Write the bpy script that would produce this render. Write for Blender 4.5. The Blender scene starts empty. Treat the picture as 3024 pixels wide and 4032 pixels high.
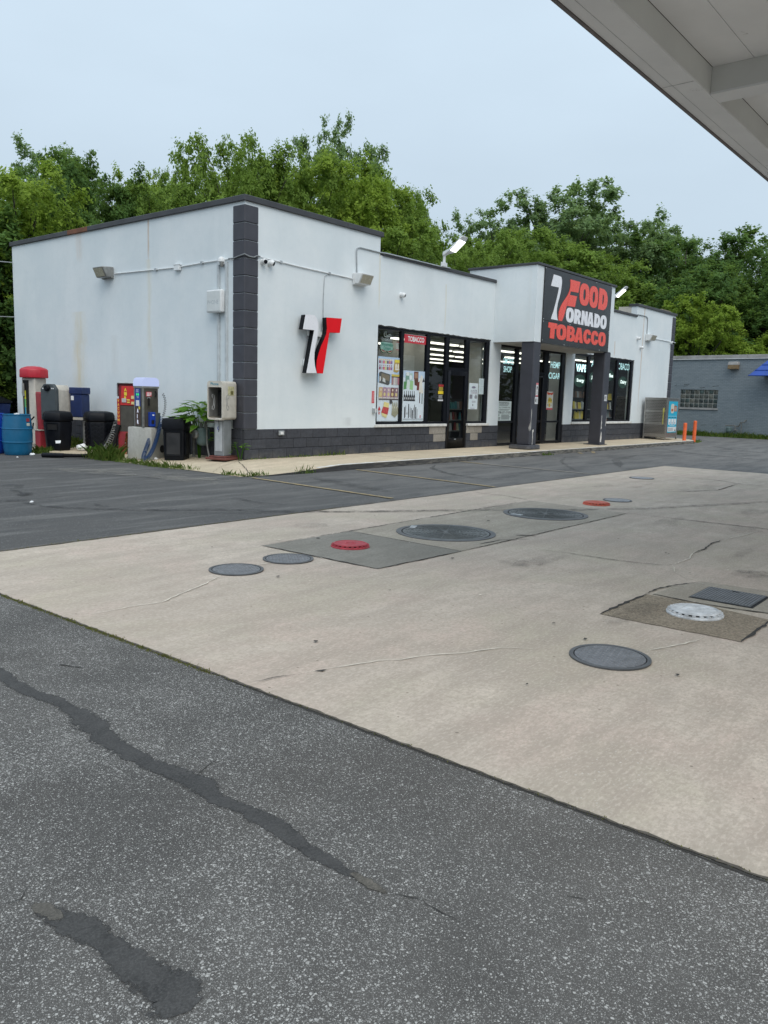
import bpy, bmesh, math, random
import numpy as np
from mathutils import Vector, Matrix
from mathutils.geometry import tessellate_polygon
scene = bpy.context.scene
COL = scene.collection
R = math.radians
rnd = random.Random(7)

# ------------------------------------------------------------------ camera
cam_data = bpy.data.cameras.new('camera')
cam_data.sensor_fit = 'HORIZONTAL'
cam_data.sensor_width = 36.0
cam_data.lens = 3158.6 * 36.0 / 3024.0
cam_data.clip_start = 0.05
cam_data.clip_end = 2000
cam = bpy.data.objects.new('camera', cam_data)
COL.objects.link(cam)
_r = Vector((0.63510959, -0.77189449, 0.02854312))
_u = Vector((0.09135317, 0.11175554, 0.98952782))
_f = Vector((0.76700092, 0.6258511, -0.14149202))
M = Matrix((_r, _u, -_f)).transposed().to_4x4()
M.translation = Vector((-10.78638072, -12.50947902, 1.33550115))
cam.matrix_world = M
scene.camera = cam

# ------------------------------------------------------------------ world + sun
SUN_EL, SUN_AZ = 52.0, 212.0          # overcast: a broad bright patch of cloud
world = bpy.data.worlds.new('World')
scene.world = world
world.use_nodes = True
wt = world.node_tree
wt.nodes.clear()
def wn(t, **k):
    n = wt.nodes.new(t)
    for a, b in k.items():
        setattr(n, a, b)
    return n
w_out = wn('ShaderNodeOutputWorld')
w_bg = wn('ShaderNodeBackground')
w_sky = wn('ShaderNodeTexSky')
w_sky.sky_type = 'NISHITA'
w_sky.sun_disc = False
w_sky.sun_elevation = R(SUN_EL)
w_sky.sun_rotation = R(SUN_AZ)
w_sky.dust_density = 4.0
w_sky.air_density = 1.0
w_tc = wn('ShaderNodeTexCoord')
w_sep = wn('ShaderNodeSeparateXYZ')
wt.links.new(w_tc.outputs['Generated'], w_sep.inputs[0])
# overcast luminance rises smoothly from the horizon to the zenith
w_ramp = wn('ShaderNodeMapRange')
w_ramp.inputs['From Min'].default_value = 0.0
w_ramp.inputs['From Max'].default_value = 1.0
w_ramp.inputs['To Min'].default_value = 6.4
w_ramp.inputs['To Max'].default_value = 11.8
wt.links.new(w_sep.outputs['Z'], w_ramp.inputs['Value'])
w_map = wn('ShaderNodeMapping')
w_map.inputs['Scale'].default_value = (1.2, 1.2, 3.5)
wt.links.new(w_tc.outputs['Generated'], w_map.inputs['Vector'])
w_noise = wn('ShaderNodeTexNoise')
w_noise.inputs['Scale'].default_value = 1.6
w_noise.inputs['Detail'].default_value = 5.0
w_noise.inputs['Roughness'].default_value = 0.5
wt.links.new(w_map.outputs[0], w_noise.inputs['Vector'])
w_nm = wn('ShaderNodeMapRange')
w_nm.inputs['From Min'].default_value = 0.3
w_nm.inputs['From Max'].default_value = 0.7
w_nm.inputs['To Min'].default_value = 0.945
w_nm.inputs['To Max'].default_value = 1.05
wt.links.new(w_noise.outputs['Fac'], w_nm.inputs['Value'])
w_mul = wn('ShaderNodeMath', operation='MULTIPLY')
wt.links.new(w_ramp.outputs[0], w_mul.inputs[0])
wt.links.new(w_nm.outputs[0], w_mul.inputs[1])
w_cl = wn('ShaderNodeVectorMath', operation='SCALE')
w_cl.inputs[0].default_value = (0.785, 0.950, 1.095)
wt.links.new(w_mul.outputs[0], w_cl.inputs['Scale'])
w_mix = wn('ShaderNodeMix', data_type='RGBA')
w_mix.inputs['Factor'].default_value = 0.88
wt.links.new(w_sky.outputs[0], w_mix.inputs[6])
wt.links.new(w_cl.outputs[0], w_mix.inputs[7])
wt.links.new(w_mix.outputs[2], w_bg.inputs['Color'])
w_bg.inputs['Strength'].default_value = 0.10
wt.links.new(w_bg.outputs[0], w_out.inputs['Surface'])

sun_d = bpy.data.lights.new('sun', 'SUN')
sun_d.energy = 1.5
sun_d.angle = R(50)
sun_d.color = (1.0, 0.93, 0.83)
sun = bpy.data.objects.new('sun', sun_d)
COL.objects.link(sun)
az = R(SUN_AZ)
sdir = Vector((math.sin(az) * math.cos(R(SUN_EL)), math.cos(az) * math.cos(R(SUN_EL)), math.sin(R(SUN_EL))))
sun.rotation_euler = sdir.to_track_quat('Z', 'Y').to_euler()
sun.location = sdir * 60

vs = scene.view_settings
vs.view_transform = 'Standard'
vs.look = 'None'
vs.exposure = 0.12
vs.gamma = 1.0
vs.use_curve_mapping = False
scene.cycles.max_bounces = 6
scene.cycles.transparent_max_bounces = 12

# ------------------------------------------------------------------ node helpers
class NT:
    def __init__(s, name):
        s.m = bpy.data.materials.new(name)
        s.m.use_nodes = True
        s.t = s.m.node_tree
        s.t.nodes.clear()
        s.out = s.t.nodes.new('ShaderNodeOutputMaterial')
        s._pos = None
    def n(s, typ, **k):
        nd = s.t.nodes.new(typ)
        for a, b in k.items():
            setattr(nd, a, b)
        return nd
    def link(s, a, b):
        s.t.links.new(a, b)
    def put(s, sock, v):
        if isinstance(v, bpy.types.NodeSocket):
            s.link(v, sock)
        elif v is not None:
            if isinstance(v, (tuple, list)) and len(v) == 3 and len(sock.default_value) == 4:
                v = (*v, 1)
            sock.default_value = v
    def pos(s):
        if s._pos is None:
            s._pos = s.n('ShaderNodeNewGeometry').outputs['Position']
        return s._pos
    def obj(s):
        return s.n('ShaderNodeTexCoord').outputs['Object']
    def mapv(s, v, scale=(1, 1, 1), loc=(0, 0, 0), rot=(0, 0, 0)):
        m = s.n('ShaderNodeMapping')
        m.inputs['Scale'].default_value = scale
        m.inputs['Location'].default_value = loc
        m.inputs['Rotation'].default_value = rot
        s.link(v, m.inputs['Vector'])
        return m.outputs[0]
    def noise(s, v=None, scale=5, detail=3, rough=0.55, dist=0.0, color=False):
        nd = s.n('ShaderNodeTexNoise')
        s.link(v if v is not None else s.pos(), nd.inputs['Vector'])
        nd.inputs['Scale'].default_value = scale
        nd.inputs['Detail'].default_value = detail
        nd.inputs['Roughness'].default_value = rough
        nd.inputs['Distortion'].default_value = dist
        return nd.outputs['Color' if color else 'Fac']
    def voro(s, v=None, scale=5, feature='F1', rand=1.0):
        nd = s.n('ShaderNodeTexVoronoi', feature=feature)
        s.link(v if v is not None else s.pos(), nd.inputs['Vector'])
        nd.inputs['Scale'].default_value = scale
        nd.inputs['Randomness'].default_value = rand
        return nd
    def ramp(s, f, a, b, lo=0.0, hi=1.0, smooth=False):
        m = s.n('ShaderNodeMapRange')
        if smooth:
            m.interpolation_type = 'SMOOTHSTEP'
        s.link(f, m.inputs['Value'])
        m.inputs['From Min'].default_value = a
        m.inputs['From Max'].default_value = b
        m.inputs['To Min'].default_value = lo
        m.inputs['To Max'].default_value = hi
        return m.outputs[0]
    def math(s, op, a, b=None):
        m = s.n('ShaderNodeMath', operation=op)
        s.put(m.inputs[0], a)
        if b is not None:
            s.put(m.inputs[1], b)
        return m.outputs[0]
    def mix(s, f, a, b, blend='MIX'):
        m = s.n('ShaderNodeMix', data_type='RGBA', blend_type=blend)
        s.put(m.inputs['Factor'], f)
        s.put(m.inputs[6], a)
        s.put(m.inputs[7], b)
        return m.outputs[2]
    def sep(s, v):
        m = s.n('ShaderNodeSeparateXYZ')
        s.link(v, m.inputs[0])
        return m.outputs
    def bump(s, h, strength=0.3, dist=0.01):
        b = s.n('ShaderNodeBump')
        b.inputs['Strength'].default_value = strength
        b.inputs['Distance'].default_value = dist
        s.link(h, b.inputs['Height'])
        return b.outputs[0]
    def bsdf(s, color=(0.8, 0.8, 0.8), rough=0.6, metal=0.0, normal=None, spec=None, emit=None, estr=0.0, link=True):
        p = s.n('ShaderNodeBsdfPrincipled')
        s.put(p.inputs['Base Color'], color)
        s.put(p.inputs['Roughness'], rough)
        s.put(p.inputs['Metallic'], metal)
        if spec is not None:
            s.put(p.inputs['Specular IOR Level'], spec)
        if normal is not None:
            s.link(normal, p.inputs['Normal'])
        if emit is not None:
            s.put(p.inputs['Emission Color'], emit)
            p.inputs['Emission Strength'].default_value = estr
        if link:
            s.link(p.outputs[0], s.out.inputs['Surface'])
        return p

MATS = {}
def simple(name, color, rough=0.6, metal=0.0, var=0.12, scale=9.0, bump=0.0, bscale=60.0, spec=None, emit=None, estr=0.0, dirt=0.0):
    """a plain paint / plastic / metal with a little uneven tone and wear"""
    if name in MATS:
        return MATS[name]
    t = NT(name)
    f = t.noise(scale=scale, detail=4)
    c = t.mix(t.ramp(f, 0.3, 0.7), tuple(x * (1 - var) for x in color), tuple(min(1, x * (1 + var)) for x in color))
    if dirt:
        d = t.noise(scale=scale * 0.6, detail=6, rough=0.7)
        c = t.mix(t.ramp(d, 0.52, 0.75, 0, dirt), c, (0.10, 0.085, 0.06))
    nrm = None
    if bump:
        nrm = t.bump(t.noise(scale=bscale, detail=3), bump, 0.004)
    rr = t.ramp(t.noise(scale=scale * 2, detail=3), 0.3, 0.7, max(0.02, rough - 0.08), min(1, rough + 0.08))
    t.bsdf(c, rr, metal, nrm, spec, emit, estr)
    MATS[name] = t.m
    return t.m

# ------------------------------------------------------------------ mesh builder
class MB:
    def __init__(s):
        s.v = []
        s.f = []
        s.mi = []
        s.cur = 0
    def add(s, vs, fs):
        o = len(s.v)
        s.v += [tuple(p) for p in vs]
        s.f += [tuple(i + o for i in f) for f in fs]
        s.mi += [s.cur] * len(fs)
        return s
    def box(s, x0, x1, y0, y1, z0, z1):
        vs = [(x0, y0, z0), (x1, y0, z0), (x1, y1, z0), (x0, y1, z0), (x0, y0, z1), (x1, y0, z1), (x1, y1, z1), (x0, y1, z1)]
        return s.add(vs, [(0, 3, 2, 1), (4, 5, 6, 7), (0, 1, 5, 4), (1, 2, 6, 5), (2, 3, 7, 6), (3, 0, 4, 7)])
    def frustum(s, b, t):
        """b, t: loops of equal length (bottom, top)"""
        n = len(b)
        fs = [tuple(reversed(range(n))), tuple(range(n, 2 * n))]
        fs += [(i, (i + 1) % n, n + (i + 1) % n, n + i) for i in range(n)]
        return s.add(list(b) + list(t), fs)
    def loft(s, loops, cap=True):
        n = len(loops[0])
        vs = [p for l in loops for p in l]
        fs = []
        for k in range(len(loops) - 1):
            for i in range(n):
                j = (i + 1) % n
                fs.append((k * n + i, k * n + j, (k + 1) * n + j, (k + 1) * n + i))
        if cap:
            fs.append(tuple(reversed(range(n))))
            fs.append(tuple((len(loops) - 1) * n + i for i in range(n)))
        return s.add(vs, fs)
    def lathe(s, prof, c=(0, 0, 0), n=24, rot=0.0):
        loops = []
        for r, z in prof:
            loops.append([(c[0] + r * math.cos(rot + 2 * math.pi * i / n), c[1] + r * math.sin(rot + 2 * math.pi * i / n), c[2] + z) for i in range(n)])
        return s.loft(loops)
    def tube(s, path, r, n=8, cap=True):
        path = [Vector(p) for p in path]
        rs = r if isinstance(r, (list, tuple)) else [r] * len(path)
        loops = []
        up = None
        for i, p in enumerate(path):
            d = (path[min(i + 1, len(path) - 1)] - path[max(i - 1, 0)])
            if d.length < 1e-9:
                d = Vector((0, 0, 1))
            d.normalize()
            if up is None:
                up = d.orthogonal().normalized()
            else:
                up = (up - d * up.dot(d))
                up = up.normalized() if up.length > 1e-6 else d.orthogonal().normalized()
            b = d.cross(up)
            loops.append([p + (up * math.cos(2 * math.pi * k / n) + b * math.sin(2 * math.pi * k / n)) * rs[i] for k in range(n)])
        return s.loft(loops, cap)
    def prism(s, loop, d, holes=()):
        """loop of 3D points extruded by vector d"""
        d = Vector(d)
        A = [Vector(p) for p in loop]
        if holes:
            loops = [A] + [[Vector(p) for p in h] for h in holes]
            flat = [p for l in loops for p in l]
            tris = tessellate_polygon(loops)
            n = len(flat)
            fs = [tuple(t) for t in tris] + [tuple(i + n for i in reversed(t)) for t in tris]
            o = 0
            for l in loops:
                m = len(l)
                fs += [(o + i, o + (i + 1) % m, n + o + (i + 1) % m, n + o + i) for i in range(m)]
                o += m
            return s.add(flat + [p + d for p in flat], fs)
        flat = A
        n = len(A)
        tris = tessellate_polygon([A])
        fs = [tuple(t) for t in tris] + [tuple(i + n for i in reversed(t)) for t in tris]
        fs += [(i, (i + 1) % n, n + (i + 1) % n, n + i) for i in range(n)]
        return s.add(flat + [p + d for p in flat], fs)
    def flat(s, loop):
        A = [Vector(p) for p in loop]
        return s.add(A, [tuple(t) for t in tessellate_polygon([A])])
    def build(s, name, mats, parent=None, bev=0.0, seg=1, smooth=True, angle=35, base=None):
        me = bpy.data.meshes.new(name)
        off = Vector(base) if base is not None else (root_loc(parent) if parent else Vector((0, 0, 0)))
        me.from_pydata([Vector(p) - off for p in s.v], [], s.f)
        bm = bmesh.new()
        bm.from_mesh(me)
        for f, mi in zip(bm.faces, s.mi):
            f.material_index = mi
        bmesh.ops.remove_doubles(bm, verts=bm.verts, dist=1e-6) if len(s.v) < 4000 else None
        bmesh.ops.recalc_face_normals(bm, faces=bm.faces)
        if bev:
            es = [e for e in bm.edges if len(e.link_faces) == 2 and e.calc_face_angle(0) > 0.6]
            bmesh.ops.bevel(bm, geom=es, offset=bev, segments=seg, affect='EDGES', profile=0.5, clamp_overlap=True)
        bm.to_mesh(me)
        bm.free()
        for m in (mats if isinstance(mats, (list, tuple)) else [mats]):
            me.materials.append(m)
        if smooth:
            me.polygons.foreach_set('use_smooth', [True] * len(me.polygons))
            me.set_sharp_from_angle(angle=R(angle))
        return link(name, me, parent)

def link(name, me, parent=None):
    o = bpy.data.objects.new(name, me)
    COL.objects.link(o)
    if parent is not None:
        o.parent = parent
    return o
def root_loc(o):
    p = Vector((0, 0, 0))
    while o is not None:
        p = p + o.location
        o = o.parent
    return p
def tag(o, label=None, cat=None, group=None, kind=None):
    if label: o['label'] = label
    if cat: o['category'] = cat
    if group: o['group'] = group
    if kind: o['kind'] = kind
    return o
def thing(name, label, cat, loc=(0, 0, 0), group=None, rz=0.0):
    o = bpy.data.objects.new(name, None)
    o.empty_display_size = 0.1
    COL.objects.link(o)
    o.location = loc
    o.rotation_euler = (0, 0, rz)
    return tag(o, label, cat, group)
def place(o, me, name, parent, loc, rz=0.0, scale=None):
    c = bpy.data.objects.new(name, me)
    COL.objects.link(c)
    c.parent = parent
    c.location = Vector(loc) - root_loc(parent)
    c.rotation_euler = (0, 0, rz)
    if scale:
        c.scale = scale
    return c
def copy_tree(o, parent=None):
    c = o.copy()
    COL.objects.link(c)
    c.parent = parent
    for ch in list(o.children):
        copy_tree(ch, c)
    return c

def text_mesh(body, offset=0.0, space=1.0):
    cu = bpy.data.curves.new('lettering', 'FONT')
    cu.body = body
    cu.offset = offset
    cu.space_character = space
    cu.resolution_u = 3
    o = bpy.data.objects.new('lettering', cu)
    COL.objects.link(o)
    bpy.context.view_layer.update()
    me = bpy.data.meshes.new_from_object(o)
    bpy.data.objects.remove(o)
    bpy.data.curves.remove(cu)
    vs = np.array([v.co[:] for v in me.vertices])
    fs = [tuple(p.vertices) for p in me.polygons]
    bpy.data.meshes.remove(me)
    if len(vs):
        vs[:, 0] -= vs[:, 0].min(); vs[:, 1] -= vs[:, 1].min()
        vs[:, 0] /= max(vs[:, 0].max(), 1e-6); vs[:, 1] /= max(vs[:, 1].max(), 1e-6)
    return vs, fs
def text_on(mb, body, P00, PX, PZ, offset=0.0, space=1.0):
    """lettering fitted to the parallelogram P00 + a*PX + b*PZ"""
    vs, fs = text_mesh(body, offset, space)
    P00, PX, PZ = Vector(P00), Vector(PX), Vector(PZ)
    mb.add([P00 + PX * float(v[0]) + PZ * float(v[1]) for v in vs], fs)
def text_front(mb, body, x0, x1, z0, z1, y, offset=0.02, space=1.0):
    text_on(mb, body, (x0, y, z0), (x1 - x0, 0, 0), (0, 0, z1 - z0), offset, space)
def text_left(mb, body, y0, y1, z0, z1, x, offset=0.02, space=1.0):
    """reads on a face looking towards -X; y0 is its left (larger y)"""
    text_on(mb, body, (x, y0, z0), (0, y1 - y0, 0), (0, 0, z1 - z0), offset, space)
# ------------------------------------------------------------------ materials of the place
def m_asphalt(name, dark, light, chip_amt, big):
    t = NT(name)
    p = t.pos()
    w = t.mapv(p, (1, 1, 0.2))
    wob = t.n('ShaderNodeVectorMath', operation='ADD')
    nz = t.n('ShaderNodeVectorMath', operation='SCALE')
    t.link(t.noise(w, 60, 2, 0.5, color=True), nz.inputs[0])
    nz.inputs['Scale'].default_value = 0.012
    t.link(w, wob.inputs[0]); t.link(nz.outputs[0], wob.inputs[1])
    w2 = wob.outputs[0]
    big_n = t.noise(w, 0.55, 5, 0.6)
    mid_n = t.noise(w, 3.0, 5, 0.6)
    base = t.mix(t.ramp(big_n, 0.40, 0.60), dark, light)
    base = t.mix(t.ramp(mid_n, 0.35, 0.7, 0, 0.5), base, tuple(x * 0.75 for x in dark))
    # brownish and bluish casts in worn areas
    tone = t.noise(w, 0.8, 3, 0.5)
    base = t.mix(t.ramp(tone, 0.5, 0.75, 0, 0.35), base, (light[0] * 1.08, light[1] * 0.97, light[2] * 0.88))
    fine = t.noise(w, 220, 2, 0.6)
    base = t.mix(t.ramp(fine, 0.35, 0.7, 0, 0.45), base, tuple(min(1, x * 1.9) for x in light))
    # pale aggregate chips of three sizes
    h = None
    # wear: where the binder has worn off more chips show
    wear = t.ramp(t.noise(w, 1.1, 4, 0.6), 0.38, 0.62, 0.80, 1.10)
    for sc, keep, rad, amt in ((84 / big, 0.62, 0.42, 0.95), (125 / big, 0.36, 0.44, 0.85), (200 / big, 0.18, 0.50, 0.7), (320 / big, 0.12, 0.52, 0.55)):
        v = t.voro(w2, sc)
        cr = t.sep(v.outputs['Color'])
        sel = t.math('GREATER_THAN', t.math('MULTIPLY', cr[0], wear), keep)
        size = t.math('MULTIPLY', t.math('MULTIPLY', cr[1], wear), rad)
        inside = t.math('LESS_THAN', v.outputs['Distance'], size)
        mask = t.math('MULTIPLY', t.math('MULTIPLY', sel, inside), amt * chip_amt)
        cc = t.mix(cr[2], (0.14, 0.138, 0.133), (0.58, 0.57, 0.545))
        base = t.mix(mask, base, cc)
        hh = t.math('MULTIPLY', mask, 0.5)
        h = hh if h is None else t.math('ADD', h, hh)
    h = t.math('ADD', h, t.math('MULTIPLY', fine, 0.7))
    t.bsdf(base, 0.88, 0, t.bump(h, 0.55, 0.004), 0.3)
    return t.m
M_DRIVE = m_asphalt('coarse_asphalt', (0.052, 0.050, 0.048), (0.090, 0.086, 0.081), 1.0, 1.0)

def m_lot():
    t = NT('lot_asphalt')
    p = t.pos()
    w = t.mapv(p, (1, 1, 0.2))
    s = t.sep(p)
    # the side yard by the left wall was sealed and is darker; the bays in front are bleached
    side = t.math('ADD', t.math('MULTIPLY', s[0], 0.55), t.math('MULTIPLY', s[1], -0.35))
    side = t.math('ADD', side, t.math('MULTIPLY', t.noise(w, 0.5, 4, 0.6), 3.0))
    f = t.ramp(side, -1.4, 5.5, 0, 1, True)
    base = t.mix(f, (0.058, 0.056, 0.055), (0.130, 0.126, 0.121))
    n1 = t.noise(t.mapv(p, (0.5, 1.6, 0.2)), 1.2, 6, 0.65)
    base = t.mix(t.ramp(n1, 0.44, 0.60, 0, 0.6), base, (0.042, 0.042, 0.044))
    n2 = t.noise(t.mapv(p, (0.35, 2.2, 0.2), (3, 1, 0)), 1.6, 5, 0.6)
    base = t.mix(t.ramp(n2, 0.50, 0.64, 0, 0.4), base, (0.19, 0.185, 0.175))
    fine = t.noise(w, 150, 3, 0.65)
    base = t.mix(t.ramp(fine, 0.4, 0.7, 0, 0.45), base, (0.19, 0.188, 0.183))
    v = t.voro(w, 60)
    cr = t.sep(v.outputs['Color'])
    mask = t.math('MULTIPLY', t.math('LESS_THAN', v.outputs['Distance'], t.math('MULTIPLY', cr[1], 0.34)), t.math('GREATER_THAN', cr[0], 0.55))
    base = t.mix(t.math('MULTIPLY', mask, 0.5), base, (0.40, 0.40, 0.385))
    t.bsdf(base, 0.85, 0, t.bump(fine, 0.5, 0.004), 0.3)
    return t.m
M_LOT = m_lot()

def m_concrete(name, base_c, var=1.0, pink=1.0, dark=1.0, pebbly=False):
    t = NT(name)
    p = t.pos()
    w = t.mapv(p, (1, 1, 0.3))
    b = tuple(x * dark for x in base_c)
    big = t.noise(w, 0.45, 5, 0.6)
    c = t.mix(t.ramp(big, 0.40, 0.60), tuple(x * 0.76 for x in b), tuple(min(1, x * 1.10) for x in b))
    g1 = t.noise(t.mapv(p, (1, 1, 0.2), (11, 3, 0)), 1.3, 4, 0.6)
    c = t.mix(t.ramp(g1, 0.47, 0.60, 0, 0.75 * pink), c, (b[0] * 0.94, b[1] * 0.85, b[2] * 0.86))
    g2 = t.noise(t.mapv(p, (1, 1, 0.2), (-5, 8, 0)), 1.0, 5, 0.6)
    c = t.mix(t.ramp(g2, 0.48, 0.62, 0, 0.7 * pink), c, (b[0] * 0.76, b[1] * 0.81, b[2] * 0.72))
    # traffic grime, drawn out along the drive
    st = t.noise(t.mapv(p, (0.4, 2.0, 0.2), (1, 0, 0), (0, 0, 0.12)), 2.2, 6, 0.68)
    c = t.mix(t.ramp(st, 0.46, 0.62, 0, 0.58 * var), c, (b[0] * 0.52, b[1] * 0.52, b[2] * 0.52))
    mo = t.noise(w, 9, 6, 0.72)
    c = t.mix(t.ramp(mo, 0.46, 0.62, 0, 0.36 * var), c, (b[0] * 0.62, b[1] * 0.62, b[2] * 0.6))
    mo2 = t.noise(t.mapv(p, (0.6, 1.3, 0.3), (4, 2, 0)), 3.4, 6, 0.7)
    c = t.mix(t.ramp(mo2, 0.47, 0.60, 0, 0.46 * var), c, (b[0] * 0.60, b[1] * 0.58, b[2] * 0.57))
    mo3 = t.noise(w, 38, 4, 0.75)
    c = t.mix(t.ramp(mo3, 0.45, 0.58, 0, 0.60 * var), c, (b[0] * 0.60, b[1] * 0.59, b[2] * 0.57))
    fine = t.noise(w, 130, 3, 0.7)
    c = t.mix(t.ramp(fine, 0.34, 0.66, 0, 0.6), c, (b[0] * 0.70, b[1] * 0.69, b[2] * 0.67))
    fine2 = t.noise(t.mapv(p, (0.5, 1.2, 1)), 60, 3, 0.65)
    c = t.mix(t.ramp(fine2, 0.5, 0.72, 0, 0.45), c, tuple(min(1, x * 1.16) for x in b))
    # exposed grains and small dark specks
    v = t.voro(w, 26)
    cr = t.sep(v.outputs['Color'])
    sel = t.math('MULTIPLY', t.math('GREATER_THAN', cr[0], 0.93), t.math('LESS_THAN', v.outputs['Distance'], t.math('MULTIPLY', cr[1], 0.22)))
    c = t.mix(t.math('MULTIPLY', sel, 0.75), c, (b[0] * 0.3, b[1] * 0.29, b[2] * 0.27))
    v2 = t.voro(w, 70)
    cr2 = t.sep(v2.outputs['Color'])
    patch = t.ramp(t.noise(w, 1.2, 4, 0.6), 0.55, 0.7, 0.0, 0.7)
    sel2 = t.math('MULTIPLY', t.math('GREATER_THAN', cr2[0], 0.72), t.math('LESS_THAN', v2.outputs['Distance'], t.math('MULTIPLY', cr2[1], 0.33)))
    c = t.mix(t.math('MULTIPLY', sel2, patch), c, (0.66, 0.63, 0.58))
    if pebbly:
        v3 = t.voro(w, 80)
        c3 = t.sep(v3.outputs['Color'])
        c = t.mix(0.36, c, t.mix(c3[0], (b[0] * 0.35, b[1] * 0.33, b[2] * 0.30), (b[0] * 1.45, b[1] * 1.42, b[2] * 1.36)))
        t.bsdf(c, 0.9, 0, t.bump(v3.outputs['Distance'], 0.9, 0.008), 0.2)
        return t.m
    t.bsdf(c, 0.9, 0, t.bump(fine, 0.35, 0.003), 0.25)
    return t.m
CONC = (0.580, 0.502, 0.428)
M_CONC = m_concrete('pad_concrete', CONC, 1.0, 1.0, 1.0)
M_CONC_G = m_concrete('grey_concrete', (0.43, 0.385, 0.325), 1.0, 0.6, 1.0)
M_CONC_D = m_concrete('dark_concrete', (0.27, 0.255, 0.225), 0.8, 0.2, 1.0)
M_CONC_B = m_concrete('rough_brown_concrete', (0.33, 0.28, 0.22), 1.3, 0.6, 1.0, True)
M_WALK = m_concrete('walk_concrete', (0.66, 0.56, 0.42), 0.8, 0.6, 1.0)
M_BLOCKW = m_concrete('painted_block_concrete', (0.52, 0.52, 0.51), 0.8, 0.2, 1.0)

def m_kerb():
    t = NT('kerb_concrete')
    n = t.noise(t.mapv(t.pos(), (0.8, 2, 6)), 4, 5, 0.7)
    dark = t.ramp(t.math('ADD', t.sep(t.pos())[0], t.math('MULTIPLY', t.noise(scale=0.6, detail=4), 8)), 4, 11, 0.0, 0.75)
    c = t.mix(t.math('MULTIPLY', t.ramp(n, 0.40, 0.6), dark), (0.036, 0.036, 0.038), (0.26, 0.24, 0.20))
    t.bsdf(c, 0.9, 0, t.bump(n, 0.5, 0.02))
    return t.m
M_KERB = m_kerb()

def m_stucco(name, axis, stains):
    """white painted stucco; stains: (centre, half width, z low, z high, strength, colour)"""
    t = NT(name)
    p = t.pos()
    s = t.sep(p)
    h = s[axis]
    c = t.mix(t.ramp(t.noise(scale=0.7, detail=6, rough=0.62), 0.38, 0.62), (0.68, 0.74, 0.77), (0.75, 0.795, 0.815))
    sv = (1, 1, 0.12)
    c = t.mix(t.ramp(t.noise(t.mapv(p, sv), 3.2, 5, 0.6), 0.50, 0.72, 0, 0.14), c, (0.54, 0.60, 0.625))
    c = t.mix(t.ramp(t.noise(scale=7, detail=6, rough=0.7), 0.5, 0.8, 0, 0.25), c, (0.58, 0.635, 0.655))
    for (cx, hw, z0, z1, k, col) in stains:
        wob = t.math('MULTIPLY', t.math('SUBTRACT', t.noise(t.mapv(p, (1, 1, 0.5)), 2.5, 4, 0.6), 0.5), hw * 1.6)
        d = t.math('ABSOLUTE', t.math('SUBTRACT', t.math('ADD', h, wob), cx))
        f = t.ramp(d, 0, hw, 1, 0, True)
        zz = t.math('MULTIPLY', t.ramp(s[2], z0, z0 + 0.35 * (z1 - z0), 0, 1, True), t.ramp(s[2], z1 - 0.02, z1 + 0.02, 1, 0))
        br = t.ramp(t.noise(t.mapv(p, (6, 6, 1.2)), 1.5, 5, 0.7), 0.3, 0.65, 0.35, 1)
        c = t.mix(t.math('MULTIPLY', t.math('MULTIPLY', f, zz), t.math('MULTIPLY', br, k)), c, col)
    nb = t.noise(scale=85, detail=4, rough=0.6)
    nb2 = t.noise(scale=6, detail=3)
    t.bsdf(c, 0.75, 0, t.bump(t.math('ADD', nb, t.math('MULTIPLY', nb2, 1.5)), 0.16, 0.01), 0.3)
    return t.m
RUST, OCHRE = (0.50, 0.27, 0.10), (0.66, 0.56, 0.33)
M_ST_L = m_stucco('stucco_left', 1, [(3.2, 0.05, 4.1, 5.04, 0.75, RUST), (3.2, 0.13, 1.6, 4.2, 0.34, OCHRE), (6.05, 0.22, 4.3, 5.04, 0.28, RUST), (6.15, 0.42, 0.6, 3.2, 0.42, OCHRE), (6.2, 0.2, 1.2, 2.5, 0.4, OCHRE), (4.6, 0.2, 1.5, 2.6, 0.16, (0.4, 0.36, 0.33))])
M_ST_F = m_stucco('stucco_front', 0, [(4.13, 0.05, 3.3, 4.7, 0.5, OCHRE), (6.85, 0.05, 3.0, 4.3, 0.45, OCHRE), (20.15, 0.07, 0.8, 5.04, 0.65, RUST), (3.1, 0.25, 0.62, 0.85, 0.3, (0.25, 0.25, 0.26)), (17.6, 0.06, 3.0, 3.6, 0.6, RUST), (6.0, 0.5, 3.3, 4.6, 0.14, (0.45, 0.47, 0.47)), (12.0, 0.05, 3.0, 4.6, 0.1, OCHRE)])
M_ST_B = m_stucco('stucco_box', 1, [(-1.1, 0.08, 2.9, 5.0, 0.2, (0.62, 0.63, 0.6))])

def m_painted_block(name, col, paint_peel=0.0):
    t = NT(name)
    n = t.noise(scale=14, detail=5, rough=0.65)
    c = t.mix(t.ramp(n, 0.3, 0.7), tuple(x * 0.78 for x in col), tuple(x * 1.3 for x in col))
    d = t.noise(t.mapv(t.pos(), (3, 3, 5)), 1.3, 6, 0.75)
    c = t.mix(t.ramp(d, 0.66, 0.72, 0, 0.5), c, (0.25, 0.25, 0.25))
    z = t.sep(t.pos())[2]
    low = t.math('MULTIPLY', t.ramp(z, 0.0, 0.16, 1, 0), t.ramp(t.noise(scale=4, detail=5), 0.4, 0.65))
    c = t.mix(t.math('MULTIPLY', low, 0.4), c, (0.22, 0.20, 0.17))
    t.bsdf(c, 0.72, 0, t.bump(t.noise(scale=45, detail=4, rough=0.7), 0.55, 0.012), 0.35)
    return t.m
CHAR = (0.050, 0.053, 0.064)
M_BASE = m_painted_block('charcoal_block', CHAR)
M_BASE2 = m_painted_block('charcoal_block_dull', (0.047, 0.050, 0.060))
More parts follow.
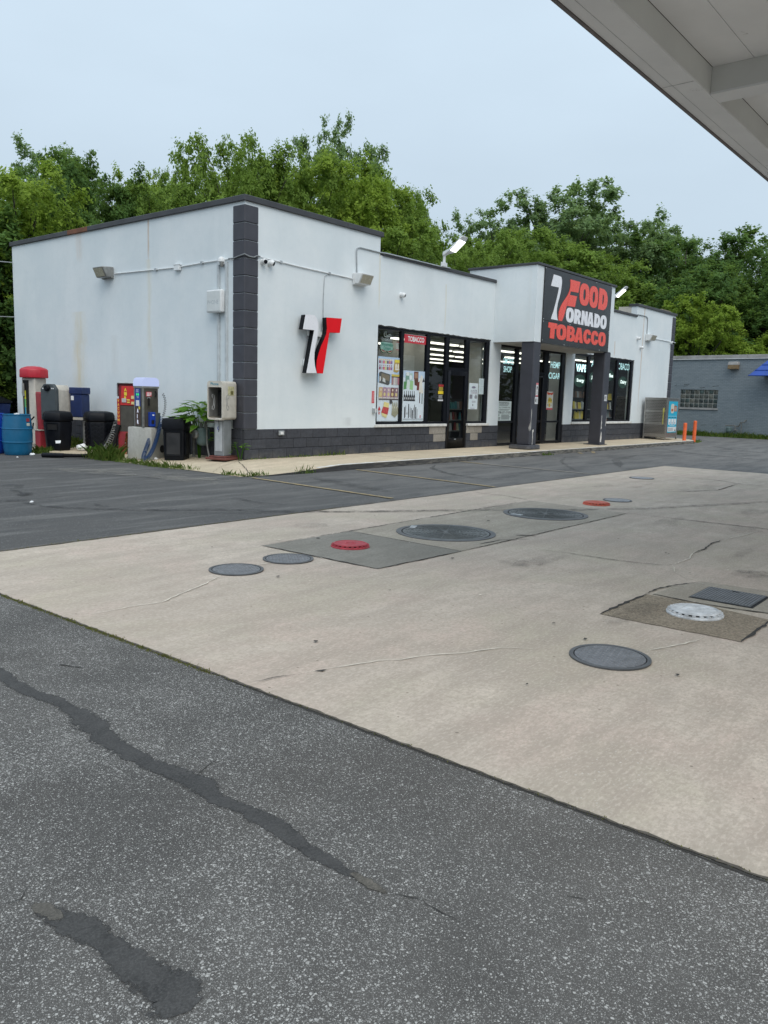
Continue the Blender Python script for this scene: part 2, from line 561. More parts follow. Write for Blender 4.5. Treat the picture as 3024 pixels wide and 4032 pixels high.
M_BASE3 = m_painted_block('charcoal_block_pale', (0.055, 0.058, 0.069))
M_QUOIN = simple('charcoal_quoin', (0.052, 0.053, 0.066), 0.6, var=0.15, scale=5, bump=0.25, bscale=70)
M_BARE = m_concrete('bare_block', (0.36, 0.335, 0.30), 0.9, 0.3)
M_MORTAR = simple('mortar', (0.040, 0.042, 0.05), 0.9, bump=0.3)
M_COPING = simple('dark_coping_metal', (0.055, 0.056, 0.062), 0.5, 0.2, var=0.25, scale=3)
M_COPR = simple('rusty_coping_metal', (0.17, 0.075, 0.045), 0.8, 0.1, var=0.3, scale=4)
M_FRAME = simple('black_aluminium', (0.007, 0.008, 0.012), 0.35, 0.0, var=0.2, spec=0.16)
M_PILLAR = simple('charcoal_pillar', (0.050, 0.052, 0.066), 0.55, var=0.12, scale=4, bump=0.12)
M_CHIP = simple('chipped_plaster', (0.66, 0.64, 0.60), 0.85, var=0.2)
M_SOFFIT = simple('soffit_board', (0.42, 0.40, 0.37), 0.8, var=0.15, scale=3)
M_WHITE = simple('white_paint', (0.76, 0.77, 0.77), 0.5, var=0.06)
M_WHITE_M = simple('white_metal', (0.72, 0.74, 0.75), 0.35, var=0.08)
M_SILL = simple('sill_stone', (0.66, 0.66, 0.64), 0.75, var=0.12, dirt=0.25)
M_GALV = simple('galvanised_steel', (0.42, 0.44, 0.45), 0.42, 0.6, var=0.2)
M_GREYP = simple('grey_paint', (0.20, 0.215, 0.225), 0.55, var=0.12)
M_STEEL = simple('brushed_steel', (0.40, 0.39, 0.375), 0.36, 0.85, var=0.15, scale=14)
M_STEEL_D = simple('dull_steel', (0.30, 0.30, 0.29), 0.45, 0.5, var=0.2, scale=10)
M_BLACK = simple('black_plastic', (0.005, 0.006, 0.009), 0.45, var=0.3, scale=6, spec=0.2)
M_BLACKR = simple('black_rubber', (0.007, 0.007, 0.008), 0.6, var=0.3, spec=0.25)
M_DARKIN = simple('dark_inside', (0.006, 0.006, 0.007), 0.8)
M_RED = simple('red_paint', (0.46, 0.018, 0.035), 0.38, var=0.12)
M_REDF = simple('faded_red_paint', (0.30, 0.022, 0.035), 0.55, var=0.22, scale=5, dirt=0.3)
M_REDSIGN = simple('red_sign_face', (0.80, 0.010, 0.018), 0.5, var=0.02, spec=0.15)
M_REDLET = simple('red_vinyl', (0.86, 0.085, 0.055), 0.3, var=0.04)
M_WHLET = simple('white_vinyl', (0.82, 0.82, 0.86), 0.32, var=0.03)
M_BLKSIGN = simple('black_sign_panel', (0.018, 0.018, 0.020), 0.30, var=0.25, scale=1.2, spec=0.45)
M_BLUEB = simple('blue_barrel_plastic', (0.006, 0.06, 0.42), 0.4, var=0.12, scale=4)
M_TEALB = simple('teal_barrel_plastic', (0.004, 0.11, 0.23), 0.4, var=0.14, scale=4)
M_NAVY = simple('navy_plastic', (0.008, 0.022, 0.095), 0.45, var=0.2)
M_BEIGE = simple('beige_panel', (0.55, 0.52, 0.46), 0.55, var=0.1, dirt=0.25)
M_CAB = simple('dark_green_grey_panel', (0.060, 0.072, 0.078), 0.5, var=0.12)
M_BRONZE = simple('bronze_panel', (0.090, 0.083, 0.070), 0.35, 0.35, var=0.15)
M_AIRBLK = m_concrete('white_block_concrete', (0.50, 0.50, 0.475), 0.7, 0.2)
M_BLUEP = simple('blue_print', (0.012, 0.05, 0.33), 0.35)
M_YELP = simple('yellow_print', (0.75, 0.60, 0.05), 0.45)
M_PAPER = simple('paper_white', (0.80, 0.81, 0.82), 0.6, var=0.04)
M_ORANGE = simple('orange_paint', (0.83, 0.15, 0.045), 0.5, var=0.12, scale=8)
M_BRICKR = simple('red_brown_wood', (0.14, 0.045, 0.035), 0.7, var=0.3)
M_HOSEB = simple('blue_air_hose', (0.008, 0.05, 0.16), 0.35)
M_GASG = simple('meter_green_grey', (0.115, 0.165, 0.165), 0.5, var=0.2, dirt=0.2)
M_PIPE = simple('weathered_pipe', (0.20, 0.20, 0.19), 0.55, 0.3, var=0.3, scale=12, dirt=0.4)
M_LINE = None
def m_line():
    t = NT('worn_yellow_paint')
    n = t.noise(scale=14, detail=6, rough=0.75)
    n2 = t.noise(scale=90, detail=3, rough=0.7)
    f = t.math('ADD', t.math('MULTIPLY', n, 0.65), t.math('MULTIPLY', n2, 0.45))
    c = t.mix(t.ramp(f, 0.44, 0.60), (0.13, 0.125, 0.11), (0.38, 0.285, 0.14))
    t.bsdf(c, 0.85)
    return t.m
M_LINE = m_line()
M_LINEF = simple('faded_line_paint', (0.26, 0.235, 0.20), 0.85, var=0.2, scale=30)
M_CRACK = simple('crack_dark', (0.035, 0.033, 0.030), 0.95)
M_CRACKL = simple('crack_filled_pale', (0.62, 0.57, 0.48), 0.9, var=0.2, scale=20)
M_GRIT = simple('grit_brown', (0.085, 0.075, 0.062), 0.95, var=0.4, scale=40, bump=0.5)
def m_ragged(name, ca, cb, rough_grain):
    """a skin of filler whose rim breaks up; the vertex value 'body' runs from 0 at its rim to 1 inside"""
    t = NT(name)
    n = t.noise(scale=9, detail=5, rough=0.65)
    c = t.mix(t.ramp(n, 0.35, 0.7), ca, cb)
    f = t.noise(scale=150, detail=3, rough=0.7)
    c = t.mix(t.ramp(f, 0.42, 0.75, 0, 0.6), c, tuple(x * 2.0 for x in cb))
    at = t.n('ShaderNodeAttribute', attribute_name='body')
    e = t.math('ADD', t.math('MULTIPLY', t.noise(scale=34, detail=6, rough=0.75), 2.2), t.math('MULTIPLY', t.noise(scale=9, detail=3), 1.2))
    a = t.ramp(t.math('ADD', at.outputs['Fac'], t.math('SUBTRACT', e, 1.7)), 0.34, 0.58)
    p = t.bsdf(c, 0.8, 0, t.bump(t.math('ADD', f, t.math('MULTIPLY', n, 2)), 0.6, 0.006), 0.3, link=False)
    tr = t.n('ShaderNodeBsdfTransparent')
    mx = t.n('ShaderNodeMixShader')
    t.link(a, mx.inputs[0]); t.link(tr.outputs[0], mx.inputs[1]); t.link(p.outputs[0], mx.inputs[2])
    t.link(mx.outputs[0], t.out.inputs['Surface'])
    return t.m
M_TAR = m_ragged('patching_tar', (0.034, 0.034, 0.034), (0.064, 0.063, 0.062), 1)
M_TARG = m_ragged('gritty_filler', (0.06, 0.056, 0.048), (0.12, 0.11, 0.095), 1)
M_TARB = m_ragged('brown_filler', (0.070, 0.066, 0.059), (0.105, 0.097, 0.085), 1)
def m_skid(name, alpha):
    t = NT(name)
    n = t.noise(t.mapv(t.pos(), (3, 3, 1)), 3, 5, 0.7)
    n2 = t.noise(scale=90, detail=2)
    a = t.math('MULTIPLY', t.math('MULTIPLY', t.ramp(n, 0.35, 0.62), t.ramp(n2, 0.3, 0.6, 0.35, 1)), alpha)
    p = t.bsdf((0.030, 0.030, 0.032), 0.9, link=False)
    tr = t.n('ShaderNodeBsdfTransparent')
    mx = t.n('ShaderNodeMixShader')
    t.link(a, mx.inputs[0]); t.link(tr.outputs[0], mx.inputs[1]); t.link(p.outputs[0], mx.inputs[2])
    t.link(mx.outputs[0], t.out.inputs['Surface'])
    return t.m
M_SKID = m_skid('tyre_rubber_mark', 0.75)
M_STAIN = m_skid('faint_oil_stain', 0.20)
M_SKIDF = m_skid('faint_tyre_mark', 0.42)
def m_dust():
    t = NT('pale_dust')
    n = t.noise(t.mapv(t.pos(), (1.2, 1.2, 1)), 2.4, 6, 0.7)
    n2 = t.noise(scale=70, detail=2)
    a = t.math('MULTIPLY', t.math('MULTIPLY', t.ramp(n, 0.45, 0.7), t.ramp(n2, 0.3, 0.6, 0.3, 1)), 0.6)
    p = t.bsdf((0.33, 0.31, 0.27), 0.95, link=False)
    tr = t.n('ShaderNodeBsdfTransparent')
    mx = t.n('ShaderNodeMixShader')
    t.link(a, mx.inputs[0]); t.link(tr.outputs[0], mx.inputs[1]); t.link(p.outputs[0], mx.inputs[2])
    t.link(mx.outputs[0], t.out.inputs['Surface'])
    return t.m
M_DUST = m_dust()
def m_iron(name, col, rings=False):
    t = NT(name)
    p = t.obj()
    if rings:
        ln = t.n('ShaderNodeVectorMath', operation='LENGTH')
        t.link(p, ln.inputs[0])
        s = t.math('SINE', t.math('MULTIPLY', ln.outputs['Value'], 95.0))
        h = s
    else:
        v = t.voro(t.mapv(p, (1, 1, 0)), 26, rand=0.0)
        h = t.math('LESS_THAN', v.outputs['Distance'], 0.22)
    n = t.noise(scale=16, detail=5, rough=0.65)
    c = t.mix(t.ramp(n, 0.3, 0.7), tuple(x * 0.75 for x in col), tuple(x * 1.25 for x in col))
    c = t.mix(t.math('MULTIPLY', h, 0.22), c, tuple(min(1, x * 1.9) for x in col))
    t.bsdf(c, 0.5, 0.35, t.bump(h, 0.5, 0.004))
    return t.m
M_IRON = m_iron('iron_cover', (0.165, 0.168, 0.178))
M_IRONB = m_iron('iron_cover_ringed', (0.125, 0.132, 0.130), True)
M_IRONL = m_iron('iron_cover_pale', (0.28, 0.285, 0.295))
M_RIM = simple('iron_rim', (0.10, 0.103, 0.108), 0.5, 0.3, var=0.3)
M_REDCOV = simple('red_cover_paint', (0.36, 0.035, 0.05), 0.6, var=0.25, scale=12, dirt=0.25)
M_ORCOV = simple('orange_red_cover_paint', (0.50, 0.10, 0.06), 0.6, var=0.25, scale=12)
M_WHCOV = simple('white_cover_paint', (0.58, 0.59, 0.60), 0.65, var=0.3, scale=10, dirt=0.75)
def m_glass():
    t = NT('shop_glass')
    tr = t.n('ShaderNodeBsdfTransparent')
    tr.inputs[0].default_value = (0.84, 0.885, 0.865, 1)
    gl = t.n('ShaderNodeBsdfGlossy')
    gl.inputs['Roughness'].default_value = 0.015
    fr = t.n('ShaderNodeFresnel')
    bf = t.n('ShaderNodeNewGeometry').outputs['Backfacing']
    t.link(t.ramp(bf, 0, 1, 1.5, 1 / 1.5), fr.inputs['IOR'])
    mx = t.n('ShaderNodeMixShader')
    t.link(fr.outputs[0], mx.inputs[0]); t.link(tr.outputs[0], mx.inputs[1]); t.link(gl.outputs[0], mx.inputs[2])
    t.link(mx.outputs[0], t.out.inputs['Surface'])
    return t.m
M_GLASS = m_glass()
def emis(name, col, k):
    t = NT(name)
    t.bsdf((0.02, 0.02, 0.02), 0.5, emit=col, estr=k)
    return t.m
M_TUBE = emis('fluorescent_tube', (1.0, 0.96, 0.84), 2.3)
M_LED = emis('led_lamp', (1.0, 1.0, 1.0), 5.0)
M_NEON = emis('led_sign_white', (0.85, 1.0, 0.97), 1.6)
M_NEONC = emis('led_sign_cyan', (0.55, 0.90, 0.95), 1.0)
M_NEONV = emis('led_sign_bright', (0.62, 0.95, 1.0), 2.2)
M_NEONY = emis('led_sign_yellow', (1.0, 0.75, 0.15), 1.2)
M_NEONG = emis('led_sign_green', (0.0, 0.10, 0.05), 0.25)
M_AIRGLOW = emis('lit_air_cap', (0.55, 0.65, 1.0), 0.75)
M_AIRLET = emis('lit_air_letter', (0.75, 0.82, 1.0), 1.0)
M_GREENLED = emis('green_led', (0.05, 0.9, 0.25), 0.8)

def m_leaf(name, a, b, c):
    t = NT(name)
    at = t.n('ShaderNodeAttribute', attribute_name='tone')
    col = t.mix(t.ramp(at.outputs['Fac'], 0.0, 0.5), a, b)
    col = t.mix(t.ramp(at.outputs['Fac'], 0.5, 1.0), col, c)
    p = t.bsdf(col, 0.6, 0, None, 0.12, link=False)
    tl = t.n('ShaderNodeBsdfTranslucent')
    t.put(tl.inputs[0], t.mix(0.35, col, (0.34, 0.46, 0.08)))
    mx = t.n('ShaderNodeMixShader')
    mx.inputs[0].default_value = 0.48
    t.link(p.outputs[0], mx.inputs[1]); t.link(tl.outputs[0], mx.inputs[2])
    t.link(mx.outputs[0], t.out.inputs['Surface'])
    return t.m
M_LEAF_D = m_leaf('leaf_dark', (0.058, 0.115, 0.036), (0.095, 0.18, 0.050), (0.15, 0.26, 0.068))
M_LEAF_M = m_leaf('leaf_mid', (0.115, 0.19, 0.038), (0.18, 0.28, 0.052), (0.26, 0.38, 0.08))
M_LEAF_Y = m_leaf('leaf_yellow_green', (0.15, 0.23, 0.034), (0.235, 0.34, 0.046), (0.33, 0.45, 0.07))
M_LEAF_C = m_leaf('leaf_grey_green', (0.115, 0.185, 0.085), (0.18, 0.275, 0.12), (0.265, 0.38, 0.17))
M_LEAF_A = m_leaf('leaf_autumn', (0.16, 0.16, 0.02), (0.42, 0.30, 0.03), (0.50, 0.27, 0.04))
M_BARK = simple('bark', (0.055, 0.048, 0.040), 0.9, var=0.35, scale=6, bump=0.6, bscale=18)
M_GRASS = m_leaf('grass_blade', (0.07, 0.13, 0.025), (0.12, 0.21, 0.045), (0.24, 0.27, 0.08))
M_MOSS = m_leaf('moss', (0.11, 0.11, 0.035), (0.19, 0.19, 0.06), (0.18, 0.14, 0.075))
M_BROAD = m_leaf('broad_leaf', (0.05, 0.14, 0.015), (0.085, 0.21, 0.022), (0.13, 0.29, 0.04))
M_SPIKE = m_leaf('red_seed_spike', (0.12, 0.03, 0.015), (0.2, 0.06, 0.02), (0.28, 0.1, 0.03))
def m_soil():
    t = NT('soil_and_scrub')
    n = t.noise(scale=0.7, detail=6, rough=0.7)
    c = t.mix(t.ramp(n, 0.35, 0.65), (0.055, 0.045, 0.03), (0.06, 0.085, 0.03))
    t.bsdf(c, 0.95, 0, t.bump(t.noise(scale=8, detail=4), 0.6, 0.05))
    return t.m
M_SOIL = m_soil()
def m_brick_grey():
    t = NT('grey_painted_brick')
    p = t.pos()
    s = t.sep(p)
    cb = t.n('ShaderNodeCombineXYZ')
    t.link(s[1], cb.inputs[0]); t.link(s[2], cb.inputs[1])
    b = t.n('ShaderNodeTexBrick')
    t.link(cb.outputs[0], b.inputs['Vector'])
    b.inputs['Scale'].default_value = 1.0
    b.inputs['Brick Width'].default_value = 0.21
    b.inputs['Row Height'].default_value = 0.075
    b.inputs['Mortar Size'].default_value = 0.010
    b.inputs['Color1'].default_value = (0.195, 0.235, 0.262, 1)
    b.inputs['Color2'].default_value = (0.245, 0.285, 0.31, 1)
    b.inputs['Mortar'].default_value = (0.15, 0.18, 0.205, 1)
    n = t.noise(t.mapv(p, (1, 1.0, 5)), 1.6, 6, 0.7)
    c = t.mix(t.ramp(n, 0.35, 0.7, 0, 0.5), b.outputs['Color'], (0.27, 0.305, 0.325))
    n3 = t.noise(t.mapv(p, (1, 0.8, 7)), 2.5, 5, 0.7)
    c = t.mix(t.ramp(n3, 0.60, 0.72, 0, 0.4), c, (0.11, 0.13, 0.145))
    t.bsdf(c, 0.7, 0, t.bump(b.outputs['Fac'], 0.5, -0.01))
    return t.m
M_NBRICK = m_brick_grey()
def m_canopy(name, col):
    t = NT(name)
    n = t.noise(scale=0.9, detail=6, rough=0.65)
    c = t.mix(t.ramp(n, 0.3, 0.7), tuple(x * 0.93 for x in col), tuple(x * 1.05 for x in col))
    sp = t.noise(scale=2.6, detail=7, rough=0.75)
    c = t.mix(t.ramp(sp, 0.66, 0.76, 0, 0.65), c, (0.12, 0.115, 0.10))
    t.bsdf(c, 0.55, 0, t.bump(t.noise(scale=60, detail=2), 0.06, 0.003), 0.35)
    return t.m
M_CANS = m_canopy('canopy_painted_steel', (0.76, 0.775, 0.79))
M_CAND = m_canopy('canopy_deck_panel', (0.79, 0.80, 0.81))
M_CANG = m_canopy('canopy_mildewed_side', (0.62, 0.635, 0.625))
M_FASC = simple('canopy_edge_trim', (0.13, 0.115, 0.115), 0.5, var=0.2)
M_AWN = simple('blue_metal_awning', (0.012, 0.06, 0.33), 0.4, var=0.18, scale=3)
M_NBTRIM = simple('weathered_trim', (0.36, 0.35, 0.34), 0.6, var=0.25, scale=2)
M_GBLOCK = simple('glass_block', (0.055, 0.07, 0.068), 0.12, var=0.5, scale=2.5, spec=0.8)
M_GBJOINT = simple('glass_block_joint', (0.36, 0.36, 0.33), 0.8)
M_INWALL = simple('inside_wall_grey', (0.62, 0.60, 0.57), 0.8, var=0.06)
M_INPANEL = simple('inside_panel_pale', (0.78, 0.77, 0.75), 0.7, var=0.05)
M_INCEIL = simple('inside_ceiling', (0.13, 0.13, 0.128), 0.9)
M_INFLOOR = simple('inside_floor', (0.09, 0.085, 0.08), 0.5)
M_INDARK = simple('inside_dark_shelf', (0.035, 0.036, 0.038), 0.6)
M_ROOF = simple('roof_felt', (0.06, 0.06, 0.06), 0.9)
# ------------------------------------------------------------------ ground, lot, pad
GZ = -0.12
def sheet(name, loop, z, m, parent=None, kind=None):
    mb = MB()
    mb.flat([(x, y, z) for x, y in loop])
    o = mb.build(name, m, parent, smooth=False)
    if kind: o['kind'] = kind
    return o
sheet('ground', [(-400, -400), (600, -400), (600, 600), (-400, 600)], -0.19, M_SOIL, kind='structure')
lot = sheet('parking_lot', [(-60, -5.45), (-60, 11), (-1.5, 11), (30, 11), (30, 4.5), (30.2, -60), (8.6, -60), (8.6, -5.45)], GZ, M_LOT, kind='structure')
drive = sheet('asphalt_drive', [(-60, -60), (-8.212, -60), (-8.212, -5.452), (-60, -5.452)], GZ + 0.001, M_DRIVE, kind='structure')
pad = MB()
pad.box(-8.211, 8.55, -60, -5.47, -0.30, GZ + 0.004)
pad = pad.build('concrete_pad', M_CONC, None, smooth=False)
pad['kind'] = 'structure'
jog = random.Random(3)
def ragged(pts, amp, step=0.06, closed=False):
    out = []
    n = len(pts)
    for i in range(n if closed else n - 1):
        a, b = Vector((*pts[i], 0)), Vector((*pts[(i + 1) % n], 0))
        k = max(1, int((b - a).length / step))
        for j in range(k):
            p = a.lerp(b, j / k)
            out.append((p.x + jog.uniform(-amp, amp), p.y + jog.uniform(-amp, amp)))
    if not closed:
        out.append(pts[-1])
    return out
def strip(name, pts, w, z, m, parent, amp=0.004, step=0.06, wvar=0.5, kind=None, taper=True):
    """a narrow ribbon lying on the ground along pts"""
    p = ragged(pts, amp, step)
    L, Rr = [], []
    n = len(p)
    for i in range(n):
        a = Vector(p[max(0, i - 1)]); b = Vector(p[min(n - 1, i + 1)])
        d = (b - a)
        d = d.normalized() if d.length > 1e-9 else Vector((1, 0))
        nn = Vector((-d.y, d.x))
        k = w * 0.5 * (1 + jog.uniform(-wvar, wvar))
        if taper:
            k *= min(1, 0.15 + 4.0 * min(i, n - 1 - i) / n)
        L.append(Vector(p[i]) + nn * k)
        Rr.append(Vector(p[i]) - nn * k)
    mb = MB()
    vs = [(q.x, q.y, z) for q in L] + [(q.x, q.y, z) for q in Rr]
    mb.add(vs, [(i, i + 1, n + i + 1, n + i) for i in range(n - 1)])
    o = mb.build(name, m, parent, smooth=False)
    if kind: o['kind'] = kind
    return o
Z1 = GZ + 0.008
ZD = GZ + 0.003
Z2 = GZ + 0.011
Z3 = GZ + 0.014
sheet('concrete_slab', ragged([(-4.345, -6.80), (-4.395, -8.285), (-0.45, -8.29), (-0.30, -6.75)], 0.006, 0.1, True), Z1, M_CONC_G, pad)
sheet('concrete_slab', ragged([(-5.63, -6.80), (-5.62, -8.24), (-4.41, -8.285), (-4.355, -6.81)], 0.006, 0.1, True), Z1, M_CONC_D, pad)
sheet('concrete_slab', ragged([(-5.62, -10.26), (-5.60, -11.18), (-4.90, -11.18), (-4.80, -10.68), (-4.80, -10.27)], 0.008, 0.06, True), Z1, M_CONC_B, pad)
sheet('concrete_slab', ragged([(-4.76, -10.30), (-4.30, -10.33), (-4.00, -10.46), (-3.95, -11.20), (-4.72, -11.20), (-4.78, -10.66)], 0.008, 0.08, True), Z1, M_CONC_G, pad)
for pts, w, m in [
    ([(-5.64, -6.79), (-4.33, -6.80), (-1.81, -6.745), (-0.29, -6.745)], 0.016, M_CRACK),
    ([(-5.63, -8.245), (-4.42, -8.29)], 0.014, M_CRACK), ([(-4.42, -8.29), (-2.4, -8.295), (-0.45, -8.295)], 0.010, M_CRACK),
    ([(-5.635, -6.8), (-5.625, -8.24)], 0.014, M_CRACK), ([(-4.34, -6.82), (-4.4, -8.28)], 0.007, M_CRACKL),
    ([(-0.29, -6.745), (-0.1, -6.2), (-0.12, -5.5)], 0.012, M_CRACK),
    ([(-0.45, -8.29), (-0.43, -9.2), (-0.4, -10.1), (-0.38, -13)], 0.022, M_CRACK),
    ([(-4.80, -10.26), (-4.55, -10.26), (-4.3, -10.32), (-4.02, -10.44)], 0.016, M_CRACK),
    ([(-5.63, -10.255), (-4.80, -10.265)], 0.024, M_CRACK), ([(-5.61, -11.19), (-4.9, -11.19)], 0.022, M_CRACK), ([(-4.76, -10.30), (-4.80, -10.66), (-4.76, -10.95), (-4.70, -11.2)], 0.012, M_CRACK),
    ([(-3.76, -8.79), (-3.71, -9.06), (-3.69, -9.48), (-3.65, -9.73), (-3.57, -9.96), (-3.47, -10.0)], 0.010, M_CRACK),
    ([(-3.50, -10.0), (-3.72, -10.1), (-3.8, -10.13), (-3.95, -10.27), (-4.01, -10.44)], 0.008, M_CRACKL),
    ([(-3.47, -10.0), (-3.06, -10.0), (-2.77, -9.93), (-2.42, -9.94)], 0.012, M_CRACKL),
    ([(-2.77, -9.93), (-2.42, -9.94), (-2.01, -9.88), (-1.65, -9.9)], 0.016, M_CRACK), ([(-1.65, -9.9), (-1.14, -9.97), (-0.67, -10.0)], 0.010, M_CRACKL),
    ([(2.61, -7.58), (2.96, -7.84), (3.82, -8.17), (5.3, -8.07)], 0.022, M_CRACK), ([(5.64, -6.83), (5.8, -7.47), (5.37, -8.11), (5.32, -8.61)], 0.02, M_CRACK),
    ([(-8.17, -9.55), (-8.0, -9.59), (-7.9, -9.65)], 0.005, M_CRACK),
    ([(-7.9, -9.65), (-7.79, -9.67), (-7.62, -9.73), (-7.47, -9.79), (-7.36, -9.87), (-7.18, -9.94), (-7.03, -10.05), (-6.88, -10.11), (-6.77, -10.17), (-6.66, -10.31)], 0.007, M_CRACKL),
    ([(-7.835, -9.655), (-7.80, -9.675), (-7.77, -9.69)], 0.016, M_CRACK),
    ([(-6.21, -10.82), (-6.01, -10.9), (-5.8, -10.97), (-5.66, -10.98)], 0.008, M_CRACKL),
    ([(-8.12, -7.86), (-7.95, -7.87), (-7.78, -7.87), (-7.56, -7.92), (-7.39, -7.84), (-7.03, -7.70), (-6.72, -7.53)], 0.009, M_CRACKL),
    ([(-6.29, -7.44), (-6.1, -7.45)], 0.012, M_CRACKL), ([(-5.66, -7.45), (-5.64, -7.5)], 0.012, M_CRACK), ([(-3.95, -8.2), (-3.6, -8.22), (-3.3, -8.4)], 0.02, M_CRACK), ([(-3.2, -8.15), (-3.05, -8.35)], 0.03, M_CRACK),
]:
    strip('crack', pts, w, Z2, m, pad, 0.006, 0.05, 0.6)
# gum, leaves and spalls lying about
for i in range(46):
    x = jog.uniform(-8.0, -2.0); y = jog.uniform(-11.8, -6.0)
    r = jog.uniform(0.006, 0.022)
    sheet('spall', [(x + r * jog.uniform(.5, 1.6) * math.cos(a), y + r * jog.uniform(.4, 1.2) * math.sin(a)) for a in [k * math.pi / 3.5 for k in range(7)]], Z3, M_CRACK if i % 3 else M_CRACKL, pad)
for i in range(22):
    x = jog.uniform(-5.5, 4.5); y = jog.uniform(-11.2, -5.9)
    rx_, ry_ = jog.uniform(.08, .45), jog.uniform(.05, .22)
    sheet('oil_stain', ragged([(x + rx_ * jog.uniform(.7, 1.2) * math.cos(a), y + ry_ * jog.uniform(.7, 1.2) * math.sin(a)) for a in [k * math.pi / 6 for k in range(12)]], .012, .05, True), Z3 + 0.0002 * i, M_STAIN, pad)
# tyre grime across the pad and lot
for pts, w, m in [([(-5.5, -4.2), (-1.8, -6.86), (-0.82, -7.62), (0.35, -8.36), (2.65, -9.28), (6, -10.5)], 0.16, M_SKIDF), ([(-6.3, -2.2), (-5.77, -2.43), (-5.18, -2.41)], 0.09, M_SKID),
                  ([(-5.95, -2.3), (-5.87, -2.55), (-5.87, -3.05), (-5.71, -3.37), (-5.33, -3.87), (-4.91, -4.3), (-4.4, -4.63), (-3.91, -5.21), (-3.2, -5.9), (-1.9, -6.7)], 0.10, M_SKID),
                  ([(-5.35, -0.85), (-5.14, -0.73), (-5.03, -0.81), (-5.2, -1.1), (-5.38, -1.22)], 0.16, M_SKIDF), ([(-5.43, -1.6), (-5.42, -1.8), (-5.6, -2.0)], 0.2, M_SKID), ([(-5.38, -1.22), (-5.43, -1.67)], 0.10, M_SKID),
                  ([(-5.3, -3.25), (-5.33, -3.68)], 0.09, M_SKID), ([(-3.49, -3.7), (-3.55, -4.12), (-3.58, -4.53), (-3.43, -4.9)], 0.06, M_SKID), ([(-4.4, 1.0), (-3.2, -0.2), (-2.9, -0.9), (-2.9, -1.7)], 0.08, M_SKIDF),
                  ([(3.6, -2.2), (2.9, -2.6), (2.2, -3.5), (1.9, -4.3), (2.1, -5.2)], 0.10, M_SKID), ([(9.0, -2.6), (7.2, -3.4), (5.4, -4.6), (4.6, -5.4)], 0.10, M_SKIDF), ([(12, -3.4), (9.3, -3.9), (7, -5)], 0.25, M_SKIDF),
                  ([(16, -2.6), (14.4, -4.2), (13.5, -6.5)], 0.3, M_SKIDF), ([(20, -3), (18, -4.4), (16.6, -7)], 0.3, M_SKIDF), ([(-0.6, -2.5), (-0.9, -3.6), (-1.2, -4.8)], 0.3, M_SKIDF)]:
    strip('tyre_mark', pts, w, Z3, m, lot, 0.006, 0.12, 0.25)
sheet('dust_patch', ragged([(-3.4, 1.4), (-2.4, 0.9), (-2.0, -0.6), (-2.1, -2.2), (-2.7, -2.4), (-2.9, -0.9), (-3.5, 0.6)], 0.05, 0.2, True), Z1, M_DUST, lot)
# bay lines
for pts, w, m in [([(-1.5, -1.95), (-1.76, -5.30)], 0.085, M_LINE), ([(1.25, -1.95), (0.85, -5.42)], 0.085, M_LINE), ([(5.0, -1.92), (4.9, -2.6)], 0.09, M_LINE), ([(4.9, -2.6), (4.75, -5.3)], 0.085, M_LINEF),
                  ([(11.15, -1.95), (10.74, -2.25)], 0.10, M_LINE), ([(12.1, -1.95), (11.37, -2.32)], 0.10, M_LINE), ([(24.9, -1.3), (25.4, -4.0), (25.6, -9)], 0.10, M_LINEF)]:
    strip('bay_line', pts, w, Z2, m, lot, 0.004, 0.06, 0.06, taper=False)
# tar patches in the drive
def skin(name, ctr, m, parent, z):
    """ctr: (x, y, half width); a ribbon seven points across whose rim value is 0"""
    ctr = [(x, y, w * 0.80) for x, y, w in ctr]
    pts = []
    for i in range(len(ctr) - 1):
        for k in range(3):
            f = k / 3
            pts.append(tuple(ctr[i][j] * (1 - f) + ctr[i + 1][j] * f for j in range(3)))
    pts.append(ctr[-1])
    off = [(-1.25, 0), (-.85, .42), (-.5, .9), (0, 1), (.5, .9), (.85, .42), (1.25, 0)]
    vs, body, fs = [], [], []
    n = len(pts)
    for i, (x, y, w) in enumerate(pts):
        a_, b_ = Vector(pts[max(0, i - 1)][:2]), Vector(pts[min(n - 1, i + 1)][:2])
        d = (b_ - a_).normalized(); nn = Vector((-d.y, d.x))
        endk = min(1, 2.0 * min(i, n - 1 - i) / 4 + (0 if i in (0, n - 1) else .1))
        for o_, v_ in off:
            vs.append((x + nn.x * w * o_, y + nn.y * w * o_, z)); body.append(v_ * endk)
    for i in range(n - 1):
        for k in range(6):
            fs.append((i * 7 + k, i * 7 + k + 1, i * 7 + 7 + k + 1, i * 7 + 7 + k))
    me = bpy.data.meshes.new(name); me.from_pydata(vs, [], fs)
    at = me.attributes.new('body', 'FLOAT', 'POINT'); at.data.foreach_set('value', body)
    me.materials.append(m)
    return link(name, me, parent)
skin('tar_patch', [(-8.93, -8.20, .05), (-8.96, -8.51, .055), (-8.985, -8.72, .05), (-8.985, -8.90, .055), (-8.955, -9.08, .05), (-8.965, -9.25, .06), (-8.99, -9.42, .085), (-9.03, -9.58, .075), (-9.045, -9.75, .065), (-9.04, -9.92, .06), (-9.025, -10.10, .065), (-9.01, -10.22, .075), (-9.045, -10.35, .045), (-9.02, -10.48, .045), (-9.02, -10.58, .06), (-9.025, -10.68, .055), (-9.05, -10.78, .045), (-9.055, -10.88, .038), (-9.06, -10.97, .032), (-9.06, -11.07, .02)], M_TAR, drive, ZD)
